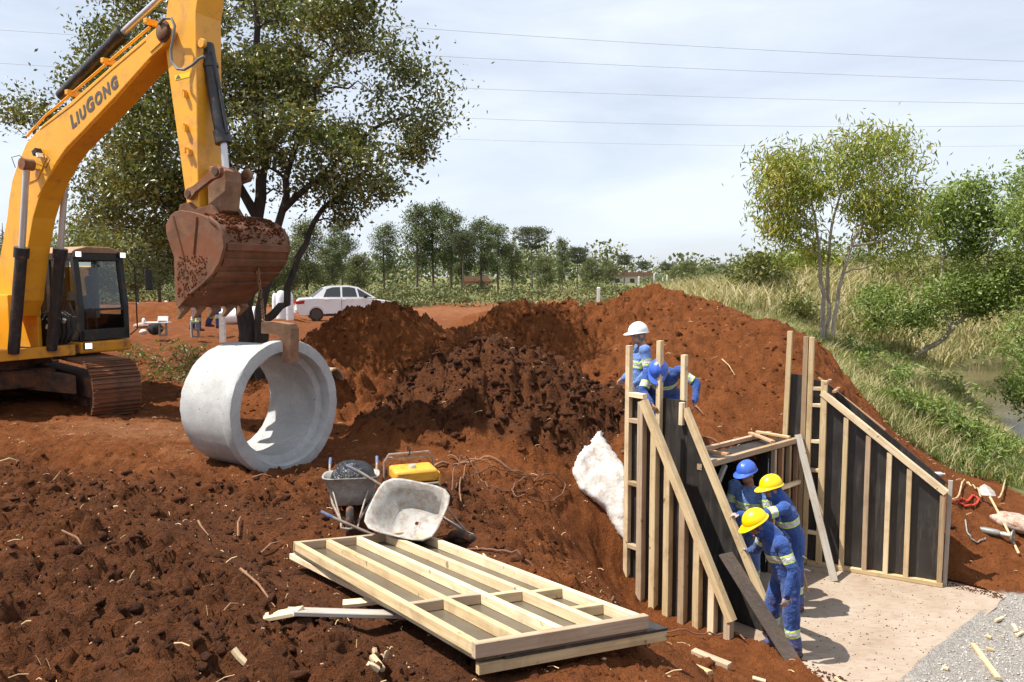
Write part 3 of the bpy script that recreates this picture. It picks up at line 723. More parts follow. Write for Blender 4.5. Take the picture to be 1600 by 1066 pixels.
# gravel stones and crumbs trodden onto the slab (nobody could count them)
def pebbles(name, N, poly, smin, smax_, mat, seed, label, zf):
    r = np.random.default_rng(seed); xs = [p[0] for p in poly]; ys = [p[1] for p in poly]; x = r.uniform(min(xs), max(xs), N); y = r.uniform(min(ys), max(ys), N); k = in_poly(x, y, poly); x, y = x[k], y[k]; n = len(x)
    z = zf(x, y); s = smin + (smax_ - smin) * r.random(n) ** 2.5
    bv = np.array([(1, 0, 0), (-1, 0, 0), (0, 1, 0), (0, -1, 0), (0, 0, 1), (0, 0, -1)], float); bf = np.array([(0, 2, 4), (2, 1, 4), (1, 3, 4), (3, 0, 4), (2, 0, 5), (1, 2, 5), (3, 1, 5), (0, 3, 5)])
    V = (bv[None] + r.uniform(-.35, .35, (n, 6, 3))) * s[:, None, None] * r.uniform(.6, 1.3, (n, 1, 3)); a = r.uniform(0, 6.28, n); ca, sa = np.cos(a)[:, None], np.sin(a)[:, None]
    co = np.stack([V[..., 0] * ca - V[..., 1] * sa + x[:, None], V[..., 0] * sa + V[..., 1] * ca + y[:, None], V[..., 2] * .7 + z[:, None] + s[:, None] * .2], -1).reshape(-1, 3)
    F = (bf[None] + (np.arange(n) * 6)[:, None, None]).reshape(-1, 3)
    o = kind(link(bpy.data.objects.new(name, np_mesh(name, co, F, [mat], {'dark': np.zeros(len(co))}, smooth=False))), 'stuff'); o['label'] = label; o['category'] = 'stones'
pebbles('gravel', 11000, [(3.4, 6.9), (4.15, 8.0), (6.7, 10.38), (7.3, 10.0), (8.4, 7.2), (5.5, 5.5)], .006, .022, 'gravel_stone', 3, 'loose grey gravel in front of the slab', lambda x, y: ground_z(x, y)[0])
pebbles('soil_crumbs', 1500, [(2.8, 9.0), (3.2, 8.2), (3.6, 7.6), (4.2, 8.1), (6.4, 10.4), (5.9, 10.7), (4.4, 11.4), (3.6, 10.6)], .003, .013, 'soil_clod', 4, 'soil crumbs trodden onto the slab', lambda x, y: 0 * x + SLAB_Z)
pebbles('soil_crumbs', 2600, [(2.55, 8.9), (3.08, 8.25), (3.5, 7.4), (3.8, 7.7), (3.3, 8.5), (2.8, 9.15)], .004, .025, 'soil_clod', 9, 'soil crumbs along the left slab edge', lambda x, y: 0 * x + SLAB_Z)
pebbles('soil_crumbs', 1200, [(6.0, 10.9), (6.6, 10.4), (6.45, 10.25), (5.9, 10.75)], .004, .02, 'soil_clod', 10, 'soil crumbs at the right slab corner', lambda x, y: 0 * x + SLAB_Z)
pebbles('soil_stones', 2600, [(-7.5, 4.2), (1.0, 4.2), (1.3, 8.8), (.4, 10.2), (-3, 9.4), (-7.5, 12)], .004, .017, 'pale_stone', 21, 'small pale stones and lumps showing in the dug soil', lambda x, y: ground_z(x, y)[0])
pebbles('soil_stones', 900, [(-1.5, 10), (2, 11), (6, 12), (6.5, 14), (4, 17), (-3, 15)], .006, .02, 'pale_stone', 22, 'small pale stones on the heaps', lambda x, y: ground_z(x, y)[0])
# ------------------------------------------------------------------ timber formwork of the culvert outlet
Z3 = Vector((0, 0, 1))
def V2(x, y, z=0.0): return Vector((x, y, z))
def ply(name, outline, o, d, parent, off=0.0, mat='ply', thick=.018):
    """sheet in the vertical plane through o along d; outline in (s, z); off moves it along the left normal"""
    nrm = V2(-d.y, d.x)
    return part(name, MB().prism(outline, V2(o.x, o.y) + nrm * off, d, Z3, nrm, thick), mat, parent, world=True)

# left wing, outer side: studs towards the camera
LO = V2(1.54, 10.08); LD = (V2(2.55, 8.91) - LO).normalized(); LN = V2(LD.y, -LD.x)      # LN points to the viewer
def lp(s, z, off=0.0): return V2(LO.x, LO.y, z) + LD * s + LN * off
lf = thing('formwork_wall', 'nearer left wing formwork with pine studs facing the camera and sloping top rail', 'formwork', (LO.x, LO.y, SLAB_Z))
s_end, z_end = on_plane(1145, 967, LO, LD); s_top, z_top = on_plane(1003, 614, LO, LD)
def ltop(s): return z_top if s <= s_top else z_top + (z_end - z_top) * (s - s_top) / (s_end - s_top)
LB = SLAB_Z + .01
ply('plywood_sheet', [(-.02, LB), (s_end, LB), (s_end, z_end - .05), (s_top, z_top - .05), (-.02, z_top - .02)], LO, LD, lf, off=0)
cols = [978, 1001, 1021.5, 1043, 1067, 1090, 1114, 1139]
ss = [on_plane(c + 3, 945 + (1010 - 945) * (c - 978) / 163, LO, LD)[0] for c in cols]
s0 = max(ss[0], -.03)
timber('post', lp(s0 - .0, LB - .1, .05), lp(s0, 1.53, .05), .07, .07, parent=lf, up=LN)
ra, rb_ = (ss[1] + .02, ltop(ss[1]) + .02), (s_end + .03, z_end)
def lrail(s): return ra[1] + (rb_[1] - ra[1]) * (s - ra[0]) / (rb_[0] - ra[0])
for i, s in enumerate(ss[1:]):
    timber('stud', lp(s, LB + .05, .055), lp(s, lrail(s) if i else ltop(s), .055), .088, .09, parent=lf, up=LN, mat='pine' if i % 3 else 'old_pine')
timber('bottom_plate', lp(s0 + .035, LB + .02, .05), lp(s_end, LB + .02, .05), .08, .06, parent=lf)
timber('top_plate', lp(s0 + .036, z_top - .03, .05), lp(ss[1] + .03, z_top - .03, .05), .085, .06, parent=lf)
timber('sloping_rail', lp(ss[1] + .02, ltop(ss[1]) + .02, .064), lp(s_end + .03, z_end, .064), .09, .10, parent=lf, up=LN)
for yy in (656, 754, 852):
    z = on_plane(992, yy, LO, LD)[1]; timber('cleat', lp(s0 + .036, z, .052), lp(ss[1] - .033, z, .052), .075, .055, parent=lf, mat='old_pine')

# left wing, inner side: black face towards the camera, studs on the slab side
IO = LO + V2(.757, .654) * .60; ID = LD
def ip(s, z, off=0.0): return V2(IO.x, IO.y, z) + ID * s - LN * off
inf = thing('formwork_wall', 'black plywood formwork of the left wing that two workers hold by its sloping rail', 'formwork', (IO.x, IO.y, SLAB_Z))
si1, zi1 = on_plane(1073, 640, IO, ID); si2, zi2 = on_plane(1212, 985, IO, ID)
ply('plywood_sheet', [(-.05, LB), (si1 - .02, LB), (si1 - .02, zi1 + .11), (-.05, zi1 + .11)], IO, ID, inf)
ply('plywood_sheet', [(si1 - .015, LB), (si2, LB), (si2, zi2 - .04), (si1 - .015, zi1 - .02)], IO, ID, inf)
timber('sloping_rail', ip(si1 - .01, zi1 + .01, -.02), ip(si2 + .02, zi2, -.02), .09, .07, parent=inf, up=LN)
timber('post', ip(-.02, LB, -.05), ip(-.02, 1.56, -.05), .07, .07, parent=inf, up=LN)
sp_ = on_plane(1065, 600, IO, ID)[0]
timber('post', ip(sp_, LB, .05), ip(sp_, on_plane(1065, 555, IO, ID)[1], .05), .07, .07, parent=inf, up=LN)
timber('stud', ip(si1 - .04, zi1 - .2, -.045), ip(si1 - .04, zi1 + .09, -.045), .06, .06, parent=inf, up=LN)
for k in range(5):
    s = si1 + (si2 - si1) * (k + .6) / 5; zt = zi1 + (zi2 - zi1) * (s - si1) / (si2 - si1)
    timber('stud', ip(s, LB, .05), ip(s, zt - .06, .05), .065, .075, parent=inf, up=LN)
timber('bottom_plate', ip(0, LB + .03, .05), ip(si2, LB + .03, .05), .07, .07, parent=inf)

# stop-end board leaning between the two left forms
p0 = on_z(1238, 1047, SLAB_Z + .03); p1 = at(1140, 890, 9.05)
x = (p1 - p0).normalized(); sd = V2(.757, .654); sd = (sd - x * sd.dot(x)).normalized(); nn = x.cross(sd)
mb = MB().prism([(0, -.02), (1.42, -.02), (1.42, .21), (0, .21)], p0, x, sd, nn, .022)
base_obj('stop_board', mb, 'brown_ply', 'narrow dark plywood board leaning beside the front yellow-helmet worker', 'board', origin=p0)

# right wing: inner side with studs facing the camera, outer sheet behind
RO = V2(4.40, 11.59); RD = (V2(5.91, 10.73) - RO).normalized(); RN = V2(RD.y, -RD.x)
def rp(s, z, off=0.0): return V2(RO.x, RO.y, z) + RD * s + RN * off
rf = thing('formwork_wall', 'right wing formwork with black panels between pine studs above the dusty slab', 'formwork', (RO.x, RO.y, SLAB_Z))
sr_e, zr_e = on_plane(1473, 768, RO, RD); sr_t, zr_t = on_plane(1283, 615, RO, RD)
sl = on_plane(1228, 600, RO, RD)[0]
cols = [(1254, 878), (1280, 884), (1315, 890), (1350, 896), (1383, 902), (1415, 907), (1467, 915)]
sr = [on_plane(c, y, RO, RD)[0] for c, y in cols]
def rtop(s): return zr_t + (zr_e - zr_t) * max(0, s - sr_t) / (sr_e - sr_t)
ply('plywood_sheet', [(sl, .02), (sr[0], .02), (sr[0], .95), (sl, .97)], RO, RD, rf)
edges = [sr[0] + .002] + sr[1:]
for a, b in zip(edges[:-1], edges[1:]):
    b2 = b - .003
    ply('plywood_sheet', [(a, SLAB_Z + .01), (b2, SLAB_Z + .01), (b2, rtop(b2) - .03), (a, min(rtop(a) - .03, .93))], RO, RD, rf, off=rnd.uniform(-.002, .002))
timber('post', rp(sl + .02, .03, .05), rp(sl + .05, 1.60, .05), .07, .07, parent=rf, up=RN)
timber('post', rp(sr[0] - .05, -1.8, .05), rp(sr[0] - .03, 1.53, .05), .07, .07, parent=rf, up=RN, mat='old_pine')
timber('post', rp(sr[0] + .03, SLAB_Z + .02, .055), rp(sr[0] + .05, 1.52, .055), .07, .075, parent=rf, up=RN)
for i, s in enumerate(sr[1:]):
    top = rtop(s) - .04 if i else .90
    timber('stud', rp(s, SLAB_Z + .06, .05), rp(s, top, .05), .065 if i else .085, .075, parent=rf, up=RN, mat=('pine', 'pine', 'old_pine')[i % 3])
timber('bottom_plate', rp(sr[0] + .07, SLAB_Z + .033, .05), rp(sr_e + .05, SLAB_Z + .033, .05), .08, .06, parent=rf)
timber('sloping_rail', rp(sr[1] - .03, rtop(sr[1]) + .06, .058), rp(sr_e + .04, zr_e + .0, .058), .09, .085, parent=rf, up=RN)
for yy in (606, 632, 688, 733, 776, 830):
    z = on_plane(1268, yy, RO, RD)[1]; timber('cleat', rp(sr[0] + .07, z, .052), rp(sr[1] - .035, z, .052), .07, .05, parent=rf)
rb = thing('formwork_wall', 'outer black sheet of the right wing form standing behind the studded side', 'formwork', (RO.x, RO.y + .3, SLAB_Z))
RO2 = RO - RN * .34
def rp2(s, z, off=0.0): return V2(RO2.x, RO2.y, z) + RD * s + RN * off
ply('plywood_sheet', [(sl + .1, .0), (sr[2], -1.5), (sr_e + .02, SLAB_Z + .02), (sr_e + .02, zr_e + .07), (sr_t + .05, zr_t + .10), (sl + .1, .93)], RO2, RD, rb)
for s in sr[1:]: timber('stud', rp2(s, SLAB_Z + .1, -.05), rp2(s, rtop(s) - .04, -.05), .065, .075, parent=rb, up=RN)
timber('edge_batten', rp2(sr_t - .1, zr_t + .19, -.02), rp2(sr_e * .55, rtop(sr_e * .55) + .12, -.02), .03, .05, parent=rb, up=RN, mat='red_timber')
for k, (sa, za) in enumerate(((sr[1] + .02, zr_t + .16), (sr[1] + .14, zr_t + .05))):
    timber('spacer', rp(sa, za, .09), rp(sa, za, -.36), .05, .035, parent=rb, mat='red_timber')
timber('stake', rp(sr_e + .07, -1.9, -.02), rp(sr_e + .09, -.38, -.05), .055, .05, parent=rb, up=RN, mat='grey_timber')

# headwall with the culvert mouth
HA, HB = V2(2.36, 10.02), V2(4.28, 11.74); HD = (HB - HA).normalized(); HN = V2(HD.y, -HD.x)       # HN towards the viewer
HL = (HB - HA).length
def hp(s, z, off=0.0): return V2(HA.x, HA.y, z) + HD * s + HN * off
cv = thing('culvert', 'box culvert mouth with dark inside between the two wing forms', 'culvert', (HA.x, HA.y, SLAB_Z))
so = on_plane(1201, 780, HA, HD)[0]
back = 2.6
def wall_box(name, s0, s1, z0, z1, n0, n1, mat):
    vs = [hp(s, z, n) for s in (s0, s1) for z in (z0, z1) for n in (n0, n1)]
    return part(name, MB().add(vs, [(0, 1, 3, 2), (4, 6, 7, 5), (0, 4, 5, 1), (2, 3, 7, 6), (0, 2, 6, 4), (1, 5, 7, 3)]), mat, cv, world=True)
wall_box('inner_wall', .06, .08, SLAB_Z, -.07, 0, -back, 'ply')
wall_box('inner_wall', so, so + .02, SLAB_Z, -.07, -.03, -back, 'ply')
wall_box('back_panel', .06, so, SLAB_Z, -.07, -back, -back - .02, 'ply')
wall_box('inner_floor', .02, so + .05, SLAB_Z - .1, SLAB_Z - .002, 0, -back, 'slab')
wall_box('roof_deck', .02, HL - .02, -.065, -.045, 0, -back, 'ply')
wall_box('face_sheet', so + .024, HL, SLAB_Z, -.07, -.03, -.012, 'ply')
k = 0
for px in (1206, 1217, 1229, 1241):
    s = on_plane(px, 740, HA, HD)[0]; timber('stud', hp(s, SLAB_Z, .025), hp(s, -.05, .025), .05, .07, parent=cv, up=HN, mat=('old_pine', 'red_timber')[k % 2]); k += 1
timber('stud', hp(.10, SLAB_Z, .02), hp(.10, -.06, .02), .05, .06, parent=cv, up=HN, mat='old_pine')
timber('edge_beam', hp(.0, -.012, .03), hp(HL + .05, .0, .03), .07, .075, parent=cv, mat='old_pine')
timber('waling', hp(so + .15, -.62, .075), hp(HL, -.62, .075), .05, .06, parent=cv, mat='pine')
timber('brace', hp(.14, -.75, .0), hp(.62, -.09, .0), .05, .06, parent=cv, up=HN, mat='grey_timber')
timber('joist', hp(.55, .0, -.52), hp(HL + .02, .01, -.48), .06, .06, parent=cv, mat='red_timber')
timber('joist', hp(.72, .03, -.02), hp(.70, .035, -.58), .06, .04, parent=cv, mat='red_timber')
timber('joist', hp(HL - .75, .052, .0), hp(HL - .45, .058, -.56), .07, .035, parent=cv, mat='red_timber')
timber('joist', hp(HL - .30, .055, .0), hp(HL - .30, .058, -.54), .06, .035, parent=cv, mat='pine')
mb = MB().prism([(.03, -.03), (.66, -.03), (.62, -.55), (.05, -.5)], V2(HA.x, HA.y, -.03), HD, HN * 1.0, Z3, .012)
base_obj('roof_sheet', mb, 'zinc', 'grey metal sheet lying on the culvert roof beside the left form', 'sheet')
mb = MB().lathe([(.0, .0), (.10, .0), (.14, .05), (.155, .055), (.15, .062), (.10, .075), (.0, .08)], 20, Matrix.Translation(hp(.28, -.02, -.42)))
base_obj('basin', mb, 'white_plastic', 'small white upturned basin on the culvert roof', 'basin', smooth=True)

# aluminium straightedge leaning against the right form
pb = on_z(1304, 908, SLAB_Z + .01); pt = rp(on_plane(1243, 676, RO, RD)[0] + .06, on_plane(1243, 676, RO, RD)[1], .13)
tb = timber('straightedge', pb, pt, .10, .03, mat='grey_timber', up=RN); tag(tb, 'long pale straightedge board leaning against the right formwork', 'board')

# ---- big formwork panel lying in front, with a second one under it
PA = Vector((-1.98, 7.06, -.03)); PD = Vector((-.20, 4.40, .27)); pu = (PD - PA); PL = pu.length; pu.normalize()
pv = Vector((.9, .43, -.045)).normalized(); pn = pu.cross(pv); pn = pn if pn.z > 0 else -pn; PW = 1.17
def pp(u, v, n=0.0): return PA + pu * u + pv * v + pn * n
fp = thing('formwork_panel', 'large pine framed formwork panel lying flat on the soil in the foreground', 'formwork panel', (PA.x, PA.y, PA.z))
part('plywood_sheet', MB().add([pp(a, b, c) for a in (0, PL) for b in (0, PW) for c in (-.055, -.037)], [(0, 1, 3, 2), (4, 6, 7, 5), (0, 4, 5, 1), (2, 3, 7, 6), (0, 2, 6, 4), (1, 5, 7, 3)]), 'wetply', fp, world=True)
for k in range(5):
    v = .025 + (PW - .05) * k / 4
    timber('long_member', pp(.03 if k in (0, 4) else .055, v, 0), pp(PL - (.03 if k in (0, 4) else .055), v, 0), .05, .075, parent=fp, up=pn)
timber('end_member', pp(.025, .0, .001), pp(.025, PW, .001), .05, .077, parent=fp, up=pn, mat='old_pine')
timber('end_member', pp(PL - .02, -.01, .003), pp(PL - .02, PW + .01, .003), .055, .085, parent=fp, up=pn, mat='old_pine')
bw = (PW - .05) / 4
for b, fr in ((0, .70), (1, .70), (2, .72), (3, .74), (3, .88)):
    timber('nogging', pp(PL * fr, .05 + b * bw, 0), pp(PL * fr, b * bw + bw, 0), .05, .07, parent=fp, up=pn, mat='old_pine' if b < 2 else 'pine')
f2 = thing('formwork_panel', 'second formwork panel lying underneath the large framed one', 'formwork panel', (PA.x, PA.y, PA.z - .1))
q0 = -.155
part('plywood_sheet', MB().add([pp(a, b, c) for a in (.12, PL + .0) for b in (.18, PW + .16) for c in (-.074, -.058)], [(0, 1, 3, 2), (4, 6, 7, 5), (0, 4, 5, 1), (2, 3, 7, 6), (0, 2, 6, 4), (1, 5, 7, 3)]), 'ply', f2, world=True)
timber('end_member', pp(PL - .03, .02, -.108), pp(PL - .03, PW + .16, -.108), .05, .065, parent=f2, up=pn)
timber('long_member', pp(.15, PW + .13, -.108), pp(PL - .06, PW + .13, -.108), .05, .065, parent=f2, up=pn)
timber('long_member', pp(-.02, .0, -.095), pp(PL * .62, .16, -.125), .05, .05, parent=f2, up=pn)
for k in range(2): timber('long_member', pp(.2, .35 + .35 * k, -.108), pp(PL - .06, .35 + .35 * k, -.108), .05, .065, parent=f2, up=pn)
# ------------------------------------------------------------------ things lying on the site
def hit(px, py, ymax=60.0):
    """where the sight line through a pixel meets the ground"""
    r = ray(px, py); t = np.concatenate([np.arange(3.5, 20, .04), np.arange(20, ymax, .25)]) / r.y
    z, *_ = ground_z(r.x * t, r.y * t, False); d = CAMZ + r.z * t - z
    i = int(np.argmax(d < 0)) if (d < 0).any() else len(t) - 1
    tt = t[i] if i == 0 or d[i] >= 0 else t[i - 1] + (t[i] - t[i - 1]) * d[i - 1] / (d[i - 1] - d[i])
    return Vector((r.x * tt, r.y * tt, CAMZ + r.z * tt))
def gset(p, dz=0.0): return Vector((p[0], p[1], gz(p[0], p[1]) + dz))

# concrete pipe
PN = V2(.84, -.543).normalized(); pc = on_z(452, 741, .0); PR = .83
pipe = thing('concrete_pipe', 'large pale concrete pipe section lying on the soil under the excavator bucket', 'pipe', (pc.x, pc.y, -.02))
axz = PN; axx = V2(-PN.y, PN.x); axy = axz.cross(axx)
PM = Matrix((axx, axy, axz)).transposed().to_4x4(); PM.translation = Vector((0, 0, PR))
prof = [(.595, -1.02), (.595, -.16), (.61, -.145), (.675, -.13), (.685, -.015), (.695, 0), (.80, 0), (.825, -.012), (.83, -.03), (.83, -.13), (.815, -.17), (.765, -.25), (.76, -1.0), (.75, -1.03), (.605, -1.03), (.595, -1.02)]
mb = MB().lathe(prof, 96, PM)
# chipped, uneven cast edges
mb.v = [(v[0] + rnd.uniform(-.004, .004), v[1] + rnd.uniform(-.004, .004), v[2] + rnd.uniform(-.004, .004)) for v in mb.v]
part('pipe_body', mb, 'concrete', pipe, smooth=True, angle=35)
# edge of a second pipe half buried behind it
p = at(524, 606, 12.6)
mb = MB().lathe([(.27, -.05), (.27, -.5), (.32, -.5), (.32, -.02), (.31, 0), (.28, 0), (.27, -.05)], 40, Matrix.Translation(Vector((0, 0, 0))) @ Matrix((V2(.3, .95), V2(0, 0, 1), V2(.95, -.3))).transposed().to_4x4())
o = base_obj('drain_pipe', mb, 'old_pine', 'tan rim of a smaller pipe half buried in the shaded soil behind the big pipe', 'pipe', smooth=True); o.location = (p.x, p.y, p.z)

# lifting claw hooked on the pipe and its chain
cy_ = pc.y - .05
out = [(408, 503), (428, 503), (450, 507), (454, 514), (454, 540), (452, 567), (441, 567), (439, 540), (435, 525), (428, 522), (408, 521)]
pts = [at(a, b, cy_) for a, b in out]
mb = MB(); dn = V2(.55, .83) * .13; A = [Vector(q) for q in pts]; B = [q + dn for q in A]; n = len(A)
mb.add(A + B, [tuple(range(n)), tuple(range(2 * n - 1, n - 1, -1))] + [(i, (i + 1) % n, n + (i + 1) % n, n + i) for i in range(n)])
base_obj('lifting_claw', mb, 'claw_steel', 'rusty angled steel lifting claw hooked over the top of the pipe', 'lifting hook', origin=A[8])

# wheelbarrows ---------------------------------------------------------------
def wheelbarrow(label, M, bagged):
    root = thing('wheelbarrow', label, 'wheelbarrow', M.translation, 0, 'wheelbarrows')
    R3 = M.to_3x3()
    def add(name, mb, mat, par=root, **k):
        mb.v = [tuple(R3 @ Vector(v)) for v in mb.v]; return part(name, mb, mat, par, **k)
    # tray: rings from the bottom outwards to the rolled rim, then back inside
    def ring(hx, hy, z, cx=0.0, n=28, e=4.5):
        r = []
        for k in range(n):
            w = 2 * math.pi * k / n; c, s = math.cos(w), math.sin(w); q = (abs(c) ** e + abs(s) ** e) ** (-1 / e); r.append((cx + hx * c * q, hy * s * q, z))
        return r
    rings = [ring(.02, .02, .300, .06), ring(.20, .17, .298, .06), ring(.25, .205, .315, .05), ring(.33, .265, .46, .02), ring(.41, .32, .60, 0), ring(.43, .337, .605, 0), ring(.43, .337, .618, 0), ring(.405, .315, .612, 0), ring(.325, .26, .47, .02), ring(.243, .20, .33, .05), ring(.195, .165, .312, .06), ring(.02, .02, .314, .06)]
    rings = [[(x, y, z + (.05 * (x / .43) if z > .55 else 0) + rnd.uniform(-.003, .003)) for x, y, z in r] for r in rings]
    mb = MB(); n = 28
    for i in range(len(rings) - 1):
        mb.add(rings[i] + rings[i + 1], [(k, (k + 1) % n, n + (k + 1) % n, n + k) for k in range(n)])
    me_o = add('tray', mb, 'zinc', smooth=True, angle=50)
    b = bmesh.new(); b.from_mesh(me_o.data); bmesh.ops.remove_doubles(b, verts=b.verts, dist=.0005); bmesh.ops.recalc_face_normals(b, faces=b.faces); b.to_mesh(me_o.data); b.free()
    for s in (-1, 1):
        h = add('handle', MB().tube([(-.86, s * .30, .60), (-.72, s * .30, .54), (-.35, s * .27, .33), (.10, s * .22, .285), (.62, s * .09, .215)], .017, 10), 'pipe_steel', smooth=True)
        add('grip', MB().tube([(-.89, s * .30, .612), (-.76, s * .30, .555)], .021, 10), 'blue_grip', h, smooth=True)
        add('leg', MB().tube([(-.30, s * .265, .32), (-.34, s * .27, .06), (-.30, s * .27, .02), (-.12, s * .25, .285)], .013, 8), 'pipe_steel', smooth=True)
        add('strut', MB().tube([(.34, s * .20, .50), (.60, s * .10, .22)], .011, 8), 'pipe_steel', smooth=True)
    add('guard_hoop', MB().tube([(.60, .10, .22), (.80, .09, .20), (.84, 0, .20), (.80, -.09, .20), (.60, -.10, .22)], .013, 8), 'pipe_steel', smooth=True)
    wm = Matrix.Translation((.60, 0, .19)) @ Matrix.Rotation(math.pi / 2, 4, 'X')
    w = add('wheel', MB().lathe([(.11, -.03), (.14, -.045), (.175, -.04), (.192, -.018), (.195, 0), (.192, .018), (.175, .04), (.14, .045), (.11, .03)], 28, wm), 'tyre', smooth=True)
    add('hub', MB().lathe([(.0, -.05), (.02, -.05), (.03, -.03), (.115, -.022), (.115, .022), (.03, .03), (.02, .05), (0, .05)], 24, wm), 'pipe_steel', w, smooth=True)
    return root
g0 = hit(549, 838)
fx = V2(.16, -.98).normalized(); fy = Z3.cross(fx)
M1 = (Matrix((fx, fy, Z3)).transposed() * .86).to_4x4(); M1.translation = Vector((g0.x, g0.y - .05, gz(g0.x, g0.y) - .02)) - fx * .52
wheelbarrow('upright muddy wheelbarrow holding a black plastic bag', M1, True)
# black bag in the upright barrow
mb = MB().sphere((0, 0, 0), 1, 36, 22)
vv = np.array(mb.v); nn_ = 1 + .16 * (fbm(vv[:, 0] * 2.2 + 5, vv[:, 1] * 2.2 + vv[:, 2] * 1.7, 4, 7) - .5) * 2
vv = vv * nn_[:, None]; vv[:, 0] *= .33; vv[:, 1] *= .27; vv[:, 2] = np.where(vv[:, 2] < 0, vv[:, 2] * .14, vv[:, 2] * .19)
bc = M1 @ Vector((.04, .03, .60)); mb.v = [tuple(M1.to_3x3() @ Vector(v)) for v in vv]
o = base_obj('plastic_bag', mb, 'bag', 'crumpled shiny black plastic bag in the upright wheelbarrow', 'bag', smooth=True); o.location = bc
# overturned barrow: tray mouth towards the camera
g1 = hit(640, 862)
ux = Vector((.92, -.27, -.17)).normalized(); uz = Vector((.12, -.74, .66)); uz = (uz - ux * uz.dot(ux)).normalized(); uy = uz.cross(ux)
M2 = (Matrix((ux, uy, uz)).transposed() * .88).to_4x4(); M2.translation = at(640, 806, 7.45) - uz * .40
wheelbarrow('overturned wheelbarrow with its empty cement-stained tray facing the camera', M2, False)

# yellow engine (compactor motor) behind the barrows
ge = hit(646, 782)
eg = thing('engine', 'small yellow petrol engine with a tube frame standing behind the overturned wheelbarrow', 'engine', (ge.x, ge.y, ge.z), .35)
part('fuel_tank', MB().box((0, 0, .30), (.46, .36, .13)), 'gen_yellow', eg, bevel=.03, smooth=True)
t_ = part('filler_cap', MB().lathe([(.0, .03), (.035, .03), (.04, .02), (.04, 0), (0, 0)], 16, Matrix.Translation((-.02, -.04, .365))), 'alu', eg, smooth=True)
part('engine_block', MB().box((0, 0, .13), (.36, .26, .22)), 'gen_black', eg, bevel=.02)
part('side_cover', MB().box((.245, 0, .20), (.03, .30, .24)), 'gen_yellow', eg, bevel=.01)
for s, h_ in ((1, .47), (-1, .22)):
    part('frame_tube', MB().tube([(-.27, s * .20, .0), (-.27, s * .20, h_ - .08), (-.22, s * .20, h_), (.22, s * .20, h_), (.27, s * .20, h_ - .08), (.27, s * .20, 0)], .014, 8), 'pipe_steel', eg, smooth=True)
part('cross_tube', MB().tube([(-.22, .2, .42), (.22, .2, .42)], .014, 8), 'pipe_steel', eg, smooth=True)
part('lifting_ring', MB().tube([(0, .2 + .05 * math.cos(a), .50 + .05 * math.sin(a)) for a in np.linspace(0, 6.28, 14)], .008, 6), 'hose', eg, smooth=True)

# cables, roots, planks ------------------------------------------------------
def ground_path(pix, dz, wob=0.02, sub=6, arch=None):
    P = [hit(a, b) for a, b in pix]; out = []
    for i in range(len(P) - 1):
        for k in range(sub):
            t = k / sub; a = P[max(i - 1, 0)]; b = P[i]; c = P[i + 1]; d = P[min(i + 2, len(P) - 1)]
            q = .5 * ((2 * b) + (c - a) * t + (2 * a - 5 * b + 4 * c - d) * t * t + (3 * b - a - 3 * c + d) * t ** 3)
            out.append(q)
    out.append(P[-1]); res = []
    xs = np.array([q.x for q in out]); ys = np.array([q.y for q in out]); zz = ground_z(xs, ys)[0]
    for i, q in enumerate(out):
        h = arch(i / (len(out) - 1)) if arch else 0
        res.append(Vector((q.x, q.y, float(zz[i]) + dz + h + rnd.uniform(0, wob))))
    return res
def cord(name, pix, r, mat, label, cat, dz=.02, arch=None, taper=False, group=None):
    P = ground_path(pix, dz, .012, 6, arch); rr = [r * (1 - .7 * i / len(P)) for i in range(len(P))] if taper else r
    return base_obj(name, MB().tube(P, rr, 7), mat, label, cat, group, origin=P[0], smooth=True)
cord('cable', [(712, 768), (735, 748), (790, 745), (840, 752), (882, 762), (870, 785), (820, 790), (800, 775), (815, 758), (850, 755)], .008, 'cable', 'looped dusty cable lying on the soil right of the yellow engine', 'cable', arch=lambda t: .05 * abs(math.sin(t * 11)))
cord('cable', [(706, 775), (712, 750), (728, 738), (748, 745), (775, 770), (840, 775)], .007, 'cable', 'thin cable arching out of the soil beside the yellow engine', 'cable', arch=lambda t: .16 * math.sin(min(1, t * 1.6) * 3.14))
cord('tree_root', [(655, 742), (690, 728), (740, 722), (790, 738), (815, 745)], .022, 'root', 'thick torn root lying above the cables at the foot of the dark heap', 'root', dz=.03, taper=True)
cord('tree_root', [(700, 712), (740, 722), (770, 735)], .010, 'root', 'thin root crossing the thick torn root', 'root', dz=.05, taper=True)
cord('tree_root', [(725, 800), (718, 770), (728, 735), (738, 722)], .009, 'root', 'thin upright root right of the overturned wheelbarrow', 'root', dz=.05, taper=True)
cord('cable', [(730, 862), (760, 862), (800, 872), (850, 895)], .008, 'cable', 'thin cable trailing right from the overturned wheelbarrow wheel', 'cable')
cord('cable', [(955, 948), (985, 965), (1040, 992), (1100, 998), (1140, 990), (1165, 1003)], .009, 'cable', 'dark cable running along the foot of the left formwork', 'cable', dz=.05)
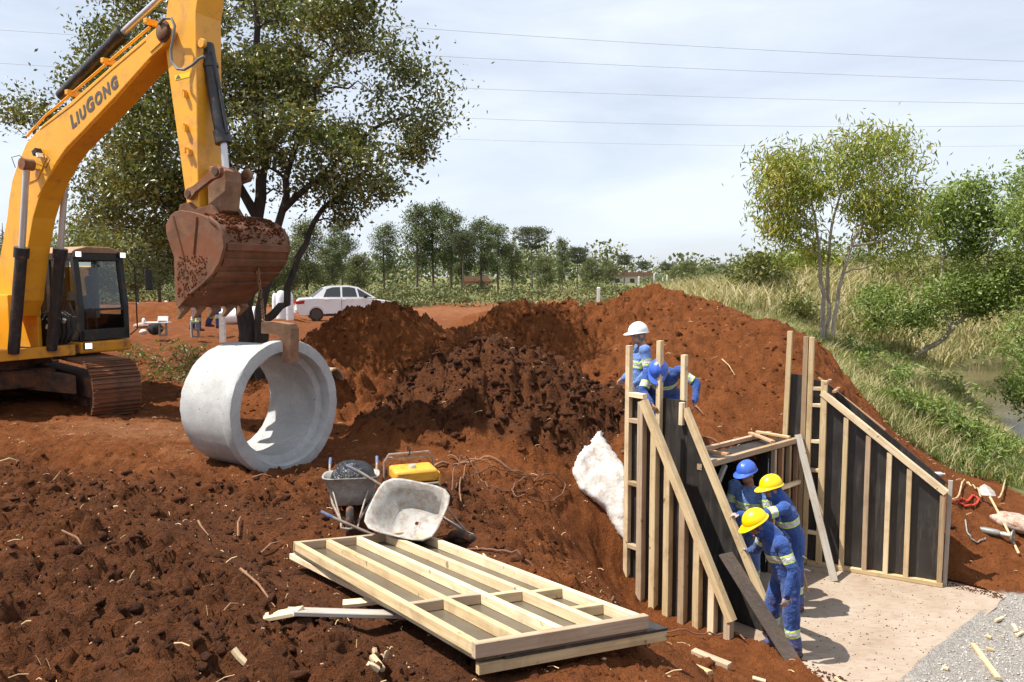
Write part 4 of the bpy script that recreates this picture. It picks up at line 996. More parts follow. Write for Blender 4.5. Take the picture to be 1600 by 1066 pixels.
# concrete lump beside the left form
outl = [(936, 672), (948, 690), (972, 722), (984, 742), (984, 858), (966, 836), (942, 795), (906, 768), (892, 738), (903, 705)]
gx_, gy_ = np.meshgrid(np.arange(886, 992, 3.0), np.arange(664, 868, 3.0)); ins = in_poly(gx_, gy_, outl); dd = poly_dist(gx_, gy_, outl + [outl[0]])
vs = []; idm = -np.ones(gx_.shape, int); msk = (dd < 4) | ins; dep = np.full(gx_.shape, np.nan)
for i, j in zip(*np.nonzero(msk)): dep[i, j] = hit(float(gx_[i, j]), float(gy_[i, j])).y
fill = np.where(msk, dep, np.nanmean(dep, axis=1, keepdims=True)); fill = np.where(np.isnan(fill), np.nanmean(dep), fill)
for _ in range(14): e_ = np.pad(fill, 1, mode='edge'); fill = (e_[:-2, 1:-1] + e_[2:, 1:-1] + e_[1:-1, :-2] + e_[1:-1, 2:] + 4 * fill) / 8
for i, j in zip(*np.nonzero(msk)):
    d = dd[i, j] if ins[i, j] else -dd[i, j]; n4 = fbm(np.array([gx_[i, j] * .045]), np.array([gy_[i, j] * .045]), 4, 3)[0] - .5
    q = at(float(gx_[i, j]), float(gy_[i, j]), float(fill[i, j]) - .12 * min(1, max(0, d) / 9) ** .5 + (.25 if d < 0 else 0) + .06 * n4)
    idm[i, j] = len(vs); vs.append(q)
fs = [(idm[i, j], idm[i, j + 1], idm[i + 1, j + 1], idm[i + 1, j]) for i in range(idm.shape[0] - 1) for j in range(idm.shape[1] - 1) if min(idm[i, j], idm[i, j + 1], idm[i + 1, j], idm[i + 1, j + 1]) >= 0]
base_obj('concrete_lump', MB().add(vs, fs), 'lime', 'whitish concrete lump on the soil bank left of the left formwork', 'concrete', origin=vs[0], smooth=True, angle=80)

def plank(pix0, pix1, w, t, mat, label, cat='plank', lift=.03, name='plank', tilt=0.0, group=None, lift2=None):
    a = hit(*pix0); b = hit(*pix1); a = gset(a, lift); b = gset(b, lift if lift2 is None else lift2)
    o = timber(name, a, b, w, t, mat); o.matrix_basis = o.matrix_basis @ Matrix.Rotation(tilt, 4, 'X'); return tag(o, label, cat, group)
plank((455, 984), (625, 978), .17, .028, 'grey_timber', 'weathered grey plank under the left edge of the formwork panel', lift=.08, tilt=-.15)
plank((398, 977), (470, 985), .11, .03, 'pine', 'splintered pale board end left of the weathered plank', lift=.06)
plank((536, 958), (590, 952), .10, .03, 'pine', 'short pale board lying just left of the formwork panel edge', lift=.07)
plank((1083, 1024), (1140, 1046), .09, .05, 'old_pine', 'dirty timber offcut in the soil below the left formwork', lift=.04)
plank((1082, 1040), (1110, 1062), .06, .03, 'pine', 'splintered pale stick below the dirty timber offcut', lift=.05)
plank((1176, 1056), (1196, 1063), .05, .02, 'pine', 'small pale wood chip near the bottom edge by the slab', 'wood chip', lift=.03, name='wood_chip')
plank((1520, 1006), (1560, 1066), .055, .035, 'pine', 'long pine batten lying on the gravel', lift=.03)
chips = [((1555, 974), (1567, 970)), ((1583, 980), (1589, 989)), ((1588, 994), (1598, 990)), ((1541, 994), (1549, 998)), ((1540, 1014), (1553, 1018)), ((1473, 1045), (1482, 1049)), ((1304, 1058), (1314, 1063)), ((365, 1044), (384, 1047)), ((582, 1047), (598, 1056)), ((575, 1062), (592, 1060))]
wh = ['on the gravel nearest the slab edge', 'on the gravel, upper of the close pair', 'on the gravel, right of the close pair', 'on the gravel left of the close pair', 'thin one above the batten on the gravel', 'at the slab edge near the bottom', 'on the slab near the bottom edge', 'in the soil at the bottom left', 'in the soil below the grey plank', 'lowest one below the grey plank']
for (a, b), w in zip(chips, wh): plank(a, b, .035, .03, 'pine', 'small pale wood offcut ' + w, 'wood offcut', lift=.02, name='wood_offcut', group='wood offcuts')
# bent strip of tyre rubber
cord('rubber_strip', [(585, 1010), (588, 1022), (598, 1032), (606, 1036)], .018, 'old_pine', 'curved pale strip lying on the soil below the grey plank', 'strip', dz=.02)
# sticks on the dark soil
SK = [((167, 787), (197, 812)), ((98, 858), (135, 866)), ((376, 905), (430, 940)), ((372, 842), (376, 812)), ((310, 820), (326, 842)), ((185, 935), (206, 925)), ((350, 945), (372, 938)), ((252, 990), (270, 968)), ((408, 868), (440, 850)), ((0, 735), (30, 730)), ((60, 760), (95, 740)), ((755, 870), (775, 900)), ((690, 910), (720, 930)), ((395, 760), (425, 756)), ((820, 1010), (860, 1030)), ((1100, 690), (1125, 704)), ((1128, 565), (1148, 590)), ((1085, 640), (1100, 655))]
where = ['pale, below the excavator track', 'forked, in the left dark soil', 'curved, left of the grey plank', 'upright, between pipe and panel', 'short, below the pipe', 'short, in the left foreground soil', 'short, above the splintered board', 'thin, in the left foreground', 'thin, left of the panel corner', 'pale, at the left picture edge', 'thin, below the left track', 'pale, beside the big panel', 'thin, on the big panel side', 'tiny, below the pipe', 'thin, right of the big panel', 'on the red heap low down', 'long, on the red heap', 'short, on the red heap']
for (a, b), w in zip(SK, where):
    A_ = gset(hit(*a), .025); B_ = gset(hit(*b), .03); mid = (A_ + B_) / 2 + Vector((rnd.uniform(-.02, .02), rnd.uniform(-.02, .02), .03))
    base_obj('stick', MB().tube([A_, mid, B_], [.010, .009, .005], 6), 'straw' if 'pale' in w or 'long' in w else 'root', 'dry stick ' + w, 'stick', 'dry sticks on the soil', origin=A_, smooth=True)
# litter of straw and root bits (nobody could count it)
r = np.random.default_rng(3); N = 1300
x = r.uniform(-7, 8, N); y = r.uniform(4.2, 15, N); z, dk, dr, gr_, gv = ground_z(x, y); kp = ~in_poly(x, y, SLAB_POLY) & (gr_ < .5); x, y, z = x[kp], y[kp], z[kp]; n = len(x)
a = r.uniform(0, 6.28, n); L_ = r.uniform(.02, .11, n); w_ = r.uniform(.001, .0028, n); up_ = r.uniform(-.15, .5, n) * L_
P0 = np.stack([x, y, z + .012], -1); D_ = np.stack([np.cos(a) * L_, np.sin(a) * L_, up_], -1); S_ = np.stack([-np.sin(a) * w_, np.cos(a) * w_, w_], -1)
co = np.stack([P0 - S_, P0 + S_, P0 + D_ * .5 + S_ + [0, 0, .01], P0 + D_ * .5 - S_ + [0, 0, .01], P0 + D_ + S_, P0 + D_ - S_], 1).reshape(-1, 3); o6 = np.arange(n)[:, None] * 6
F = np.concatenate([o6 + np.array([[0, 1, 2, 3]]), o6 + np.array([[3, 2, 4, 5]])])
o = kind(link(bpy.data.objects.new('straw_litter', np_mesh('straw_litter', co, F, ['straw'], smooth=False))), 'stuff'); o['label'] = 'bits of straw and root scattered over the dug soil'; o['category'] = 'litter'

# tools and rubbish on the bank right of the right form
def world_tube(name, P, r, mat, label, cat, n=8): return base_obj(name, MB().tube(P, r, n), mat, label, cat, origin=P[0], smooth=True)
a = gset(hit(1592, 868), .05); b = gset(hit(1545, 792), .14)
sh = thing('shovel', 'shovel with wooden handle leaning on the sack at the right edge', 'shovel', a)
part('handle', MB().tube([a, (a + b) / 2 + V2(0, 0, .02), b], .018, 8), 'pine', sh, smooth=True, world=True)
d = (b - a).normalized(); s_ = d.cross(Z3).normalized(); up_v = s_.cross(d)
bl = [(-.02, 0), (-.10, .04), (-.115, .16), (-.07, .26), (0, .30), (.07, .26), (.115, .16), (.10, .04), (.02, 0)]
mb = MB(); vs = [b + s_ * x_ + d * (y_ - .03) + up_v * (.03 - abs(x_) * .35) for x_, y_ in bl]; vs2 = [v - up_v * .006 for v in vs]; n = len(bl)
mb.add(vs + vs2, [tuple(range(n)), tuple(range(2 * n - 1, n - 1, -1))] + [(i, (i + 1) % n, n + (i + 1) % n, n + i) for i in range(n)])
part('blade', mb, 'zinc', sh, world=True)
sc = gset(hit(1590, 825), .10); mb = MB().sphere((0, 0, 0), 1, 28, 18); vv = np.array(mb.v); vv *= (1 + .18 * (fbm(vv[:, 0] * 2 + 3, vv[:, 1] * 2 + vv[:, 2], 3, 5) - .5) * 2)[:, None]; vv *= [.36, .26, .12]
mb.v = [tuple(v) for v in vv]; o = base_obj('sack', mb, 'sack', 'dirty whitish sack lying at the right edge of the site', 'sack', smooth=True); o.location = sc; o.rotation_euler = (0, .15, -.9)
tl = gset(hit(1548, 835), .06)
pt_ = thing('power_tool', 'grey hand power tool lying on the bank right of the right formwork', 'power tool', tl, -.8)
part('motor_body', MB().tube([(-.16, 0, 0), (-.10, 0, 0), (.08, 0, 0), (.13, 0, 0)], [.035, .05, .05, .03], 14), 'tool_grey', pt_, smooth=True)
part('gear_head', MB().tube([(.13, 0, 0), (.18, 0, 0), (.25, 0, -.01)], [.03, .038, .02], 12), 'alu', pt_, smooth=True)
part('grip', MB().tube([(-.14, 0, 0), (-.20, .09, .01), (-.18, .17, .01), (-.08, .19, .0)], [.028, .024, .022, .02], 10), 'tool_grey', pt_, smooth=True)
part('guard', MB().lathe([(.09, 0), (.10, .005), (.10, .02), (.02, .03)], 20, Matrix.Translation((.27, 0, -.01)) @ Matrix.Rotation(1.57, 4, 'Y')), 'tool_grey', pt_, smooth=True)
cord('cable', [(1508, 820), (1512, 838), (1525, 850), (1540, 846)], .012, 'tool_grey', 'grey cord of the power tool curling to the left', 'cord')
cord('rope', [(1490, 786), (1500, 780), (1512, 784), (1522, 780), (1530, 788), (1512, 790), (1498, 784)], .016, 'rope_red', 'red rope bundle on the bank behind the right formwork', 'rope', dz=.03)
bo = gset(hit(1463, 747), .035)
o = base_obj('bottle', MB().lathe([(0, -.14), (.032, -.14), (.034, -.12), (.034, .06), (.014, .10), (.014, .13), (0, .13)], 16, Matrix.Rotation(1.57, 4, 'Y')), 'pvc', 'clear plastic bottle lying on the bank below the grass', 'bottle', smooth=True); o.location = bo
plank((1430, 768), (1440, 748), .09, .02, 'ply', 'short dark plywood strip sticking out behind the right formwork', lift=.05, lift2=.12, name='board')
cord('tree_root', [(1485, 790), (1498, 778), (1510, 757), (1520, 765), (1532, 785)], .012, 'straw', 'dry forked branch on the bank above the red rope', 'branch', dz=.06)
cord('tree_root', [(1600, 700), (1570, 760), (1560, 785)], .014, 'straw', 'dry branch at the water edge', 'branch', dz=.06)
# ------------------------------------------------------------------ excavator
EF = V2(.88, -.475).normalized(); EL = V2(-EF.y, EF.x)
E0 = Vector((-8.10, 12.72, .20))
ex = thing('excavator', 'yellow crawler excavator with its arm lowered over the concrete pipe', 'excavator', E0, math.atan2(EF.y, EF.x))
def em(px, py, lat):
    """pixel -> machine coordinates (forward, z) on the plane lat metres to the machine's left"""
    o = E0 + EL * lat; s, z = on_plane(px, py, o, EF); return (s, z - E0.z)
X1, Y1 = Vector((1, 0, 0)), Vector((0, 1, 0))
def side_prism(name, pix, lat_ref, lat0, lat1, mat, parent=ex, bevel=.0, **k):
    poly = [em(a, b, lat_ref) for a, b in pix]
    return part(name, MB().prism(poly, (0, (lat0 + lat1) / 2, 0), X1, Z3, Y1, lat1 - lat0), mat, parent, bevel=bevel, **k)
def P3(px, py, lat): s, z = em(px, py, lat); return Vector((s, lat, z))
BN = -.28
boom_px = [(11, 340), (14, 310), (19, 281), (29, 252), (41.5, 223), (67, 194.6), (110, 159.5), (172, 105), (223, 61), (245.6, 41.5), (258, 38), (266, 43), (269.5, 50), (266, 60), (255, 72), (234, 91), (178.6, 153), (127.6, 207), (104, 231), (88, 254), (72, 283), (60.6, 311), (52, 340), (44, 385), (38, 430), (34, 470), (25, 495), (6, 495), (-8, 480), (-6, 450), (0, 400)]
boom = side_prism('boom', boom_px, BN, BN, .06, 'yellow', bevel=.012)
# thin weld flange along the boom's near edge and the pivot bosses
def disc(name, px, py, lat, r, t, mat, parent=ex, n=24):
    c = P3(px, py, lat); return part(name, MB().lathe([(0, -t / 2), (r * .9, -t / 2), (r, -t / 2 + .008), (r, t / 2 - .008), (r * .9, t / 2), (0, t / 2)], n, Matrix.Translation(c) @ Matrix.Rotation(math.pi / 2, 4, 'X')), mat, parent, smooth=True)
disc('pivot_pin', 255, 49, BN - .02, .10, .06, 'claw_steel', boom)
# steel pipes running on top of the boom
for k in range(2):
    part('hydraulic_pipe', MB().tube([P3(44 + k * 2, 216 - k * 4, BN + .08 + k * .1) + Vector((-.02, 0, .03)), P3(70, 188, BN + .08 + k * .1) + Vector((-.02, 0, .04)), P3(172, 101, BN + .08 + k * .1) + Vector((-.02, 0, .04)), P3(236, 47, BN + .08 + k * .1) + Vector((-.02, 0, .04))], .018, 8), 'yellow', boom, smooth=True)
for px, py in ((115, 152), (171, 103), (238, 42)):
    part('pipe_clamp', MB().box(P3(px, py, BN + .1) + Vector((0, 0, .05)), (.07, .22, .07)), 'yellow', boom, bevel=.01)
lampo = part('work_lamp', MB().box(P3(58, 238, BN - .07), (.10, .10, .08), Matrix.Rotation(-.5, 3, 'Y')), 'black_paint', boom, bevel=.01)
part('lamp_lens', MB().box(P3(62, 243, BN - .09), (.03, .085, .065), Matrix.Rotation(-.5, 3, 'Y')), 'lamp', lampo)
# lettering on the boom side
def lettering(parent):
    a = P3(113, 201, BN); b = P3(187, 132, BN); d = (b - a); W = d.length; d.normalize(); upv = Vector((-d.z, 0, d.x))
    if upv.z < 0: upv = -upv
    vs = []; fs = []; xpos = 0.0
    for ch, sz in (('L', 1.0), ('I', .84), ('U', .84), ('G', 1.0), ('O', .84), ('N', .84), ('G', .84)):
        cu = bpy.data.curves.new('letter', 'FONT'); cu.body = ch; cu.size = sz; cu.offset = .042; cu.shear = .22; cu.resolution_u = 3
        ob = bpy.data.objects.new('letter', cu); link(ob); dg = bpy.context.evaluated_depsgraph_get(); me = bpy.data.meshes.new_from_object(ob.evaluated_get(dg))
        xs = [v.co.x for v in me.vertices]; x0, x1 = min(xs), max(xs); o = len(vs)
        vs += [(v.co.x - x0 + xpos, v.co.y) for v in me.vertices]; fs += [tuple(i + o for i in p.vertices) for p in me.polygons]; xpos += x1 - x0
        xpos += .045 if ch != 'L' else .05; bpy.data.objects.remove(ob); bpy.data.curves.remove(cu); bpy.data.meshes.remove(me)
    sc_ = W / max(v[0] for v in vs)
    out = [a + d * (x * sc_) + upv * (y * sc_ + .0) + Vector((0, -.006, 0)) for x, y in vs]
    return part('lettering', MB().add(out, fs), 'decal', parent)
lettering(boom)
# doubling plates, weld seams and grease on the boom
side_prism('side_plate', [(228, 70), (250, 47), (262, 46), (263, 56), (252, 67), (236, 82)], BN, BN - .012, BN - .001, 'yellow', boom, bevel=.003)
side_prism('side_plate', [(28, 262), (40, 236), (58, 232), (74, 246), (60, 280), (36, 290)], BN, BN - .012, BN - .001, 'yellow', boom, bevel=.003)
for seam in ([(62, 200), (112, 162), (172, 108), (226, 62)], [(58, 306), (74, 276), (98, 240), (130, 206), (180, 154), (232, 94)]):
    part('weld_seam', MB().tube([P3(a + (2 if i_ else 1), b + 2, BN) for i_, (a, b) in enumerate(seam)], .008, 5), 'yellow', boom, smooth=True)
disc('grease_ring', 42, 257, BN - .004, .13, .012, 'under', boom); disc('grease_ring', 255, 49, BN - .016, .135, .012, 'under', boom)
# stick
stick_px = [(264, -8), (258, 32), (257, 66), (265, 128), (277.5, 217), (289, 300), (294, 334), (303, 345), (312, 338), (309.5, 287), (306.5, 96), (306, 20), (313, -30), (318, -70), (300, -95), (282, -80), (270, -40)]
SN = -.20
stick = side_prism('stick', stick_px, SN, SN, .20, 'yellow', bevel=.012)
for (x, y) in ((285, 145), (287, 148), (286, 198), (288, 201), (288, 235), (294, 238)):
    part('hose_bracket', MB().box(P3(x + 2, y, SN - .03), (.035, .06, .07)), 'yellow', stick)
def cyl_between(name, a, b, r, mat, parent=ex, n=16): return part(name, MB().tube([a, b], r, n), mat, parent, smooth=True)
side_prism('warning_label', [(273, 118), (297, 112), (298, 120), (274, 126)], SN, SN - .004, SN - .001, 'helmet_yellow', stick)
side_prism('warning_mark', [(275, 124), (279, 117), (283, 122)], SN, SN - .007, SN - .0045, 'decal', stick)
# stick cylinder on top of the boom
a = P3(100, 163, -.1) + Vector((-.05, 0, .12)); b = P3(196, 62, -.1) + Vector((-.03, 0, .10)); c = P3(276, -26, -.1)
sc1 = cyl_between('stick_cylinder', a, b, .085, 'cyl'); cyl_between('rod', b, c, .045, 'chrome', sc1); cyl_between('gland', b - (b - a).normalized() * .16, b, .10, 'cyl', sc1)
# bucket cylinder in front of the stick
a = P3(323, 70, 0); b = P3(349, 222, 0); c = P3(353, 268, 0)
bc1 = cyl_between('bucket_cylinder', a, b, .088, 'cyl'); cyl_between('rod', b, c, .045, 'chrome', bc1); cyl_between('gland', b - (b - a).normalized() * .14, b + (b - a).normalized() * .02, .105, 'cyl', bc1); cyl_between('collar', a + (b - a) * .2, a + (b - a) * .24, .10, 'cyl', bc1)
part('hydraulic_pipe', MB().tube([a + Vector((.10, -.02, -.1)), a + (b - a) * .5 + Vector((.11, -.02, 0)), b + Vector((.10, -.02, .1))], .02, 8), 'cyl', bc1, smooth=True)
side_prism('cylinder_bracket', [(306, 20), (316, 55), (323, 62), (322, 80), (312, 78), (306, 60)], 0, -.15, .15, 'yellow', stick, bevel=.01)
disc('pivot_pin', 316, 68, -.16, .06, .05, 'yellow', stick)
# hose loop at the boom head
hp_ = [P3(*q, BN - .06) for q in ((248, 38), (256, 29), (268, 29), (273, 40), (271, 58), (267, 78), (268, 95), (277, 108), (288, 109), (300, 102), (311, 92), (319, 88))]
part('hydraulic_hose', MB().tube(hp_, .017, 8), 'trim_grey', boom, smooth=True)
part('hydraulic_hose', MB().tube([P3(*q, BN + .1) for q in ((78, 182), (62, 187), (56, 196), (53, 210))], .02, 8), 'hose', boom, smooth=True)
part('wiring', MB().tube([P3(*q, BN - .05) for q in ((24, 262), (18, 246), (30, 243), (40, 250), (62, 258), (72, 262), (78, 250), (73, 243))], .006, 5), 'hose', boom, smooth=True)
# lift cylinders either side of the boom foot
for lat in (-.42, .16):
    a = P3(42, 257, -.42); a.y = lat; m = P3(34, 390, -.42); m.y = lat; b = P3(21, 552, -.42); b.y = lat
    lc = cyl_between('lift_cylinder', b, m, .082, 'cyl'); cyl_between('rod', m, a, .046, 'chrome', lc); cyl_between('gland', m - (m - b).normalized() * .12, m + (m - b).normalized() * .03, .105, 'cyl', lc)
    part('rod_eye', MB().lathe([(0, -.08), (.085, -.08), (.085, .08), (0, .08)], 20, Matrix.Translation(a) @ Matrix.Rotation(math.pi / 2, 4, 'X')), 'claw_steel', lc, smooth=True)
# bucket linkage
for lat in (-.24, .24):
    a = P3(340, 268, -.24); b = P3(297, 303, -.24); a.y = b.y = lat; d = (b - a); u = d.normalized(); nrm = Vector((-u.z, 0, u.x)); L_ = d.length
    out = [(0, -.085), (-.06, -.06), (-.085, 0), (-.06, .06), (0, .085), (.12, .05), (L_ - .12, .045), (L_, .075), (L_ + .055, .055), (L_ + .078, 0), (L_ + .055, -.055), (L_, -.075), (L_ - .12, -.045), (.12, -.05)]
    part('side_link', MB().prism(out, a, u, nrm, Y1, .06), 'claw_steel', ex, bevel=.006)
    for q, rr in ((a, .05), (b, .045)): part('link_pin', MB().lathe([(0, -.045), (rr, -.045), (rr, .045), (0, .045)], 16, Matrix.Translation(q) @ Matrix.Rotation(math.pi / 2, 4, 'X')), 'under', ex, smooth=True)
side_prism('bucket_link', [(339, 262), (352, 260), (364, 268), (366, 285), (362, 330), (350, 338), (338, 330), (337, 290)], 0, -.13, .13, 'claw_steel', bevel=.015)
# bucket
KN = -.53; KF = .53
prof_px = [(280, 482), (300, 458), (318, 444), (334, 428), (346, 409), (352.6, 385), (350, 366), (343, 352), (330, 341), (314, 335), (300, 334)]
prof = [em(a, b, KN) for a, b in prof_px]
cx_ = sum(p[0] for p in prof) / len(prof) - .25; cz_ = sum(p[1] for p in prof) / len(prof) + .05

mb = MB(); inn = [((p[0] - cx_) * .955 + cx_, (p[1] - cz_) * .955 + cz_) for p in prof]; n = len(prof)
vs = [Vector((p[0], la, p[1])) for la in (KN, KF) for p in prof] + [Vector((p[0], la, p[1])) for la in (KN, KF) for p in inn]
fs = []
for i in range(n - 1): fs += [(i, i + 1, n + i + 1, n + i), (2 * n + i, 3 * n + i, 3 * n + i + 1, 2 * n + i + 1)]
fs += [(0, n, 3 * n, 2 * n), (n - 1, 3 * n - 1, 4 * n - 1, 2 * n - 1)]
for b0 in (0, n):
    for i in range(n - 1): fs.append((b0 + i, b0 + i + 1, b0 + 2 * n + i + 1, b0 + 2 * n + i))
bucket = part('bucket', MB().add(vs, fs), 'rust', ex, smooth=True, angle=30)
side_px = [(280, 482), (300, 458), (318, 444), (334, 428), (346, 409), (352.6, 385), (350, 366), (343, 352), (330, 341), (314, 335), (300, 331), (285, 329), (275, 331), (268, 337), (261, 352), (262, 366), (268, 385), (274, 402), (275, 435), (275.6, 473)]
for lat, nm in ((KN, 'side_plate'), (KF, 'side_plate')):
    side_prism(nm, side_px, KN, lat - .022, lat + .022, 'rust', bucket, bevel=.006)
# rim bar on the near plate, two stiffeners, wear strips across the back, teeth
rimp = [Vector((p[0], KN - .022, p[1])) for p in [em(a, b, KN) for a, b in prof_px[1:9]]]
part('edge_bar', MB().tube(rimp, .028, 6), 'rust', bucket, smooth=True)
for q in (((273, 338), (290, 404)), ((310, 339), (305, 396))):
    part('stiffener', MB().tube([P3(*q[0], KN) + Vector((0, -.025, 0)), P3(*q[1], KN) + Vector((0, -.025, 0))], .018, 6), 'rust', bucket)
for i in range(2, 6):
    a = Vector((prof[i][0], 0, prof[i][1])); t_ = Vector((prof[i + 1][0] - prof[i - 1][0], 0, prof[i + 1][1] - prof[i - 1][1])).normalized(); nm = Vector((t_.z, 0, -t_.x)); nm = nm if nm.x > 0 else -nm
    q = a + nm * .012; part('wear_strip', MB().prism([(-.045, -.014), (.045, -.014), (.04, .014), (-.04, .014)], q, t_, nm, Y1, 1.04), 'rust', bucket)
tip = em(277, 492, KN); lip = em(284, 478, KN)
for k in range(5):
    la = KN + .05 + (1.06 - .10) * k / 4; d = Vector((tip[0] - lip[0], 0, tip[1] - lip[1])); d = d.normalized() * .20; w = Vector((-d.z, 0, d.x)).normalized() * .055; c = Vector((lip[0], la, lip[1])) + d * .05
    vs = [c - w - Y1 * .055, c + w - Y1 * .055, c + w + Y1 * .055, c - w + Y1 * .055, c + d - w * .2 - Y1 * .03, c + d + w * .2 - Y1 * .03, c + d + w * .2 + Y1 * .03, c + d - w * .2 + Y1 * .03]
    part('tooth', MB().add(vs, [(0, 1, 2, 3), (7, 6, 5, 4), (0, 4, 5, 1), (1, 5, 6, 2), (2, 6, 7, 3), (3, 7, 4, 0)]), 'claw_steel', bucket)
for lat in (-.20, .20):
    side_prism('ear', [(300, 338), (304, 322), (318, 318), (331, 328), (352, 322), (360, 336), (350, 352), (325, 345)], 0, lat - .03, lat + .03, 'rust', bucket, bevel=.005)
# soil stuck in and on the bucket
mb = MB(); q = em(333, 345, KN)
for k in range(420):
    la = rnd.uniform(KN + .04, KF - .04); t_ = rnd.random(); i0 = 5 + t_ * 4.0; a_, b_ = prof[int(i0)], prof[min(int(i0) + 1, len(prof) - 1)]; w_ = i0 - int(i0); R_ = rnd.uniform(.004, .020) * (.5 + t_)
    mb.sphere((a_[0] * (1 - w_) + b_[0] * w_ + .005, la, a_[1] * (1 - w_) + b_[1] * w_ + .005), (R_ * 1.2, R_ * 1.3, R_), 6, 4, jitter=.35)
kind(part('stuck_soil', mb, 'soil_clod', bucket), 'stuff')
mb = MB()
for k in range(260):
    w_ = rnd.random(); a_ = em(300 + rnd.uniform(-20, 26), 430 + rnd.uniform(-30, 36) , KN); R_ = rnd.uniform(.003, .012)
    mb.sphere((a_[0], KN - .024, a_[1]), (R_ * 1.4, R_ * .6, R_ * 1.3), 6, 4, jitter=.35)
kind(part('stuck_soil', mb, 'soil_clod', bucket), 'stuff')
# chain hanging over the bucket to the lifting claw
def chain(name, pts, label):
    P = [Vector(p) for p in pts]; mb = MB(); L_ = 0; pos = []
    for a, b in zip(P[:-1], P[1:]):
        m = max(1, int((b - a).length / .055))
        for i in range(m): pos.append((a + (b - a) * (i / m), (b - a).normalized()))
    for i, (c, t_) in enumerate(pos):
        o1 = t_.orthogonal().normalized(); o2 = t_.cross(o1); s = o1 if i % 2 else o2
        mb.tube([c + t_ * .036 * math.cos(w) + s * .020 * math.sin(w) for w in np.linspace(0, 2 * math.pi, 11)], .0075, 5, cap=False)
    return base_obj(name, mb, 'claw_steel', label, 'chain', origin=P[0], smooth=True)
ROT = Matrix.Rotation(math.atan2(EF.y, EF.x), 4, 'Z'); MW = Matrix.Translation(E0) @ ROT
c0 = MW @ Vector((em(378, 341, .15)[0], .1, em(378, 341, .15)[1]))
dC = c0.y
chain('chain', [at(385, 338, dC), at(393, 356, dC - .10), at(399, 385, dC - .16), at(405, 440, dC - .15), at(409, 470, dC - .05), at(412, 503, cy_ + .06)], 'rusty chain hanging over the bucket back down to the lifting claw')
# upper structure
part('deck', MB().box((-.85, 0, 1.03), (3.6, 2.5, .14)), 'under', ex, bevel=.01)
part('front_beam', MB().box((.93, -.30, 1.03), (.10, 1.7, .17)), 'orange_plate', ex, bevel=.01)
part('engine_hood', MB().box((-1.9, -.05, 1.75), (1.5, 2.55, 1.3)), 'yellow', ex, bevel=.08)
part('counterweight', MB().box((-2.85, 0, 1.55), (.5, 2.6, 1.1)), 'yellow', ex, bevel=.15)
part('side_box', MB().box((-.15, -.98, 1.42), (2.1, .62, .64)), 'yellow', ex, bevel=.04)
part('boom_bracket', MB().box((.45, -.33, 1.5), (.7, .07, .85)), 'yellow', ex, bevel=.01); part('boom_bracket', MB().box((.45, .10, 1.5), (.7, .06, .85)), 'yellow', ex, bevel=.01)
part('valve_block', MB().box((.62, .36, 1.32), (.5, .3, .4)), 'black_paint', ex, bevel=.02)
for k in range(6):
    y_ = .16 + .07 * k; part('hydraulic_hose', MB().tube([(.88, y_, 1.15), (.98, y_, 1.32), (.95, y_, 1.58), (.85, y_ - .02, 1.63), (.74, y_ - .03, 1.5)], .021, 8), 'hose', ex, smooth=True)
for k in range(3):
    y_ = .10 + .13 * k; part('hose_fitting', MB().lathe([(0, 0), (.03, 0), (.03, .06), (0, .06)], 12, Matrix.Translation((.99, y_, 1.40 + .04 * k)) @ Matrix.Rotation(.6, 4, 'Y')), 'chrome', ex, smooth=True)
# cab
CX0, CX1, CY0, CY1, CZ0, CZ1 = -.72, .99, .63, 1.52, .96, 2.62
cab = part('cab', MB().box(((CX0 + CX1) / 2, (CY0 + CY1) / 2, CZ0 + .09), (CX1 - CX0 + .04, CY1 - CY0 + .02, .19)), 'orange_plate', ex, bevel=.03)
fz = .22; gz0 = CZ0 + .20
def bar(name, a, b, w, mat='black_paint', par=cab, h=None): return part(name, MB().tube([a, b], w, 4), mat, par)
def cbox(name, c, s, mat, bevel=.0): return part(name, MB().box(c, s), mat, cab, bevel=bevel)
cbox('lower_panel', (CX1 - .035, (CY0 + CY1) / 2, gz0 + .09), (.07, CY1 - CY0, .18), 'black_paint', .01)
cbox('lower_panel', ((CX0 + CX1) / 2 - .04, CY0 + .03, gz0 + .20), (CX1 - CX0 - .08, .06, .40), 'black_paint', .01)
cbox('lower_panel', ((CX0 + CX1) / 2 - .04, CY1 - .03, gz0 + .20), (CX1 - CX0 - .08, .06, .40), 'black_paint', .01)
cbox('rear_panel', (CX0 + .03, (CY0 + CY1) / 2, gz0 + .35), (.06, CY1 - CY0 - .01, .70), 'black_paint', .01)
XT = CX1 - .14                                            # windscreen leans back towards the roof
for y_ in (CY0 + .045, CY1 - .045):
    part('front_pillar', MB().prism([(CX1 - .09, gz0), (CX1, gz0), (CX1, gz0 + .55), (XT + .04, CZ1 - .08), (XT - .06, CZ1 - .08), (CX1 - .10, gz0 + .55)], (0, y_, 0), X1, Z3, Y1, .09), 'black_paint', cab, bevel=.012)
    part('middle_pillar', MB().box((.18, y_, (gz0 + CZ1) / 2), (.10, .075, CZ1 - gz0 - .1)), 'black_paint', cab, bevel=.012)
    part('rear_pillar', MB().box((CX0 + .05, y_, (gz0 + CZ1) / 2), (.10, .08, CZ1 - gz0 - .1)), 'black_paint', cab, bevel=.012)
    part('roof_rail', MB().box(((CX0 + XT) / 2, y_, CZ1 - .10), (XT - CX0, .09, .12)), 'black_paint', cab, bevel=.015)
part('roof_rail', MB().box((XT - .01, (CY0 + CY1) / 2, CZ1 - .10), (.10, CY1 - CY0 - .1, .13)), 'black_paint', cab, bevel=.015)
part('roof_rail', MB().box((CX0 + .05, (CY0 + CY1) / 2, CZ1 - .10), (.10, CY1 - CY0 - .1, .12)), 'black_paint', cab, bevel=.015)
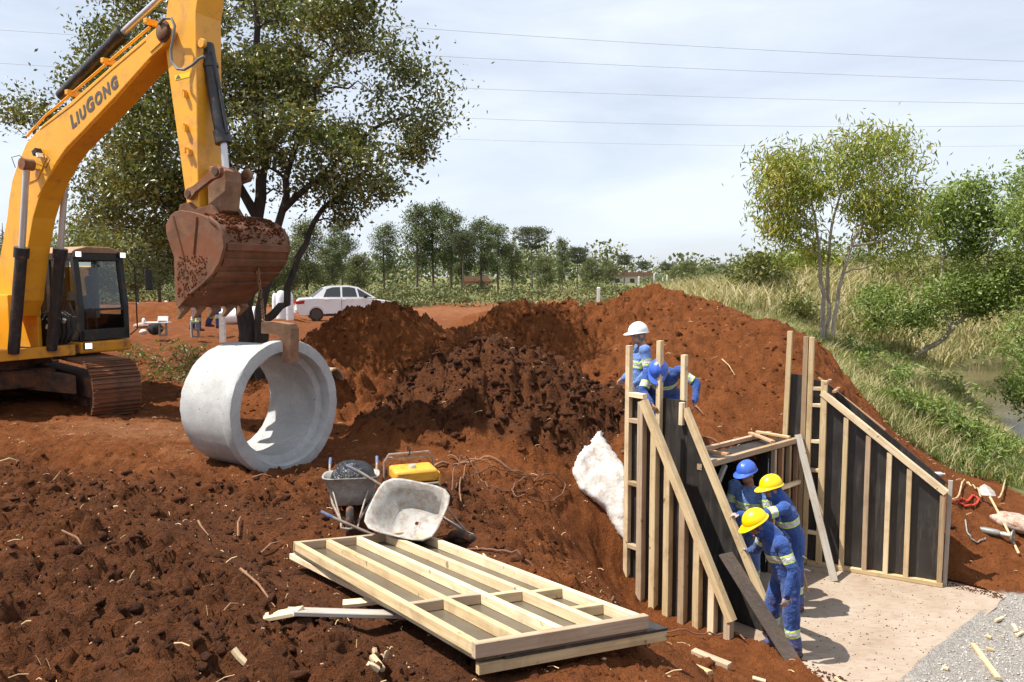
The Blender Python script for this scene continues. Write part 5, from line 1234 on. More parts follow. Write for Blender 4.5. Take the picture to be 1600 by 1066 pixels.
part('transom', MB().box((CX1 - .035, (CY0 + CY1) / 2, gz0 + .50), (.04, CY1 - CY0 - .16, .035)), 'black_paint', cab)
ym = (CY0 + CY1) / 2
roof = part('roof', MB().prism([(CY0 - .01, 0), (CY1 + .01, 0), (CY1 - .03, .06), (ym + .2, .115), (ym - .2, .115), (CY0 + .03, .06)], ((CX0 + XT) / 2 - .02, 0, CZ1 - .05), Y1, Z3, X1, XT - CX0 + .10), 'roof_dust', cab, bevel=.02)
def pane(name, pts, mat='glass'): return part(name, MB().add(pts, [(0, 1, 2, 3)]), mat, cab)
pane('windscreen', [(CX1 - .045, CY0 + .09, gz0 + .52), (CX1 - .045, CY1 - .09, gz0 + .52), (XT, CY1 - .09, CZ1 - .16), (XT, CY0 + .09, CZ1 - .16)])
pane('lower_windscreen', [(CX1 - .04, CY0 + .09, gz0 + .17), (CX1 - .04, CY1 - .09, gz0 + .17), (CX1 - .04, CY1 - .09, gz0 + .48), (CX1 - .04, CY0 + .09, gz0 + .48)])
for y_ in (CY0 + .03, CY1 - .03):
    pane('side_window', [(.23, y_, gz0 + .40), (CX1 - .10, y_, gz0 + .40), (XT - .06, y_, CZ1 - .16), (.23, y_, CZ1 - .16)])
    pane('side_window', [(CX0 + .10, y_, gz0 + .40), (.13, y_, gz0 + .40), (.13, y_, CZ1 - .16), (CX0 + .10, y_, CZ1 - .16)])
pane('rear_window', [(CX0 + .03, CY0 + .09, gz0 + .70), (CX0 + .03, CY1 - .09, gz0 + .70), (CX0 + .03, CY1 - .09, CZ1 - .16), (CX0 + .03, CY0 + .09, CZ1 - .16)])
for y_ in (CY0 + .05, CY1 - .05):
    l = part('work_lamp', MB().box((XT + .06, y_, CZ1 - .065), (.08, .10, .09)), 'black_paint', cab); part('lamp_lens', MB().box((XT + .105, y_, CZ1 - .065), (.012, .088, .08)), 'lamp_lit', l)
hl = part('work_lamp', MB().box((CX1 + .02, CY0 + .10, CZ0 + .12), (.06, .13, .11)), 'black_paint', cab); part('lamp_lens', MB().box((CX1 + .055, CY0 + .10, CZ0 + .12), (.012, .11, .09)), 'lamp_lit', hl)
mr = part('mirror_arm', MB().tube([(CX1 + .0, CY1 + .01, gz0 + .05), (CX1 + .04, CY1 + .12, gz0 + .15), (CX1 + .02, CY1 + .13, CZ1 - .25), (CX1, CY1 + .02, CZ1 - .12)], .012, 6), 'black_paint', cab, smooth=True)
part('mirror', MB().tube([(CX1 + .03, CY1 + .13, CZ1 - .27), (CX1 + .05, CY1 + .34, CZ1 - .27), (CX1 + .05, CY1 + .36, CZ1 - .30)], .012, 6), 'black_paint', mr); part('mirror_head', MB().box((CX1 + .05, CY1 + .37, CZ1 - .48), (.06, .13, .36)), 'black_paint', mr, bevel=.02)
# inside the cab
seat = part('seat', MB().box((-.10, ym, gz0 + .38), (.50, .48, .14)), 'seat', cab, bevel=.03)
part('backrest', MB().box((-.34, ym, gz0 + .74), (.14, .46, .62), Matrix.Rotation(-.15, 3, 'Y')), 'seat', cab, bevel=.04); part('head_rest', MB().box((-.40, ym, gz0 + 1.13), (.10, .28, .16)), 'seat', cab, bevel=.03)
for y_ in (ym - .30, ym + .30): part('console', MB().box((.15, y_, gz0 + .40), (.42, .12, .16)), 'trim_grey', cab, bevel=.02); part('joystick', MB().tube([(.30, y_, gz0 + .48), (.33, y_, gz0 + .66)], .02, 8), 'black_paint', cab)
part('floor', MB().box((.15, ym, gz0 + .01), (1.4, .75, .03)), 'black_paint', cab)
part('travel_lever', MB().tube([(.65, ym - .08, gz0), (.62, ym - .08, gz0 + .52)], .012, 6), 'black_paint', cab); part('travel_lever', MB().tube([(.65, ym + .08, gz0), (.62, ym + .08, gz0 + .52)], .012, 6), 'black_paint', cab)
part('monitor', MB().box((.62, CY0 + .14, gz0 + .72), (.05, .16, .14)), 'trim_grey', cab); part('sticker', MB().box((.52, CY0 + .036, CZ1 - .36), (.16, .004, .16)), 'white_sticker', cab); part('sticker', MB().box((.50, CY0 + .0325, CZ1 - .36), (.045, .004, .12)), 'red_sticker', cab)
part('side_trim', MB().prism([(.30, gz0 + .0), (.78, gz0 + .0), (.72, gz0 + .40), (.58, gz0 + .62), (.42, gz0 + .40)], (0, CY0 + .10, 0), X1, Z3, Y1, .04), 'trim_grey', cab, bevel=.01)
# undercarriage, turned against the upper structure
TA = math.atan2(-.71, .70) - math.atan2(EF.y, EF.x)
UT = Matrix.Translation(Vector((EF.x * -.24, EL.x * -.24, 0))) @ Matrix.Rotation(TA, 4, 'Z')
def upart(name, mb, mat, parent=ex, **k):
    mb.v = [tuple(UT @ Vector(v)) for v in mb.v]; return part(name, mb, mat, parent, **k)
upart('slew_ring', MB().lathe([(0, .70), (.55, .70), (.62, .74), (.62, .95), (0, .95)], 32), 'under', smooth=True)
upart('centre_frame', MB().box((0, 0, .60), (1.5, 1.5, .30)), 'under', bevel=.05)
for sx in (-1, 1):
    for sy in (-1, 1):
        upart('frame_leg', MB().add([(sx * .2, sy * .3, .78), (sx * .55, sy * .3, .78), (sx * 1.35, sy * .86, .66), (sx * .95, sy * .86, .66), (sx * .2, sy * .3, .42), (sx * .55, sy * .3, .42), (sx * 1.35, sy * .86, .36), (sx * .95, sy * .86, .36)], [(0, 1, 2, 3), (7, 6, 5, 4), (0, 4, 5, 1), (1, 5, 6, 2), (2, 6, 7, 3), (3, 7, 4, 0)]), 'under', bevel=.02)
TR, TL, SW = .43, 1.72, .70
per = []
npt = 46; tot = 4 * TL + 2 * math.pi * TR
for i in range(npt):
    d = tot * i / npt
    if d < 2 * TL: per.append((-TL + d, TR * 2 + .02, 0.0))
    elif d < 2 * TL + math.pi * TR: a = (d - 2 * TL) / TR; per.append((TL + TR * math.sin(a), TR + TR * math.cos(a) + .02, -a))
    elif d < 4 * TL + math.pi * TR: per.append((TL - (d - 2 * TL - math.pi * TR), .02, math.pi))
    else: a = (d - 4 * TL - math.pi * TR) / TR; per.append((-TL - TR * math.sin(a), TR - TR * math.cos(a) + .02, math.pi - a))
sm = MB(); pw = tot / npt
sm.box((0, 0, -.012), (pw * .93, SW, .024)); sm.box((-pw * .34, 0, .012), (.018, SW, .03)); sm.box((pw * .05, 0, .010), (.014, SW, .025)); sm.box((pw * .36, 0, .008), (.012, SW, .02))
shoe_me = None
for sy in (-1, 1):
    tf = upart('track', MB().prism([(-TL - .25, .30), (TL + .2, .30), (TL + .2, .55), (TL - .2, .62), (-TL + .2, .62), (-TL - .25, .55)], (0, sy * 1.20, 0), X1, Z3, Y1, .42), 'under', bevel=.03)
    for wx in (-TL, TL): upart('idler_wheel', MB().lathe([(0, -.09), (.30, -.09), (.36, -.05), (.36, .05), (.30, .09), (0, .09)], 28, Matrix.Translation((wx, sy * 1.2, TR + .02)) @ Matrix.Rotation(math.pi / 2, 4, 'X')), 'under', tf, smooth=True)
    for k in range(7): upart('roller', MB().lathe([(0, -.16), (.11, -.16), (.13, -.1), (.13, .1), (.11, .16), (0, .16)], 16, Matrix.Translation((-1.45 + k * .483, sy * 1.2, .20)) @ Matrix.Rotation(math.pi / 2, 4, 'X')), 'under', tf, smooth=True)
    for (x_, z_, a_) in per:
        if shoe_me is None:
            so_ = part('track_shoe', MB().add(sm.v, sm.f), 'track_steel', tf, bevel=0); shoe_me = so_.data
        else:
            so_ = link(bpy.data.objects.new('track_shoe', shoe_me)); so_.parent = tf
        so_.matrix_local = UT @ Matrix.Translation((x_, sy * 1.20, z_)) @ Matrix.Rotation(-a_, 4, 'Y')
# ------------------------------------------------------------------ people
from mathutils.kdtree import KDTree
def loft(rings, n=18):
    """closed tube through rings (centre, side axis vector, front axis vector)"""
    mb = MB(); vs = []
    for c, a, b in rings:
        for k in range(n):
            w = 2 * math.pi * k / n; vs.append(Vector(c) + Vector(a) * math.cos(w) + Vector(b) * math.sin(w))
    fs = [(i * n + k, i * n + (k + 1) % n, (i + 1) * n + (k + 1) % n, (i + 1) * n + k) for i in range(len(rings) - 1) for k in range(n)]
    fs += [tuple(range(n - 1, -1, -1)), tuple((len(rings) - 1) * n + k for k in range(n))]
    return mb.add(vs, fs)
def limb(pts, rad, n=14):
    P = []; R = []
    for i in range(len(pts) - 1):
        for k in range(6):
            t = k / 6; P.append(Vector(pts[i]).lerp(Vector(pts[i + 1]), t)); R.append(rad[i] + (rad[i + 1] - rad[i]) * t)
    P.append(Vector(pts[-1])); R.append(rad[-1])
    e0 = (P[0] - P[1]).normalized(); e1 = (P[-1] - P[-2]).normalized()
    P = [P[0] + e0 * R[0] * .6] + P + [P[-1] + e1 * R[-1] * .6]; R = [R[0] * .6] + R + [R[-1] * .6]
    return MB().tube(P, R, n)
def arc_on(poly, p):
    best = (1e9, 0); acc = 0
    for a, b in zip(poly[:-1], poly[1:]):
        d = b - a; L_ = d.length; t = max(0, min(1, (p - a).dot(d) / (L_ * L_))); q = a + d * t; e = (p - q).length
        if e < best[0]: best = (e, acc + t * L_)
        acc += L_
    return best[1]
def hand_prims(wr, d, pn_, side, curl, sc=1.0):
    """palm, four fingers, thumb. d: direction of the palm, pn_: palm normal (fingers curl towards it), side: thumb side"""
    d = d.normalized(); pn_ = (pn_ - d * pn_.dot(d)).normalized(); s = d.cross(pn_) * side; out = []
    pc_ = wr + d * .045 * sc
    out.append(loft([(wr - d * .01, s * .024 * sc, pn_ * .018 * sc), (wr + d * .02 * sc, s * .034 * sc, pn_ * .017 * sc), (wr + d * .06 * sc, s * .042 * sc, pn_ * .015 * sc), (wr + d * .088 * sc, s * .040 * sc, pn_ * .012 * sc)], 14))
    for k, ln in enumerate((.070, .080, .074, .058)):
        b0 = wr + d * .085 * sc + s * (.030 - .020 * k) * sc; c1 = curl * .55; c2 = curl * 1.35
        d1 = d * math.cos(c1) + pn_ * math.sin(c1); d2 = d * math.cos(c2) + pn_ * math.sin(c2)
        out.append(limb([b0 - d * .02, b0, b0 + d1 * ln * .5 * sc, b0 + d1 * ln * .5 * sc + d2 * ln * .5 * sc], [.0095, .0098, .0092, .008], 8))
    t0 = wr + d * .025 * sc + s * .030 * sc; td = (d * .65 + s * .75).normalized(); t2 = (d * .85 + s * .25 + pn_ * .45 * min(1, curl)).normalized()
    out.append(limb([t0 - td * .01, t0 + td * .035 * sc, t0 + td * .035 * sc + t2 * .035 * sc], [.0125, .0115, .009], 8))
    return out
def helmet(parent, c, f, u, mat, org):
    """hard hat: c head centre, f facing, u up (world)"""
    u = Vector(u).normalized(); f = Vector(f); f = (f - u * f.dot(u)).normalized(); s = u.cross(f)
    mb = MB(); vs = []; n = 40; rows = 12; b0 = Vector(c) + u * .035
    def pt(x, y, z): return b0 + f * x + s * y + u * z - org
    for i in range(rows + 1):
        th = math.pi / 2 * i / rows
        for k in range(n):
            w = 2 * math.pi * k / n; r = math.cos(th); x = .148 * r * math.cos(w); y = .122 * r * math.sin(w); z = .138 * math.sin(th) ** .92
            rid = math.exp(-(y / .020) ** 2) * .009 + (math.exp(-((abs(y) - .045) / .012) ** 2)) * .004
            if i > 1: z += rid * min(1, (i - 1) / 3) * (1 if r > .05 else .8)
            vs.append(pt(x, y, z))
    fs = [(i * n + k, i * n + (k + 1) % n, (i + 1) * n + (k + 1) % n, (i + 1) * n + k) for i in range(rows) for k in range(n)]
    mb.add(vs, fs)
    sh = part('helmet', mb, mat, parent, smooth=True, angle=70)
    # brim with peak
    mb = MB(); vs = []
    for row in range(4):
        for k in range(n):
            w = 2 * math.pi * k / n; cw = math.cos(w); pk = max(0, cw) ** 2.2
            e = (0, .013 + .062 * pk, .013 + .062 * pk, -.004)[row]; dz = (.006, -.004 - .020 * pk, -.010 - .020 * pk, -.004)[row]
            vs.append(pt((.148 + e) * cw, (.122 + e * .75) * math.sin(w), dz))
    mb.add(vs, [(i * n + k, i * n + (k + 1) % n, (i + 1) * n + (k + 1) % n, (i + 1) * n + k) for i in range(3) for k in range(n)])
    part('brim', mb, mat, sh, smooth=True, angle=60)
    return sh
def person(label, J, face, cloth='cloth_blue', hat=None, skin='skin', glove=False, hood=False, hair=None, head_up=(0, 0, 1), bands=True, group='construction workers', shirt=None, voxel=.012, palms=None, curl=(.5, .5)):
    """J: world joints. One continuous body skin from lofted limbs, torso, head, hands and boots."""
    J = {k: Vector(v) for k, v in J.items()}; face = Vector(face).normalized(); up = Vector(head_up).normalized()
    org = Vector(((J['anL'].x + J['anR'].x) / 2, (J['anL'].y + J['anR'].y) / 2, min(J['anL'].z, J['anR'].z) - .09))
    root = thing('person', label, 'person', org, 0, group)
    prims = []; bones = {}
    def add(tag_, mb): prims.append((tag_, mb))
    hipax = (J['hpL'] - J['hpR']).normalized(); shax = (J['shL'] - J['shR']).normalized()
    hip = (J['hpL'] + J['hpR']) / 2; shc = (J['shL'] + J['shR']) / 2; spine = (shc - hip)
    def fr(ax, upv): return ax.cross(upv).normalized() * -1
    rings = []
    for t, w, d_ in ((-.22, .12, .11), (-.12, .182, .138), (.05, .196, .146), (.25, .188, .140), (.45, .186, .140), (.68, .202, .146), (.86, .206, .132), (.97, .178, .104), (1.04, .10, .075)):
        ax = hipax.lerp(shax, max(0, min(1, t))).normalized(); c = hip + spine * t; fa = spine.normalized().cross(ax).normalized()
        if 0 < t < 1: c = c - face * 0.0
        rings.append((c, ax * w, fa * d_))
    add('torso', loft(rings, 24)); bones['torso'] = [hip - spine * .3, shc + spine * .2]
    nk = J['neck']; hd = J['head']
    add('skin', limb([shc, nk, hd - up * .06], [.072, .056, .054]))
    f2 = (face - up * face.dot(up)).normalized(); sd = up.cross(f2)
    def ell(c, a, b, cc, seg=20, ring=14):
        mb = MB().sphere((0, 0, 0), 1, seg, ring); mb.v = [tuple(Vector(c) + f2 * v[0] * a + sd * v[1] * b + up * v[2] * cc) for v in mb.v]; return mb
    add('skin', ell(hd + up * .025, .098, .078, .105)); add('skin', ell(hd + f2 * .032 - up * .055, .062, .058, .062)); add('skin', ell(hd + f2 * .098 - up * .012, .020, .013, .026, 10, 8))
    add('skin', ell(hd + f2 * .082 + up * .018, .018, .055, .012, 12, 8)); add('skin', ell(hd + f2 * .088 - up * .062, .014, .024, .011, 10, 8))
    for q in (-1, 1): add('skin', ell(hd + sd * q * .080 - up * .005, .022, .012, .032, 10, 8))
    if hood:
        add('hood', ell(hd - f2 * .030 - up * .01, .098, .092, .125)); add('hood', limb([hd - f2 * .025 - up * .08, nk - f2 * .01, shc + spine.normalized() * -.01], [.088, .098, .13]))
        add('hood', ell(hd + f2 * .02 - up * .10, .075, .070, .05))
    if hair: add('hair', ell(hd - f2 * .020 + up * .012, .088, .083, .098))
    for S in 'LR':
        add('arm' + S, limb([J['sh' + S], J['el' + S], J['wr' + S]], [.080, .062, .048])); add('arm' + S, ell(J['sh' + S], .090, .090, .088)); bones['arm' + S] = [J['sh' + S], J['el' + S], J['wr' + S]]
        fa = (J['wr' + S] - J['el' + S]).normalized(); pnv = (palms or {}).get(S) or (face * -.2 + hipax * (-1 if S == 'L' else 1) + Vector((0, 0, -.2)))
        hdv = (palms or {}).get(S + 'd') or fa
        for h in hand_prims(J['wr' + S], Vector(hdv), Vector(pnv), 1 if S == 'L' else -1, curl[0 if S == 'L' else 1], 1.06): add('hand', h)
        add('leg' + S, limb([J['hp' + S], J['kn' + S], J['an' + S]], [.116, .090, .078])); bones['leg' + S] = [J['hp' + S], J['kn' + S], J['an' + S]]
        a = J['an' + S]; td = (Vector((face.x, face.y, 0)).normalized() if 'toe' + S not in J else (J['toe' + S] - a)); td = Vector((td.x, td.y, 0)).normalized(); ts = Z3.cross(td)
        add('boot', limb([a + Vector((0, 0, .09)), a - Vector((0, 0, .01))], [.062, .058])); add('boot', loft([(a - td * .085 - Vector((0, 0, .05)), ts * .030, Vector((0, 0, .032))), (a - td * .04 - Vector((0, 0, .045)), ts * .040, Vector((0, 0, .048))), (a + td * .06 - Vector((0, 0, .048)), ts * .044, Vector((0, 0, .044))), (a + td * .14 - Vector((0, 0, .058)), ts * .046, Vector((0, 0, .034))), (a + td * .185 - Vector((0, 0, .066)), ts * .034, Vector((0, 0, .024)))], 14))
    allmb = MB(); tags = []; kd_pts = []
    for tg, mb in prims:
        for v in mb.v: kd_pts.append((Vector(v), tg))
        allmb.add(mb.v, mb.f)
    kd = KDTree(len(kd_pts))
    for i, (p, tg) in enumerate(kd_pts): kd.insert(p, i)
    kd.balance()
    me = bpy.data.meshes.new('tmp'); me.from_pydata([tuple(Vector(v) - org) for v in allmb.v], [], allmb.f); ob = link(bpy.data.objects.new('tmp', me))
    bmm = bmesh.new(); bmm.from_mesh(me); bmesh.ops.recalc_face_normals(bmm, faces=bmm.faces); bmm.to_mesh(me); bmm.free()
    m = ob.modifiers.new('r', 'REMESH'); m.mode = 'VOXEL'; m.voxel_size = voxel
    m = ob.modifiers.new('s', 'SMOOTH'); m.factor = .5; m.iterations = 3
    res = bpy.data.meshes.new_from_object(ob.evaluated_get(bpy.context.evaluated_depsgraph_get())); bpy.data.objects.remove(ob); bpy.data.meshes.remove(me)
    res.name = 'body'; N = len(res.vertices); co = np.empty(N * 3); res.vertices.foreach_get('co', co); co = co.reshape(-1, 3); no = np.empty(N * 3); res.vertices.foreach_get('normal', no); no = no.reshape(-1, 3)
    order = ['cloth', 'skin', 'hand', 'boot', 'hair']; vt = np.zeros(N, int); bd = np.ones(N)
    for i in range(N):
        p = Vector(co[i]) + org; tg = kd_pts[kd.find(p)[1]][1]
        vt[i] = {'skin': 1, 'hand': 2, 'boot': 3, 'hair': 4}.get(tg, 0)
        if bands and tg in bones:
            a = arc_on(bones[tg], p); tl = spine.length
            c = {'torso': [tl * 1.3 - tl * .42], 'armL': [.17], 'armR': [.17], 'legL': [.62], 'legR': [.62]}[tg]
            bd[i] = min(1, min(abs(a - q) for q in c) / .1)
    cl = (vt == 0); q = co + np.array(org) * 0
    wr = fbm(q[:, 0] * 9 + q[:, 2] * 4, q[:, 1] * 9 - q[:, 2] * 5, 3, 3) - .5 + .6 * (fbm(q[:, 0] * 4 + q[:, 1] * 4, q[:, 2] * 13, 3, 8) - .5)
    co = co + no * (wr * .026 * cl)[:, None]; res.vertices.foreach_set('co', co.ravel())
    at_ = res.attributes.new('bd', 'FLOAT', 'POINT'); at_.data.foreach_set('value', bd.astype(np.float32))
    res.materials.clear()
    for mm in (cloth, skin, 'glove' if glove else skin, 'boot', hair or 'hair_dark'): res.materials.append(MAT(mm))
    npoly = len(res.polygons); mi = np.zeros(npoly, np.int32)
    for i, p in enumerate(res.polygons): mi[i] = max(vt[v] for v in p.vertices) if min(vt[v] for v in p.vertices) else 0
    res.polygons.foreach_set('material_index', mi); res.shade_smooth(); res.update()
    body = link(bpy.data.objects.new('body', res)); body.parent = root
    for q in (-1, 1): part('eye', MB().sphere(hd + f2 * .080 + sd * q * .033 + up * .006 - org, .011, 10, 8), 'hair_dark', root, smooth=True)
    if hat: helmet(root, hd + up * .015, f2, up, hat, org)
    return root
FZ = SLAB_Z
def W(x, y, h, z0=FZ): return Vector((x, y, z0 + h))
def rail_pt(px):
    """point on the sloping rail of the left inner form seen in picture column px"""
    lo, hi = si1, si2
    for _ in range(40):
        m = (lo + hi) / 2; z = zi1 + (zi2 - zi1) * (m - si1) / (si2 - si1); P = ip(m, z)
        Zc = P.y * CP - (P.z - CAMZ) * SP; u = CX + FPX * P.x / Zc
        if u < px: lo = m
        else: hi = m
    return ip(m, z + .045, -.02)
# front worker, yellow helmet
r1 = rail_pt(1163)
person('worker in blue with yellow helmet nearest the camera, looking down at the stop board', {
 'anL': W(3.16, 8.62, .09), 'anR': W(3.02, 8.92, .09), 'knL': W(3.10, 8.62, .50), 'knR': W(2.98, 8.90, .50), 'hpL': W(3.10, 8.66, .92), 'hpR': W(3.08, 8.85, .92),
 'shL': W(2.95, 8.56, 1.33), 'shR': W(2.90, 8.95, 1.33), 'elL': W(3.06, 8.47, 1.05), 'wrL': W(2.99, 8.44, .80), 'elR': (r1 + W(2.90, 8.95, 1.33)) / 2 + Vector((.05, .02, -.10)), 'wrR': r1 + Vector((.05, -.11, .02)),
 'neck': W(2.84, 8.75, 1.43), 'head': W(2.74, 8.74, 1.49)}, (-.86, -.05, -.50), hat='helmet_yellow', glove=True, hood=True, head_up=(-.50, -.04, .86), curl=(.9, 1.2), palms={'R': Vector((-.3, .2, -.9)), 'Rd': Vector((-.35, .85, -.1))})
r2 = rail_pt(1141)
person('worker in blue with yellow helmet in the middle, gripping the sloping rail', {
 'anL': W(3.62, 9.84, .09), 'anR': W(3.48, 10.10, .09), 'knL': W(3.58, 9.82, .50), 'knR': W(3.46, 10.06, .50), 'hpL': W(3.57, 9.82, .93), 'hpR': W(3.56, 10.00, .93),
 'shL': W(3.36, 9.67, 1.40), 'shR': W(3.44, 10.05, 1.40), 'elL': (r2 + W(3.36, 9.67, 1.40)) / 2 + Vector((.03, -.06, -.05)), 'wrL': r2 + Vector((.12, -.02, .0)), 'elR': W(3.60, 10.12, 1.12), 'wrR': W(3.52, 10.05, .90),
 'neck': W(3.33, 9.86, 1.51), 'head': W(3.26, 9.85, 1.59)}, (-.95, -.12, -.22), hat='helmet_yellow', glove=True, hood=True, head_up=(-.22, 0, .97), curl=(1.1, .8), palms={'L': Vector((-.35, .1, -.9)), 'Ld': Vector((-.95, -.05, .05))})
person('worker in blue shirt with blue helmet standing at the culvert mouth', {
 'anL': W(3.22, 10.35, .09), 'anR': W(3.02, 10.48, .09), 'knL': W(3.19, 10.32, .50), 'knR': W(3.00, 10.46, .50), 'hpL': W(3.22, 10.38, .95), 'hpR': W(3.06, 10.50, .95),
 'shL': W(3.30, 10.28, 1.46), 'shR': W(2.98, 10.52, 1.46), 'elL': W(3.34, 10.20, 1.18), 'wrL': W(3.20, 10.10, 1.0), 'elR': W(2.92, 10.52, 1.18), 'wrR': W(2.85, 10.38, .98),
 'neck': W(3.13, 10.38, 1.56), 'head': W(3.09, 10.34, 1.66)}, (-.72, -.55, -.28), hat='helmet_blue', cloth='cloth_light', head_up=(-.18, -.12, .97))
gz4 = -.06
person('worker in pale blue shirt with white helmet standing behind the left formwork', {
 'anL': W(1.68, 11.0, .09, gz4), 'anR': W(1.75, 11.24, .09, gz4), 'knL': W(1.66, 11.0, .50, gz4), 'knR': W(1.73, 11.22, .50, gz4), 'hpL': W(1.74, 11.02, .95, gz4), 'hpR': W(1.76, 11.20, .95, gz4),
 'shL': W(1.82, 10.91, 1.45, gz4), 'shR': W(1.82, 11.31, 1.45, gz4), 'elL': W(1.86, 10.84, 1.16, gz4), 'wrL': W(1.68, 10.83, 1.0, gz4), 'elR': W(1.80, 11.38, 1.16, gz4), 'wrR': W(1.60, 11.3, 1.02, gz4),
 'neck': W(1.80, 11.1, 1.55, gz4), 'head': W(1.755, 11.08, 1.64, gz4)}, (-.92, -.38, -.05), hat='helmet_white', cloth='cloth_light', skin='skin_light', hair='hair_grey', head_up=(-.05, 0, 1))
g5 = -.06
person('worker in dark blue with blue helmet bending forward behind the black form', {
 'anL': W(2.28, 11.05, .09, g5), 'anR': W(1.98, 11.08, .09, g5), 'knL': W(2.26, 10.95, .48, g5), 'knR': W(1.98, 10.98, .48, g5), 'hpL': W(2.24, 11.12, .86, g5), 'hpR': W(2.02, 11.14, .86, g5),
 'shL': W(2.26, 10.78, 1.17, g5), 'shR': W(1.86, 10.82, 1.14, g5), 'elL': W(2.50, 10.74, 1.02, g5), 'wrL': W(2.44, 10.58, .80, g5), 'elR': W(1.76, 10.70, .90, g5), 'wrR': W(1.84, 10.52, .78, g5),
 'neck': W(2.02, 10.70, 1.20, g5), 'head': W(1.95, 10.58, 1.20, g5)}, (-.25, -.55, -.80), hat='helmet_blue', hood=False, head_up=(-.22, -.74, .62))
# two workers far behind the bucket
for (pxl, lab, st) in ((311, 'worker in blue walking behind the bucket, left of the two', .16), (340, 'worker in blue walking behind the bucket, right of the two', .22)):
    b = at(pxl - 4, 517 if st < .2 else 513, 22); z = b.z; x0, y0 = b.x, b.y
    person(lab, {'anL': (x0 - .08 + st, y0 - .09, z + .09), 'anR': (x0 - st, y0 + .09, z + .12), 'knL': (x0 + st * .6, y0 - .09, z + .50), 'knR': (x0 - st * .2, y0 + .09, z + .50), 'hpL': (x0, y0 - .09, z + .93), 'hpR': (x0, y0 + .09, z + .93),
     'shL': (x0 + .02, y0 - .2, z + 1.42), 'shR': (x0 + .02, y0 + .2, z + 1.42), 'elL': (x0 - .08, y0 - .24, z + 1.14), 'wrL': (x0 + .06, y0 - .24, z + .92), 'elR': (x0 + .02, y0 + .24, z + 1.14), 'wrR': (x0 + .18, y0 + .22, z + .98), 'neck': (x0 + .03, y0, z + 1.52), 'head': (x0 + .05, y0, z + 1.62)}, (1, -.1, 0), hat='helmet_white', voxel=.016)
# tools of the middle worker
def hammer(p, d, label, claw=True):
    d = Vector(d).normalized(); s = Vector((.9, -.4, .1)); s = (s - d * s.dot(d)).normalized(); p = Vector(p)
    h = thing('hammer', label, 'hammer', p); part('handle', MB().tube([p, p + d * .15, p + d * .30], [.014, .016, .013], 8), 'red_timber', h, smooth=True, world=True); t = p + d * .30
    part('head', MB().tube([t - s * .055, t - s * .03, t + s * .02, t + s * .05 - d * .005, t + s * .09 - d * .03], [.017, .015, .014, .011, .004], 8), 'alu', h, smooth=True, world=True)
hammer(at(1250, 905, 9.75), (-.05, 0, 1), 'claw hammer hanging at the hip of the middle worker')
hammer(at(1262, 925, 9.85) + Vector((0, 0, .0)), (-.25, .0, 1), 'second hammer with reddish handle standing behind the middle worker')
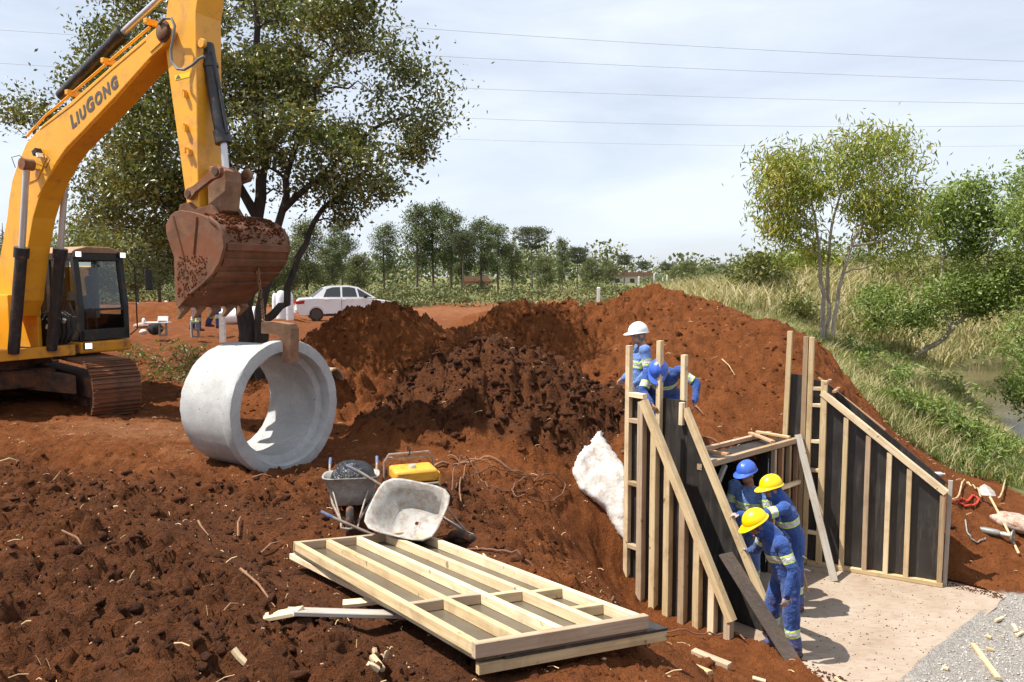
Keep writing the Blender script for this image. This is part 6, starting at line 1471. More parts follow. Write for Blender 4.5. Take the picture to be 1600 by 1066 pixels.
# ------------------------------------------------------------------ parked car and yard things behind
def car():
    b = hit(525, 503); b = Vector((b.x, 33.5, gz(b.x, 33.5))); ang = math.atan2(.30, .95)
    c0 = at(528, 500, 33.5); root = thing('parked_car', 'white four-door sedan parked behind the soil heaps', 'car', (c0.x + .35, 33.5, c0.z), ang)
    # body: side profile stations, lofted over the width with rounded shoulders
    low = [(-2.05, .42), (-2.08, .55), (-2.05, .72), (-1.98, .86), (-1.92, .93), (-1.30, .965), (-.9, .96), (.5, .93), (.95, .91), (1.75, .80), (2.0, .66), (2.06, .50), (2.03, .30), (1.9, .22), (-1.9, .24)]
    hw = .84; mb = MB(); n = len(low); rows = [(-1.0, .94, .02), (-1.0, 1, 0), (1.0, 1, 0), (1.0, .94, .02)]
    ringv = []
    for sy, sc_, _ in [(-.86, .97, 0), (-1, 1, 0), (1, 1, 0), (.86, .97, 0)]:
        ringv.append([(x * (sc_ if abs(sy) < 1 else .985), hw * (sy if abs(sy) == 1 else sy * 1.0), (z - .5) * (1.0 if abs(sy) < 1 else .93) + .5) for x, z in low])
    ringv = [ringv[1], ringv[0], ringv[3], ringv[2]]
    for i in range(3): mb.add(ringv[i] + ringv[i + 1], [(k, (k + 1) % n, n + (k + 1) % n, n + k) for k in range(n)])
    mb.add(ringv[0], [tuple(range(n))]); mb.add(ringv[3], [tuple(range(n - 1, -1, -1))])
    body = part('body', mb, 'car_white', root, smooth=True, angle=35)
    top = [(-1.42, .95), (-.92, 1.36), (-.6, 1.43), (.1, 1.44), (.42, 1.38), (1.15, .93)]
    mb = MB(); n = len(top); A = [(x, -.80 + (z - .93) * .30, z) for x, z in top]; B = [(x, .80 - (z - .93) * .30, z) for x, z in top]
    mb.add(A + B, [tuple(range(n)), tuple(range(2 * n - 1, n - 1, -1))] + [(k, (k + 1) % n, n + (k + 1) % n, n + k) for k in range(n)])
    part('roof', mb, 'car_white', root, smooth=True, angle=30)
    def sidewin(pts, nm='side_window'):
        for s in (-1, 1):
            part(nm, MB().add([(x, s * (.806 - (z - .93) * .30), z) for x, z in pts], [tuple(range(len(pts)))]), 'window_dark', root)
    sidewin([(-.22, .985), (.38, .985), (.30, 1.34), (.06, 1.385), (-.22, 1.385)]); sidewin([(-.98, .99), (-.30, .985), (-.30, 1.385), (-.60, 1.375), (-.84, 1.30)]); sidewin([(.46, .985), (.98, .975), (.42, 1.31), (.38, 1.33)])
    part('rear_window', MB().add([(-1.41, -.66, .985), (-1.41, .66, .985), (-.96, .58, 1.345), (-.96, -.58, 1.345)], [(0, 1, 2, 3)]), 'window_dark', root)
    part('windscreen', MB().add([(1.10, -.68, .98), (1.10, .68, .98), (.48, .60, 1.37), (.48, -.60, 1.37)], [(0, 1, 2, 3)]), 'window_dark', root)
    for sx in (-1.27, 1.25):
        for s in (-1, 1):
            M = Matrix.Translation((sx, s * .76, .29)) @ Matrix.Rotation(math.pi / 2, 4, 'X')
            w = part('wheel', MB().lathe([(.19, -.09), (.27, -.09), (.29, -.06), (.29, .06), (.27, .09), (.19, .09)], 24, M), 'tyre', root, smooth=True); part('rim', MB().lathe([(0, -.092), (.10, -.096), (.19, -.092), (.19, .092), (.10, .096), (0, .092)], 20, M), 'rim', w, smooth=True)
            part('wheel_arch', MB().tube([(sx + .35 * math.cos(a), s * .842, .29 + .35 * math.sin(a)) for a in np.linspace(0, math.pi, 12)], .022, 6), 'car_white', body, smooth=True)
    for s in (-1, 1):
        part('tail_light', MB().add([(-2.04, s * .86, .82), (-1.72, s * .862, .86), (-1.74, s * .862, .72), (-2.06, s * .85, .70)], [(0, 1, 2, 3)]), 'red_lens', root); part('tail_light', MB().box((-2.06, s * .66, .78), (.03, .3, .14)), 'red_lens', root)
        part('door_handle', MB().box((-.20, s * .86, .86), (.16, .03, .03)), 'car_white', body); part('door_handle', MB().box((-.85, s * .86, .87), (.16, .03, .03)), 'car_white', body); part('mirror', MB().box((.70, s * .90, 1.0), (.14, .14, .12)), 'black_trim', root, bevel=.02)
        part('door_seam', MB().box((-.26, s * .853, .66), (.012, .008, .58)), 'black_trim', body); part('sill', MB().box((0, s * .83, .26), (2.0, .04, .10)), 'black_trim', body)
    part('rear_bumper', MB().box((-2.06, 0, .42), (.12, 1.6, .20)), 'car_white', root, bevel=.04); part('number_plate', MB().box((-2.125, 0, .58), (.02, .42, .13)), 'white_sticker', root)
car()
# pale water tanks / pipe ends near the car
for i, (px, py, h, w_) in enumerate(((440, 503, 49, 16), (452, 503, 48, 14), (430, 500, 42, 8))):
    b = at(px, py, 31); H = h * 31 / FPX; R_ = w_ * 31 / FPX / 2
    o = base_obj('white_tank', MB().lathe([(0, 0), (R_, 0), (R_, H * .72), (R_ * .9, H * .88), (R_ * .55, H * .98), (0, H)], 20), 'white_plastic', ('white rounded tank standing behind the tree trunk, the widest', 'white rounded tank just left of the parked car', 'narrow white tank behind the tree trunk, leftmost')[i], 'tank', 'white tanks by the car', smooth=True); o.location = (b.x, b.y, b.z)
b = at(384, 494, 29); o = base_obj('white_pipe', MB().lathe([(.28, -.7), (.30, -.7), (.30, .7), (.26, .7), (.26, -.7), (.28, -.7)], 24, Matrix.Rotation(1.5, 4, 'Y')), 'white_plastic', 'white pipe lying behind the walking workers', 'pipe', smooth=True); o.location = (b.x - .3, b.y, b.z)
def post(px, py0, py1, y, w, label, mat='white_post'):
    a = at(px, py1, y); b = at(px, py0, y); o = base_obj('post', MB().add([(s * w * k, t * w * k, z) for z, k in ((a.z - .15, 1), (b.z - w * .5, 1), (b.z, .6)) for s, t in ((-1, -1), (1, -1), (1, 1), (-1, 1))], [(3, 2, 1, 0), (8, 9, 10, 11)] + [(r * 4 + k, r * 4 + (k + 1) % 4, r * 4 + 4 + (k + 1) % 4, r * 4 + 4 + k) for r in range(2) for k in range(4)]), mat, label, 'post', 'white posts', origin=(0, 0, a.z)); o.location = (a.x, y, a.z); return o
post(348, 487, 525, 19, .06, 'white post standing just left of the big tree trunk')
post(260, 470, 487, 32, .05, 'white post beyond the cement blocks, left of the bucket')
post(215, 473, 487, 34, .05, 'small white post seen beside the cab mirror')
post(935, 449, 473, 38, .07, 'white post left of the tall red heap')
post(1106, 438, 462, 70, .09, 'white post right of the heap top, left one'); post(1116, 436, 466, 70, .09, 'white post right of the heap top, right one')
for i, (px, t_, b_) in enumerate(((998, 432, 450), (1022, 428, 448), (1036, 434, 450), (1042, 430, 449), (1051, 436, 451))): post(px, t_, b_, 95, .09, 'far white fence post, number %s from the left behind the heap top' % ('one two three four five'.split()[i]))
def block(px, py, y, label, rz=0.3):
    a = at(px, py, y); root = thing('cement_block', label, 'cement block', (a.x, y, a.z - .02), rz, 'cement blocks')
    # hollow block standing on end: shell of four walls and a web
    for nm, c, s in (('shell', (-.08, 0, .2), (.04, .18, .40)), ('shell', (.08, 0, .2), (.04, .18, .40)), ('web', (0, 0, .02), (.12, .18, .04)), ('web', (0, 0, .2), (.12, .18, .04)), ('web', (0, 0, .38), (.12, .18, .04))): part(nm, MB().box(c, s), 'block', root)
block(255, 524, 20.5, 'upright cement block carrying a white sheet'); block(305, 526, 20.5, 'upright cement block below the bucket teeth', .5)
a = at(255, 504, 20.5); o = base_obj('white_sheet', MB().box((0, 0, .08), (.26, .04, .16), Matrix.Rotation(-.3, 3, 'X')).box((-.15, 0, .0), (.62, .28, .02)), 'white_sticker', 'white paper sheets on the upright cement block', 'paper'); o.location = a
def lump(name, px, py, y, size, mat, label, cat):
    a = at(px, py, y); mb = MB().sphere((0, 0, 0), 1, 16, 10); vv = np.array(mb.v); vv *= (1 + .3 * (fbm(vv[:, 0] * 2 + px, vv[:, 1] * 2 + vv[:, 2], 3, 5) - .5) * 2)[:, None]; vv *= size; mb.v = [tuple(v) for v in vv]
    o = base_obj(name, mb, mat, label, cat, smooth=True); o.location = (a.x, a.y, a.z + size[2] * .7); return o
lump('backpack', 243, 520, 21.2, (.20, .16, .17), 'black_cloth', 'black bag on the ground beside the cement block', 'bag')
lump('backpack', 237, 514, 21.6, (.14, .12, .12), 'red_cloth', 'red bag beside the black one', 'bag')
lump('stone', 224, 522, 20.5, (.10, .10, .07), 'white_concrete', 'pale stone on the ground right of the cab', 'stone')
lump('bundle', 222, 512, 21.5, (.22, .16, .08), 'sack', 'beige bundle lying right of the cab mirror', 'bundle')
lump('bottle_jug', 225, 507, 21.5, (.06, .06, .10), 'white_plastic', 'small white jug on the beige bundle', 'jug')

# far things: small excavator, truck, houses, blue container
def far_excavator():
    c = at(1062, 462, 92); root = thing('excavator', 'small far yellow excavator working beyond the tall red heap', 'excavator', c)
    def F(px, py): p = at(px, py, 92) - c; return (p.x, p.z)
    part('boom', MB().prism([F(1056, 455), (F(1060, 448)), F(1070, 441), F(1074, 437), F(1076, 439), F(1072, 444), F(1062, 453), F(1060, 458)], (0, 0, 0), X1, Z3, Y1, .35), 'yellow', root); part('stick', MB().prism([F(1073, 437), F(1076, 437), F(1079, 452), F(1076, 453)], (0, 0, 0), X1, Z3, Y1, .3), 'yellow', root)
    part('bucket', MB().prism([F(1074, 451), F(1080, 450), F(1081, 455), F(1076, 457)], (0, 0, 0), X1, Z3, Y1, .7), 'rust', root); part('house', MB().box((-.9, .2, .7), (2.0, 1.6, 1.0)), 'yellow', root); part('cab', MB().box((-.2, -.5, 1.0), (.8, .7, 1.2)), 'black_paint', root); part('track', MB().box((-.8, -.7, .0), (2.6, .5, .6)), 'under', root); part('track', MB().box((-.8, 1.0, .0), (2.6, .5, .6)), 'under', root)
far_excavator()
c = at(1107, 466, 84); tr = thing('truck', 'far red truck right of the tall red heap', 'truck', c)
part('cab', MB().box((0, 0, .55), (.62 * 1.0, 1.0, .8)), 'truck_red', tr, bevel=.08); part('windscreen', MB().box((0, -.51, .75), (.5, .02, .3)), 'window_dark', tr); part('load_bed', MB().box((0, 1.6, .8), (.7, 2.0, .9)), 'rust', tr); part('bumper', MB().box((0, -.52, .2), (.62, .06, .16)), 'black_trim', tr)
for s in (-1, 1): part('wheel', MB().lathe([(0, -.06), (.18, -.06), (.18, .06), (0, .06)], 14, Matrix.Translation((s * .27, -.2, .1)) @ Matrix.Rotation(1.57, 4, 'Y')), 'tyre', tr)
c = at(1024, 450, 120); o = base_obj('container', MB().box((0, 0, .7), (1.0, 1.0, 1.5)).box((0, 0, 1.5), (1.1, 1.1, .1)), 'tarp_blue', 'small far blue cabin behind the heap top', 'cabin'); o.location = c
def house(px, py, y, w, h, wall, label, d=6):
    c = at(px, py, y); root = thing('house', label, 'house', c, 0, 'far houses')
    part('wall', MB().box((0, 0, h / 2), (w, d, h)), wall, root); part('roof', MB().prism([(-w / 2 - .4, 0), (w / 2 + .4, 0), (w * .42, h * .42), (-w * .42, h * .42)], (0, 0, h), X1, Z3, Y1, d + .8), 'tile_roof', root)
    for k in range(max(2, int(w / 3.5))): x_ = -w / 2 + (k + .5) * w / max(2, int(w / 3.5)); part('window', MB().box((x_, -d / 2 - .02, h * .55), (1.1, .06, 1.0)), 'window_dark', root)
house(745, 458, 150, 5, 2.2, 'brick', 'far brick house glimpsed between the pine trunks'); house(985, 447, 200, 11, 2.4, 'plaster', 'far long pale building left of the heap top')
# overhead wires
WIRES = [([(0, -14), (640, 43), (1600, 96)], 'topmost overhead wire'), ([(0, 47), (610, 84), (1600, 127)], 'second overhead wire from the top'), ([(0, 99), (680, 136), (1600, 162)], 'third overhead wire from the top'), ([(0, 140), (710, 184), (1600, 197)], 'fourth overhead wire from the top'), ([(0, 180), (700, 217), (1600, 228)], 'lowest faint overhead wire')]
for i, (q, lab) in enumerate(WIRES):
    cf = np.polyfit([p[0] for p in q], [p[1] for p in q], 2); ysag = 75 + i * 3
    P = [at(px, float(np.polyval(cf, px)), ysag) for px in np.linspace(-500, 2100, 60)]
    base_obj('overhead_wire', MB().tube(P, .016 if i < 4 else .012, 5), 'wire', lab + ' crossing the sky', 'wire', 'overhead wires', origin=P[0], smooth=True)
# ------------------------------------------------------------------ trees and grass
def leaf_mesh(name, C, size, mat, rng, droop=0.0, aspect=.45, updir=.4):
    """one mesh of small folded leaves at points C"""
    n = len(C); s = size * rng.uniform(.65, 1.35, n)
    d = rng.normal(size=(n, 3)); d[:, 2] -= droop; d /= np.linalg.norm(d, axis=1)[:, None]
    u = rng.normal(size=(n, 3)); u[:, 2] += updir; w = np.cross(d, u); w /= np.linalg.norm(w, axis=1)[:, None] + 1e-9; nr = np.cross(w, d)
    a = C; b = C + d * (s * .5)[:, None] + w * (s * aspect * .5)[:, None] + nr * (s * .12)[:, None]; c = C + d * s[:, None]; e = C + d * (s * .5)[:, None] - w * (s * aspect * .5)[:, None] + nr * (s * .12)[:, None]
    co = np.stack([a, b, c, e], 1).reshape(-1, 3); o = np.arange(n)[:, None] * 4
    F = np.concatenate([o + np.array([[0, 1, 2]]), o + np.array([[0, 2, 3]])])
    return np_mesh(name, co, F, [mat], smooth=False)
def bez(a, b, c, n=7): return [a * (1 - t) ** 2 + b * 2 * t * (1 - t) + c * t * t for t in [i / n for i in range(n + 1)]]
def wander(P, amt, rng):
    out = [P[0]]
    for i in range(1, len(P) - 1): out.append(P[i] + Vector(rng.normal(size=3) * amt))
    out.append(P[-1]); return out
def in_outline(outline, n, rng, y0, dy):
    """n points inside a crown whose side view is outline, thick in depth where it is wide"""
    xs = [p[0] for p in outline]; ys = [p[1] for p in outline]; res = []
    cx_ = sum(xs) / len(xs)
    while len(res) < n:
        x = rng.uniform(min(xs), max(xs)); y = rng.uniform(min(ys), max(ys))
        if in_poly(np.array([x]), np.array([y]), outline)[0]:
            k = math.sqrt(max(.05, 1 - ((x - cx_) / ((max(xs) - min(xs)) * .55)) ** 2)); res.append(at(x, y, y0 + rng.uniform(-1, 1) * dy * k))
    return res
def grow(root, stems, tips, rng, r_end=.012, mat='bark_dark', r_scale=1.0, fork=.45):
    """stems: list of (points, r0, r1); each tip hangs on the nearest suitable stem point by a curved branch, with twigs"""
    mb = MB(); nodes = []
    for P, r0, r1 in stems:
        R = [r0 + (r1 - r0) * (i / (len(P) - 1)) ** .8 for i in range(len(P))]; mb.tube(P, R, 9)
        for i, p in enumerate(P): nodes.append((p, R[i]))
    tips = sorted(tips, key=lambda t: min((t - p).length for p, _ in nodes))
    for t in tips:
        best = min(nodes, key=lambda q: (t - q[0]).length + (2.2 * max(0, q[0].z - t.z + .1)) + (.0 if q[1] > .02 else .25))
        p, r = best; L_ = (t - p).length
        if L_ < .12: continue
        mid = p.lerp(t, .5) + Vector((0, 0, .10 * L_)) + Vector(rng.normal(size=3) * .08 * L_)
        P = wander(bez(p, mid, t, 6), .03 * L_, rng); r0 = min(r * .62, .010 + .016 * L_) * r_scale; R = [r0 + (r_end * .6 - r0) * (i / 6) for i in range(7)]; mb.tube(P, R, 6)
        for i in range(2, 7): nodes.append((P[i], max(R[i], .006)))
    return part('trunk', mb, mat, root, smooth=True, world=True)
def crown(root, pts, mat, size, rng, **k):
    C = np.array([tuple(p - root.location) for p in pts]); me = leaf_mesh('crown', C, size, mat, rng, **k); o = link(bpy.data.objects.new('crown', me)); o.parent = root; return o
def puffs(tips, per, sig, rng):
    out = []
    for t in tips:
        m = int(per * rng.uniform(.35, 1.6)); g = rng.normal(size=(m, 3)) * sig * rng.uniform(.7, 1.25); g[:, 2] *= .65
        out += [t + Vector(v) for v in g]
    return out
# big glossy-leaved tree behind the pipe
rg = np.random.default_rng(21)
TY = 15.2
tb = at(388, 545, TY); tb.z = gz(tb.x, tb.y, False) - .05
bt = thing('leafy_tree', 'big dark-leaved tree with several trunks behind the excavator arm', 'tree', tb)
def tp(px, py, dy=0): return at(px, py, TY + dy)
stems = [([tb + V2(-.08, 0), tp(384, 480), tp(386, 420), tp(402, 340, .1), tp(410, 250, .2), tp(405, 150, .2), tp(398, 40, .2), tp(392, -60, .2)], .19, .04),
 ([tb + V2(.18, .05), tp(408, 480, -.2), tp(425, 410, -.3), tp(440, 330, -.4), tp(455, 255, -.6), tp(490, 170, -.7), tp(520, 80, -.8)], .12, .03),
 ([tb + V2(.22, -.1), tp(418, 500, -.1), tp(446, 470, 0), tp(468, 400, .1), tp(490, 345, .2), tp(545, 285, .3), tp(600, 240, .4)], .10, .03),
 ([tp(402, 340, .1), tp(360, 270, .4), tp(330, 180, .7), tp(300, 90, .9)], .10, .03), ([tp(410, 250, .2), tp(450, 190, .7), tp(500, 120, 1.2), tp(560, 60, 1.4)], .09, .025),
 ([tp(386, 420), tp(330, 370, -.2), tp(260, 320, -.3), tp(200, 270, -.3)], .09, .025), ([tp(405, 150, .2), tp(350, 90, -.5), tp(290, 30, -.9), tp(220, 10, -1)], .07, .02), ([tp(440, 330, -.4), tp(510, 270, -.8), tp(580, 200, -1), tp(640, 180, -1)], .07, .02), ([tp(330, 180, .7), tp(240, 150, .9), tp(160, 120, 1)], .05, .02)]
stems = [(wander([q for i in range(len(P) - 1) for q in [P[i].lerp(P[i + 1], k / 3) for k in range(3)]] + [P[-1]], .03, rg), a, b) for P, a, b in stems]
ol_top = [(140, 60), (150, -10), (200, -90), (420, -130), (560, -80), (620, 30), (640, 90), (688, 150), (704, 190), (690, 235), (640, 255), (600, 300), (545, 300), (500, 260), (450, 240), (420, 280), (330, 300), (260, 330), (200, 300), (150, 270), (195, 200), (135, 150)]
tips = in_outline(ol_top, 185, rg, TY, 2.3) + in_outline([(110, 280), (180, 245), (270, 250), (300, 330), (280, 410), (215, 405), (140, 340)], 32, rg, TY + .6, 1.2) + in_outline([(20, 170), (60, 160), (110, 190), (90, 215), (40, 205)], 5, rg, TY, .4) + in_outline([(420, 240), (540, 290), (560, 335), (480, 345), (440, 330)], 7, rg, TY, 1.2)
grow(bt, stems, tips, rg, mat='bark_dark')
crown(bt, puffs(tips, 350, .26, rg), 'leaf_dark', .092, rg, aspect=.5)

# slender yellowing tree on the right bank
rg = np.random.default_rng(5); TY = 21.5
tb = at(1285, 532, TY); yt = thing('slender_tree', 'slender tree of three pale trunks with yellowing narrow leaves on the creek bank', 'tree', tb)
stems = [([tb, tp(1286, 480), tp(1284, 420), tp(1276, 360), tp(1268, 300), tp(1262, 240)], .08, .015), ([tb + V2(.16, .05), tp(1296, 480, .2), tp(1293, 420, .2), tp(1300, 350, .2), tp(1320, 280, .2), tp(1345, 225, .2)], .07, .015), ([tp(1302, 525, -.6), tp(1312, 450, -.5), tp(1330, 385, -.4), tp(1352, 330, -.3), tp(1375, 270, -.2), tp(1392, 225)], .06, .015), ([tp(1276, 360), tp(1245, 330), tp(1215, 300), tp(1200, 280)], .04, .012), ([tp(1330, 385, -.4), tp(1380, 375, -.6), tp(1420, 380, -.6)], .04, .012)]
stems = [(wander([q for i in range(len(P) - 1) for q in [P[i].lerp(P[i + 1], k / 3) for k in range(3)]] + [P[-1]], .025, rg), a, b) for P, a, b in stems]
tips = in_outline([(1190, 265), (1205, 240), (1240, 222), (1290, 215), (1330, 232), (1300, 300), (1260, 350), (1215, 370), (1195, 330)], 62, rg, TY, 1.2) + in_outline([(1320, 215), (1345, 203), (1400, 208), (1432, 245), (1432, 330), (1440, 395), (1405, 430), (1370, 400), (1345, 350), (1310, 280)], 85, rg, TY, 1.3) + in_outline([(1215, 370), (1260, 350), (1290, 400), (1240, 400)], 6, rg, TY, .8)
grow(yt, stems, tips, rg, mat='bark_pale', r_scale=.8)
crown(yt, puffs(tips, 88, .30, rg), 'leaf_yellow', .18, rg, droop=1.1, aspect=.22)
# leaning green tree over the creek
rg = np.random.default_rng(8); TY = 20.5
tb = hit(1424, 556); TY = tb.y; lt = thing('leaning_tree', 'green tree leaning out over the creek at the right edge', 'tree', tb)
stems = [([tb, tp(1450, 545), tp(1478, 527), tp(1492, 508), tp(1530, 480, .3), tp(1580, 440, .5), tp(1640, 380, .6)], .12, .03), ([tp(1485, 515), tp(1478, 495), tp(1466, 470)], .06, .03), ([tp(1466, 470), tp(1475, 400, .4), tp(1480, 350, .5), tp(1490, 310, .5)], .05, .015), ([tp(1530, 480, .3), tp(1540, 420, -.3), tp(1560, 350, -.5), tp(1600, 290, -.5)], .05, .015), ([tp(1466, 470), tp(1440, 460, -.3), tp(1428, 490, -.4)], .03, .012), ([tp(1580, 440, .5), tp(1600, 350, .8), tp(1630, 280, 1)], .05, .015)]
stems = [(wander([q for i in range(len(P) - 1) for q in [P[i].lerp(P[i + 1], k / 3) for k in range(3)]] + [P[-1]], .03, rg), a, b) for P, a, b in stems]
tips = in_outline([(1445, 330), (1470, 288), (1540, 282), (1550, 330), (1530, 390), (1490, 400), (1455, 370)], 40, rg, TY + .3, .9) + in_outline([(1555, 300), (1600, 255), (1680, 240), (1700, 420), (1620, 440), (1570, 400)], 55, rg, TY, 1.2) + in_outline([(1430, 470), (1480, 440), (1600, 420), (1640, 470), (1560, 500), (1500, 490), (1440, 500)], 36, rg, TY, 1.0) + in_outline([(1415, 480), (1445, 470), (1450, 520), (1420, 520)], 5, rg, TY, .4)
grow(lt, stems, tips, rg, mat='bark_pale', r_scale=.8)
crown(lt, puffs(tips, 210, .25 * TY / 20.5, rg), 'leaf_green', .15, rg, aspect=.5)
# round bushes at the end of the grassy bank
def bush(outline, y, n, per, sig, size, mat, label, rng, name='bush', dy=1.5):
    b = at(sum(p[0] for p in outline) / len(outline), max(p[1] for p in outline), y); root = thing(name, label, 'bush', b); tips = in_outline(outline, n, rng, y, dy)
    mb = MB()
    for t in tips[::3]: mb.tube(bez(b, b.lerp(t, .5) + Vector((0, 0, .2)), t, 4), [.05, .04, .03, .02, .01], 5)
    part('stem', mb, 'bark_brown', root, smooth=True, world=True); crown(root, puffs(tips, per, sig, rng), mat, size, rng, aspect=.4)
rg = np.random.default_rng(9)
bush([(1142, 430), (1160, 408), (1195, 402), (1225, 420), (1230, 470), (1205, 492), (1160, 488), (1143, 465)], 38, 60, 80, .36, .22, 'leaf_bush', 'round olive green bush at the foot of the grassy bank', rg)
bush([(1195, 405), (1240, 392), (1300, 400), (1310, 430), (1240, 440), (1210, 430)], 44, 45, 70, .4, .24, 'leaf_yellow', 'yellowish bush behind the round olive one', rg)
bush([(1300, 420), (1340, 400), (1440, 405), (1440, 430), (1330, 440)], 46, 30, 60, .4, .24, 'leaf_wood', 'dark bush on the grassy hillside behind the slender tree', rg)
bush([(100, 355), (170, 345), (215, 370), (200, 400), (120, 395)], 34, 30, 70, .45, .22, 'leaf_bamboo', 'light green bamboo clump above the excavator cab', rg)
bush([(905, 482), (915, 462), (945, 455), (970, 470), (960, 487)], 40, 14, 60, .3, .18, 'leaf_wood', 'low dark bush left of the tall red heap', rg)

# pines and araucarias on the far side of the field ---------------------------
def proto_tree(kind_, seed):
    r = np.random.default_rng(seed); mb = MB(); C = []
    P = [Vector((0, 0, 0)), Vector((.05, 0, 3)), Vector((-.05, .05, 6)), Vector((.03, 0, 9)), Vector((0, 0, 11.4))]
    mb.tube(P, [.22, .18, .14, .09, .03], 7)
    if kind_ == 'pine':
        for i in range(46):
            z = 4.6 + 6.9 * (i / 45) ** .9; a = r.uniform(0, 6.28); L_ = (2.35 * (1 - ((z - 7.6) / 5.0) ** 2 * .7)) * r.uniform(.55, 1.1); t = Vector((math.cos(a) * L_, math.sin(a) * L_, z + .35 * L_ * r.uniform(0, 1.2))); b = Vector((0, 0, z))
            mb.tube([b, b.lerp(t, .5) + Vector((0, 0, .05)), t], [.05, .03, .012], 4)
            for k in range(4): q = b.lerp(t, .45 + .19 * k); C += [q + Vector(v) for v in r.normal(size=(26, 3)) * [.42, .42, .30]]
        lsz, lm = .34, 'leaf_pine'
    elif kind_ == 'arauc':
        for ring, (z, L0) in enumerate(((8.6, 2.3), (9.5, 3.2), (10.3, 3.5), (10.9, 2.9), (11.4, 1.6))):
            for i in range(11):
                a = 6.28 * i / 11 + ring * .4 + r.uniform(-.2, .2); L_ = L0 * r.uniform(.75, 1.1); t = Vector((math.cos(a) * L_, math.sin(a) * L_, z + .30 * L_)); b = Vector((0, 0, z - .2))
                mb.tube([b, b.lerp(t, .55) - Vector((0, 0, .12)), t], [.06, .04, .02], 4)
                for k in range(3): C += [b.lerp(t, .55 + .22 * k) + Vector(v) for v in r.normal(size=(34, 3)) * [.30, .30, .16]]
        lsz, lm = .30, 'leaf_arauc'
    else:
        for i in range(40):
            a = r.uniform(0, 6.28); z = 2.5 + 7.5 * r.random(); R_ = 2.6 * math.sqrt(max(.05, 1 - ((z - 6.5) / 4.6) ** 2)) * r.uniform(.3, 1); t = Vector((math.cos(a) * R_, math.sin(a) * R_, z)); b = Vector((0, 0, max(1.5, z - 1.6)))
            mb.tube([b, b.lerp(t, .5) + Vector((0, 0, .3)), t], [.06, .04, .015], 4); C += [t + Vector(v) for v in r.normal(size=(230, 3)) * [.60, .60, .45]]
        lsz, lm = .25, 'leaf_wood'
    tm = bpy.data.meshes.new('trunk'); tm.from_pydata(mb.v, [], mb.f); tm.materials.append(MAT('bark_brown')); finish(tm, True)
    cm = leaf_mesh('crown', np.array([tuple(c) for c in C]), lsz, lm, r, aspect=.35 if kind_ != 'wood' else .55)
    return tm, cm
PROTO = {k: [proto_tree(k, s) for s in sd] for k, sd in (('pine', (1, 2, 3)), ('arauc', (4, 5)), ('wood', (6, 7, 8)))}
def far_tree(kind_, px, base_py, top_py, y, label, wide=1.0):
    b = at(px, base_py, y); t = at(px, top_py, y); s = (t.z - b.z) / (11.9 if kind_ == 'pine' else 11.9 if kind_ == 'arauc' else 10.4)
    tm, cm = PROTO[kind_][rnd.randrange(len(PROTO[kind_]))]
    o = thing({'pine': 'pine_tree', 'arauc': 'araucaria_tree', 'wood': 'broadleaf_tree'}[kind_], label, 'tree', b, rnd.uniform(0, 6.28), 'trees beyond the field'); o.scale = (s * wide, s * wide, s)
    for n, me in (('trunk', tm), ('crown', cm)): c = link(bpy.data.objects.new(n, me)); c.parent = o
    return o
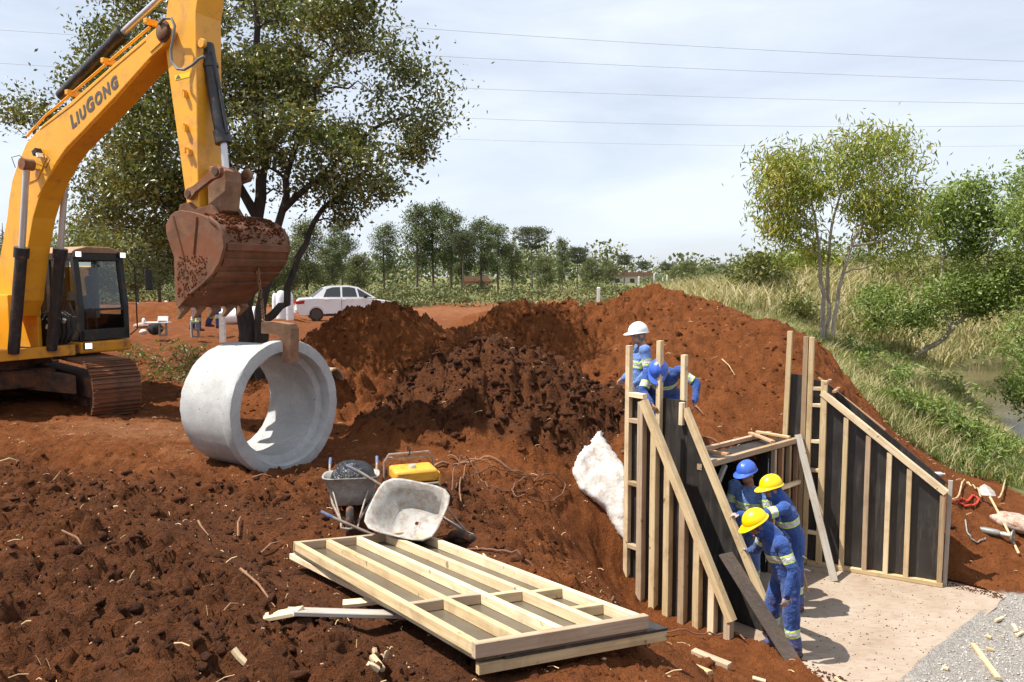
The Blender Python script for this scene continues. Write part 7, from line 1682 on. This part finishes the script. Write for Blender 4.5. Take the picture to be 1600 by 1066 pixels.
TREES = [('wood', 480, 470, 345, 62, 'broadleaf tree right of the big tree trunk, above the white car roof', .9), ('wood', 452, 475, 372, 60, 'broadleaf tree behind the white car rear', 1.0), ('pine', 535, 472, 345, 70, 'pine directly above the white car boot', .9), ('pine', 520, 470, 372, 66, 'low pine above the white car', 1.2), ('wood', 560, 470, 398, 64, 'low dark tree right of the white car', 1.2),
 ('pine', 600, 472, 352, 75, 'rounded pine standing left of the tallest pine', .95), ('pine', 652, 476, 322, 80, 'tallest pine of the row, left one of the tall pair', .9), ('pine', 677, 474, 318, 82, 'tallest pine of the row, right one of the tall pair', .85), ('pine', 706, 474, 332, 80, 'tall pine right of the tall pair', .9), ('pine', 722, 470, 362, 84, 'half hidden pine behind the tall ones', 1.1), ('pine', 752, 474, 343, 84, 'pine in the middle of the row with a pointed top', .9), ('arauc', 724, 472, 366, 78, 'small araucaria in front of the middle pines', .8), ('pine', 778, 472, 352, 88, 'pine left of the lone araucaria', .9), ('pine', 800, 470, 380, 90, 'small pine just left of the lone araucaria', 1.0), ('arauc', 831, 473, 357, 72, 'lone tall araucaria with an umbrella crown', .85),
 ('wood', 850, 468, 400, 96, 'low tree behind the lone araucaria', 1.0), ('pine', 879, 474, 374, 80, 'slim pine right of the lone araucaria', .6), ('arauc', 902, 470, 388, 84, 'araucaria right of the slim pine', .8), ('wood', 925, 468, 402, 100, 'rounded tree right of the second araucaria', 1.0), ('arauc', 975, 452, 399, 120, 'far araucaria left of the heap top', .9), ('arauc', 1005, 450, 409, 125, 'far araucaria above the heap top', .95), ('arauc', 1040, 450, 412, 130, 'far araucaria behind the white fence posts', .95), ('wood', 950, 455, 405, 120, 'far tree between two araucarias', 1.0), ('wood', 1075, 455, 408, 120, 'far tree behind the small excavator', 1.3), ('wood', 1105, 458, 415, 110, 'far tree behind the red truck', 1.3), ('wood', 1130, 458, 412, 118, 'far tree left of the round bush', 1.3), ('wood', 1060, 452, 415, 140, 'far tree left of the small excavator', 1.3),
 ('wood', 215, 480, 360, 48, 'dark tree behind the cab roof', 1.0), ('wood', 250, 480, 350, 52, 'dark tree left of the bucket', 1.0), ('wood', 180, 478, 380, 56, 'tree behind the excavator cab', 1.2), ('wood', 150, 478, 362, 50, 'tree seen through the cab windscreen', 1.2), ('wood', 110, 478, 375, 52, 'tree behind the cab door', 1.2), ('wood', 60, 478, 370, 55, 'tree behind the boom foot', 1.2), ('wood', 10, 478, 360, 55, 'tree at the left picture edge', 1.2), ('wood', 300, 478, 370, 58, 'tree behind the bucket', 1.2), ('wood', 420, 478, 385, 58, 'tree between the big tree trunks', 1.2), ('wood', 505, 472, 390, 72, 'low tree behind the car roof', 1.2)]
for k, px, bp_, tp_, y, lab, wd in TREES: far_tree(k, px, bp_, tp_, y, lab, wd)
# far wood closing the horizon: one mass
rg = np.random.default_rng(77); C = []
for i in range(430):
    px = rg.uniform(-500, 2100); y = rg.uniform(170, 260); h = rg.uniform(4, 11) * (1 + .3 * math.sin(px * .01)); b = at(px, 440, y); w_ = rg.uniform(2.5, 4.5)
    C.append(np.array([b.x, b.y, 0.3 + h * .5]) + np.clip(rg.normal(size=(130, 3)), -1.7, 1.7) * [w_ * .6, w_ * .6, h * .26])
C = np.concatenate(C); C[:, 2] = np.maximum(C[:, 2], .4)
o = kind(link(bpy.data.objects.new('far_wood', leaf_mesh('far_wood', C, .95, 'leaf_wood', rg, aspect=.7))), 'stuff'); o['label'] = 'distant wood closing the horizon'; o['category'] = 'wood'

bush([(1600, 265), (1640, 230), (1720, 240), (1740, 420), (1640, 470), (1590, 420), (1575, 330)], 26, 70, 150, .35, .16, 'leaf_green', 'tall leafy bush at the right picture edge behind the leaning tree', rg, name='tall_bush', dy=1.8)
bush([(1430, 430), (1460, 405), (1530, 400), (1600, 415), (1600, 470), (1500, 480), (1440, 470)], 37, 55, 110, .4, .2, 'leaf_bush', 'olive thicket on the hillside behind the leaning tree', rg, name='thicket', dy=2)
bush([(1330, 470), (1360, 450), (1410, 455), (1415, 500), (1360, 510), (1335, 500)], 30, 26, 100, .3, .15, 'leaf_green', 'green thicket right of the slender tree trunks', rg, name='thicket', dy=1.2)
bush([(1215, 470), (1240, 455), (1265, 470), (1262, 500), (1225, 500)], 30, 16, 90, .26, .15, 'leaf_bush', 'low olive bush left of the slender tree trunks', rg, name='thicket', dy=1)
bush([(1575, 600), (1590, 560), (1640, 545), (1660, 640), (1600, 650)], 21.5, 30, 120, .2, .12, 'leaf_green', 'bush hanging over the water at the right edge', rg, dy=.8)
# low scrub between the far trunks: one mass
C = []
for i in range(230):
    px = rg.uniform(-300, 1150); y = rg.uniform(48, 98); h = rg.uniform(.4, 1.5); b = at(px, 470, y); w_ = rg.uniform(.8, 1.8); zz = gz(b.x, b.y, False)
    C.append(np.array([b.x, b.y, zz + h * .45]) + np.clip(rg.normal(size=(190, 3)), -1.7, 1.7) * [w_ * .6, w_ * .6, h * .28])
C = np.concatenate(C)
o = kind(link(bpy.data.objects.new('scrub', leaf_mesh('scrub', C, .22, 'leaf_wood', rg, aspect=.6))), 'stuff'); o['label'] = 'low scrub growing between the far tree trunks'; o['category'] = 'scrub'
bush([(1570, 520), (1600, 470), (1680, 430), (1760, 470), (1760, 600), (1640, 620), (1585, 590)], 24, 60, 90, .3, .13, 'leaf_green', 'leafy green bush overhanging the far creek bank at the right edge', rg, dy=1.6)

rg = np.random.default_rng(41)
WEEDS = [((1400, 640), 15.8, .5, 'nearest the foot of the red heap'), ((1450, 665), 16.2, .6, 'in the middle of the near creek bank'), ((1500, 690), 16.0, .55, 'on the near creek bank close to the water'), ((1535, 725), 15.4, .45, 'lowest on the near creek bank'), ((1375, 600), 17.5, .55, 'below the slender tree'), ((1470, 615), 19, .6, 'under the leaning tree'), ((1340, 560), 20, .6, 'left of the leaning trunk'), ((1560, 545), 27, .9, 'on the far bank under the leaning tree'), ((1545, 700), 16.6, .5, 'at the water edge opposite the bend')]
for (px, py), y_, h_, wl_ in WEEDS:
    b = hit(px, py); root = thing('weed_clump', 'leafy green weed clump ' + wl_, 'weeds', b, 0, 'weed clumps on the banks'); tips = [b + Vector((rg.normal() * h_ * .7, rg.normal() * h_ * .6, abs(rg.normal()) * h_ * .45 + .05)) for _ in range(26)]
    mb = MB()
    for t in tips: mb.tube([b.lerp(t, .1) * 1.0, b.lerp(t, .6) + Vector((0, 0, .05)), t], [.008, .006, .003], 4)
    part('stem', mb, 'bark_brown', root, smooth=True, world=True); crown(root, puffs(tips, 34, .11, rg), 'leaf_green', .13, rg, aspect=.28)
# grass -----------------------------------------------------------------------
def grass(name, N, poly, hgt, wid, mat, seed, label, dens=None, lean=1.1):
    r = np.random.default_rng(seed); xs = [p[0] for p in poly]; ys = [p[1] for p in poly]; x = r.uniform(min(xs), max(xs), N * 3); y = r.uniform(min(ys), max(ys), N * 3)
    z, dk, dr, gr, gv = ground_z(x, y, True); k = in_poly(x, y, poly) & (gr > .35) & (z > -1.72)
    if dens is not None: k &= r.random(len(x)) < dens(x, y)
    x, y, z = x[k][:N], y[k][:N], z[k][:N]; n = len(x); h = hgt * r.uniform(.4, 1.25, n) * (.55 + .9 * fbm(x * .6, y * .6, 3, seed)); a = r.uniform(0, 6.28, n); ln = lean * r.uniform(.2, 1, n) * h; b = r.uniform(0, 6.28, n)
    w = wid * r.uniform(.6, 1.3, n); S = np.stack([np.cos(a) * w, np.sin(a) * w, 0 * w], -1); L_ = np.stack([np.cos(b) * ln, np.sin(b) * ln, 0 * ln], -1); P0 = np.stack([x, y, z - .03], -1); U = np.stack([0 * h, 0 * h, h], -1)
    co = np.stack([P0 - S, P0 + S, P0 + U * .55 + L_ * .3 + S * .8, P0 + U * .55 + L_ * .3 - S * .8, P0 + U * .95 + L_], 1).reshape(-1, 3); o = np.arange(n)[:, None] * 5
    F = np.concatenate([o + np.array([[0, 1, 2]]), o + np.array([[0, 2, 3]]), o + np.array([[3, 2, 4]])])
    ob = kind(link(bpy.data.objects.new(name, np_mesh(name, co, F, [mat], smooth=False))), 'stuff'); ob['label'] = label; ob['category'] = 'grass'
near_bank = [(4.0, 20), (5.5, 16.4), (6.6, 14.9), (7.6, 15.0), (8.6, 14.4), (9.8, 14.3), (12.4, 19.5), (14.5, 25), (17, 31), (10, 31), (5, 28)]
grass('green_grass', 34000, near_bank, .26, .011, 'grass_green', 31, 'lush green grass on the creek bank', lambda x, y: np.clip(.25 + 1.3 * (fbm(x * .5, y * .5, 3, 19) - .25) + .5 * (y < 17), 0, 1))
grass('dry_grass', 44000, near_bank, .36, .0095, 'grass_dry', 32, 'dry straw coloured grass mixed into the creek bank', lambda x, y: np.clip(.9 * (fbm(x * .5 + 9, y * .5, 3, 23) - .2) + .3 * (y > 18), 0, 1))
slope = [(5, 28), (10, 30), (17, 31), (20, 36), (45, 62), (45, 85), (12, 70), (8, 45)]
grass('dry_grass', 46000, slope, .85, .030, 'grass_dry', 33, 'tall dry grass covering the hillside on the right')
grass('green_grass', 15000, slope, .5, .028, 'grass_green', 34, 'green grass among the tall dry grass on the hillside', lambda x, y: np.clip(2.2 * (fbm(x * .2, y * .2, 3, 29) - .3), 0, 1))
far_bank = [(12.5, 13), (15.7, 19.6), (18, 25), (20.7, 31), (26, 38), (40, 50), (45, 20), (20, 8)]
grass('green_grass', 12000, far_bank, .5, .018, 'grass_green', 35, 'green grass on the far bank of the creek'); grass('dry_grass', 9000, far_bank, .7, .016, 'grass_dry', 36, 'dry grass on the far bank of the creek')
field = [(-34, 50), (-4, 48), (5, 48), (9, 52), (12, 90), (-60, 90)]
grass('green_grass', 5000, field, .3, .03, 'grass_green', 37, 'low green grass over the far field'); grass('dry_grass', 14000, field, .45, .03, 'grass_dry', 38, 'dry grass over the far field')
# brushwood on the slope between track and tree
r = np.random.default_rng(12); mb = MB(); C = []
for i in range(70):
    px, py = r.uniform(195, 330), r.uniform(545, 602); p = gset(hit(px, py), .02); a = r.uniform(0, 6.28); L_ = r.uniform(.25, .9); e = p + Vector((math.cos(a) * L_, math.sin(a) * L_ * .6, r.uniform(-.02, .22))); m_ = p.lerp(e, .5) + Vector((0, 0, .06)); mb.tube([p, m_, e], [.008, .006, .003], 4)
    C += [p.lerp(e, r.uniform(.2, 1)) + Vector(v) for v in r.normal(size=(16, 3)) * .07]
o = kind(part('brushwood', mb, 'root'), 'stuff'); o['label'] = 'cut brushwood twigs on the slope between track and tree'; o['category'] = 'brushwood'
o = kind(link(bpy.data.objects.new('brush_leaves', leaf_mesh('brush_leaves', np.array([tuple(c) for c in C]), .09, 'leaf_bush', r))), 'stuff'); o['label'] = 'withered leaves on the cut brushwood'; o['category'] = 'leaves'
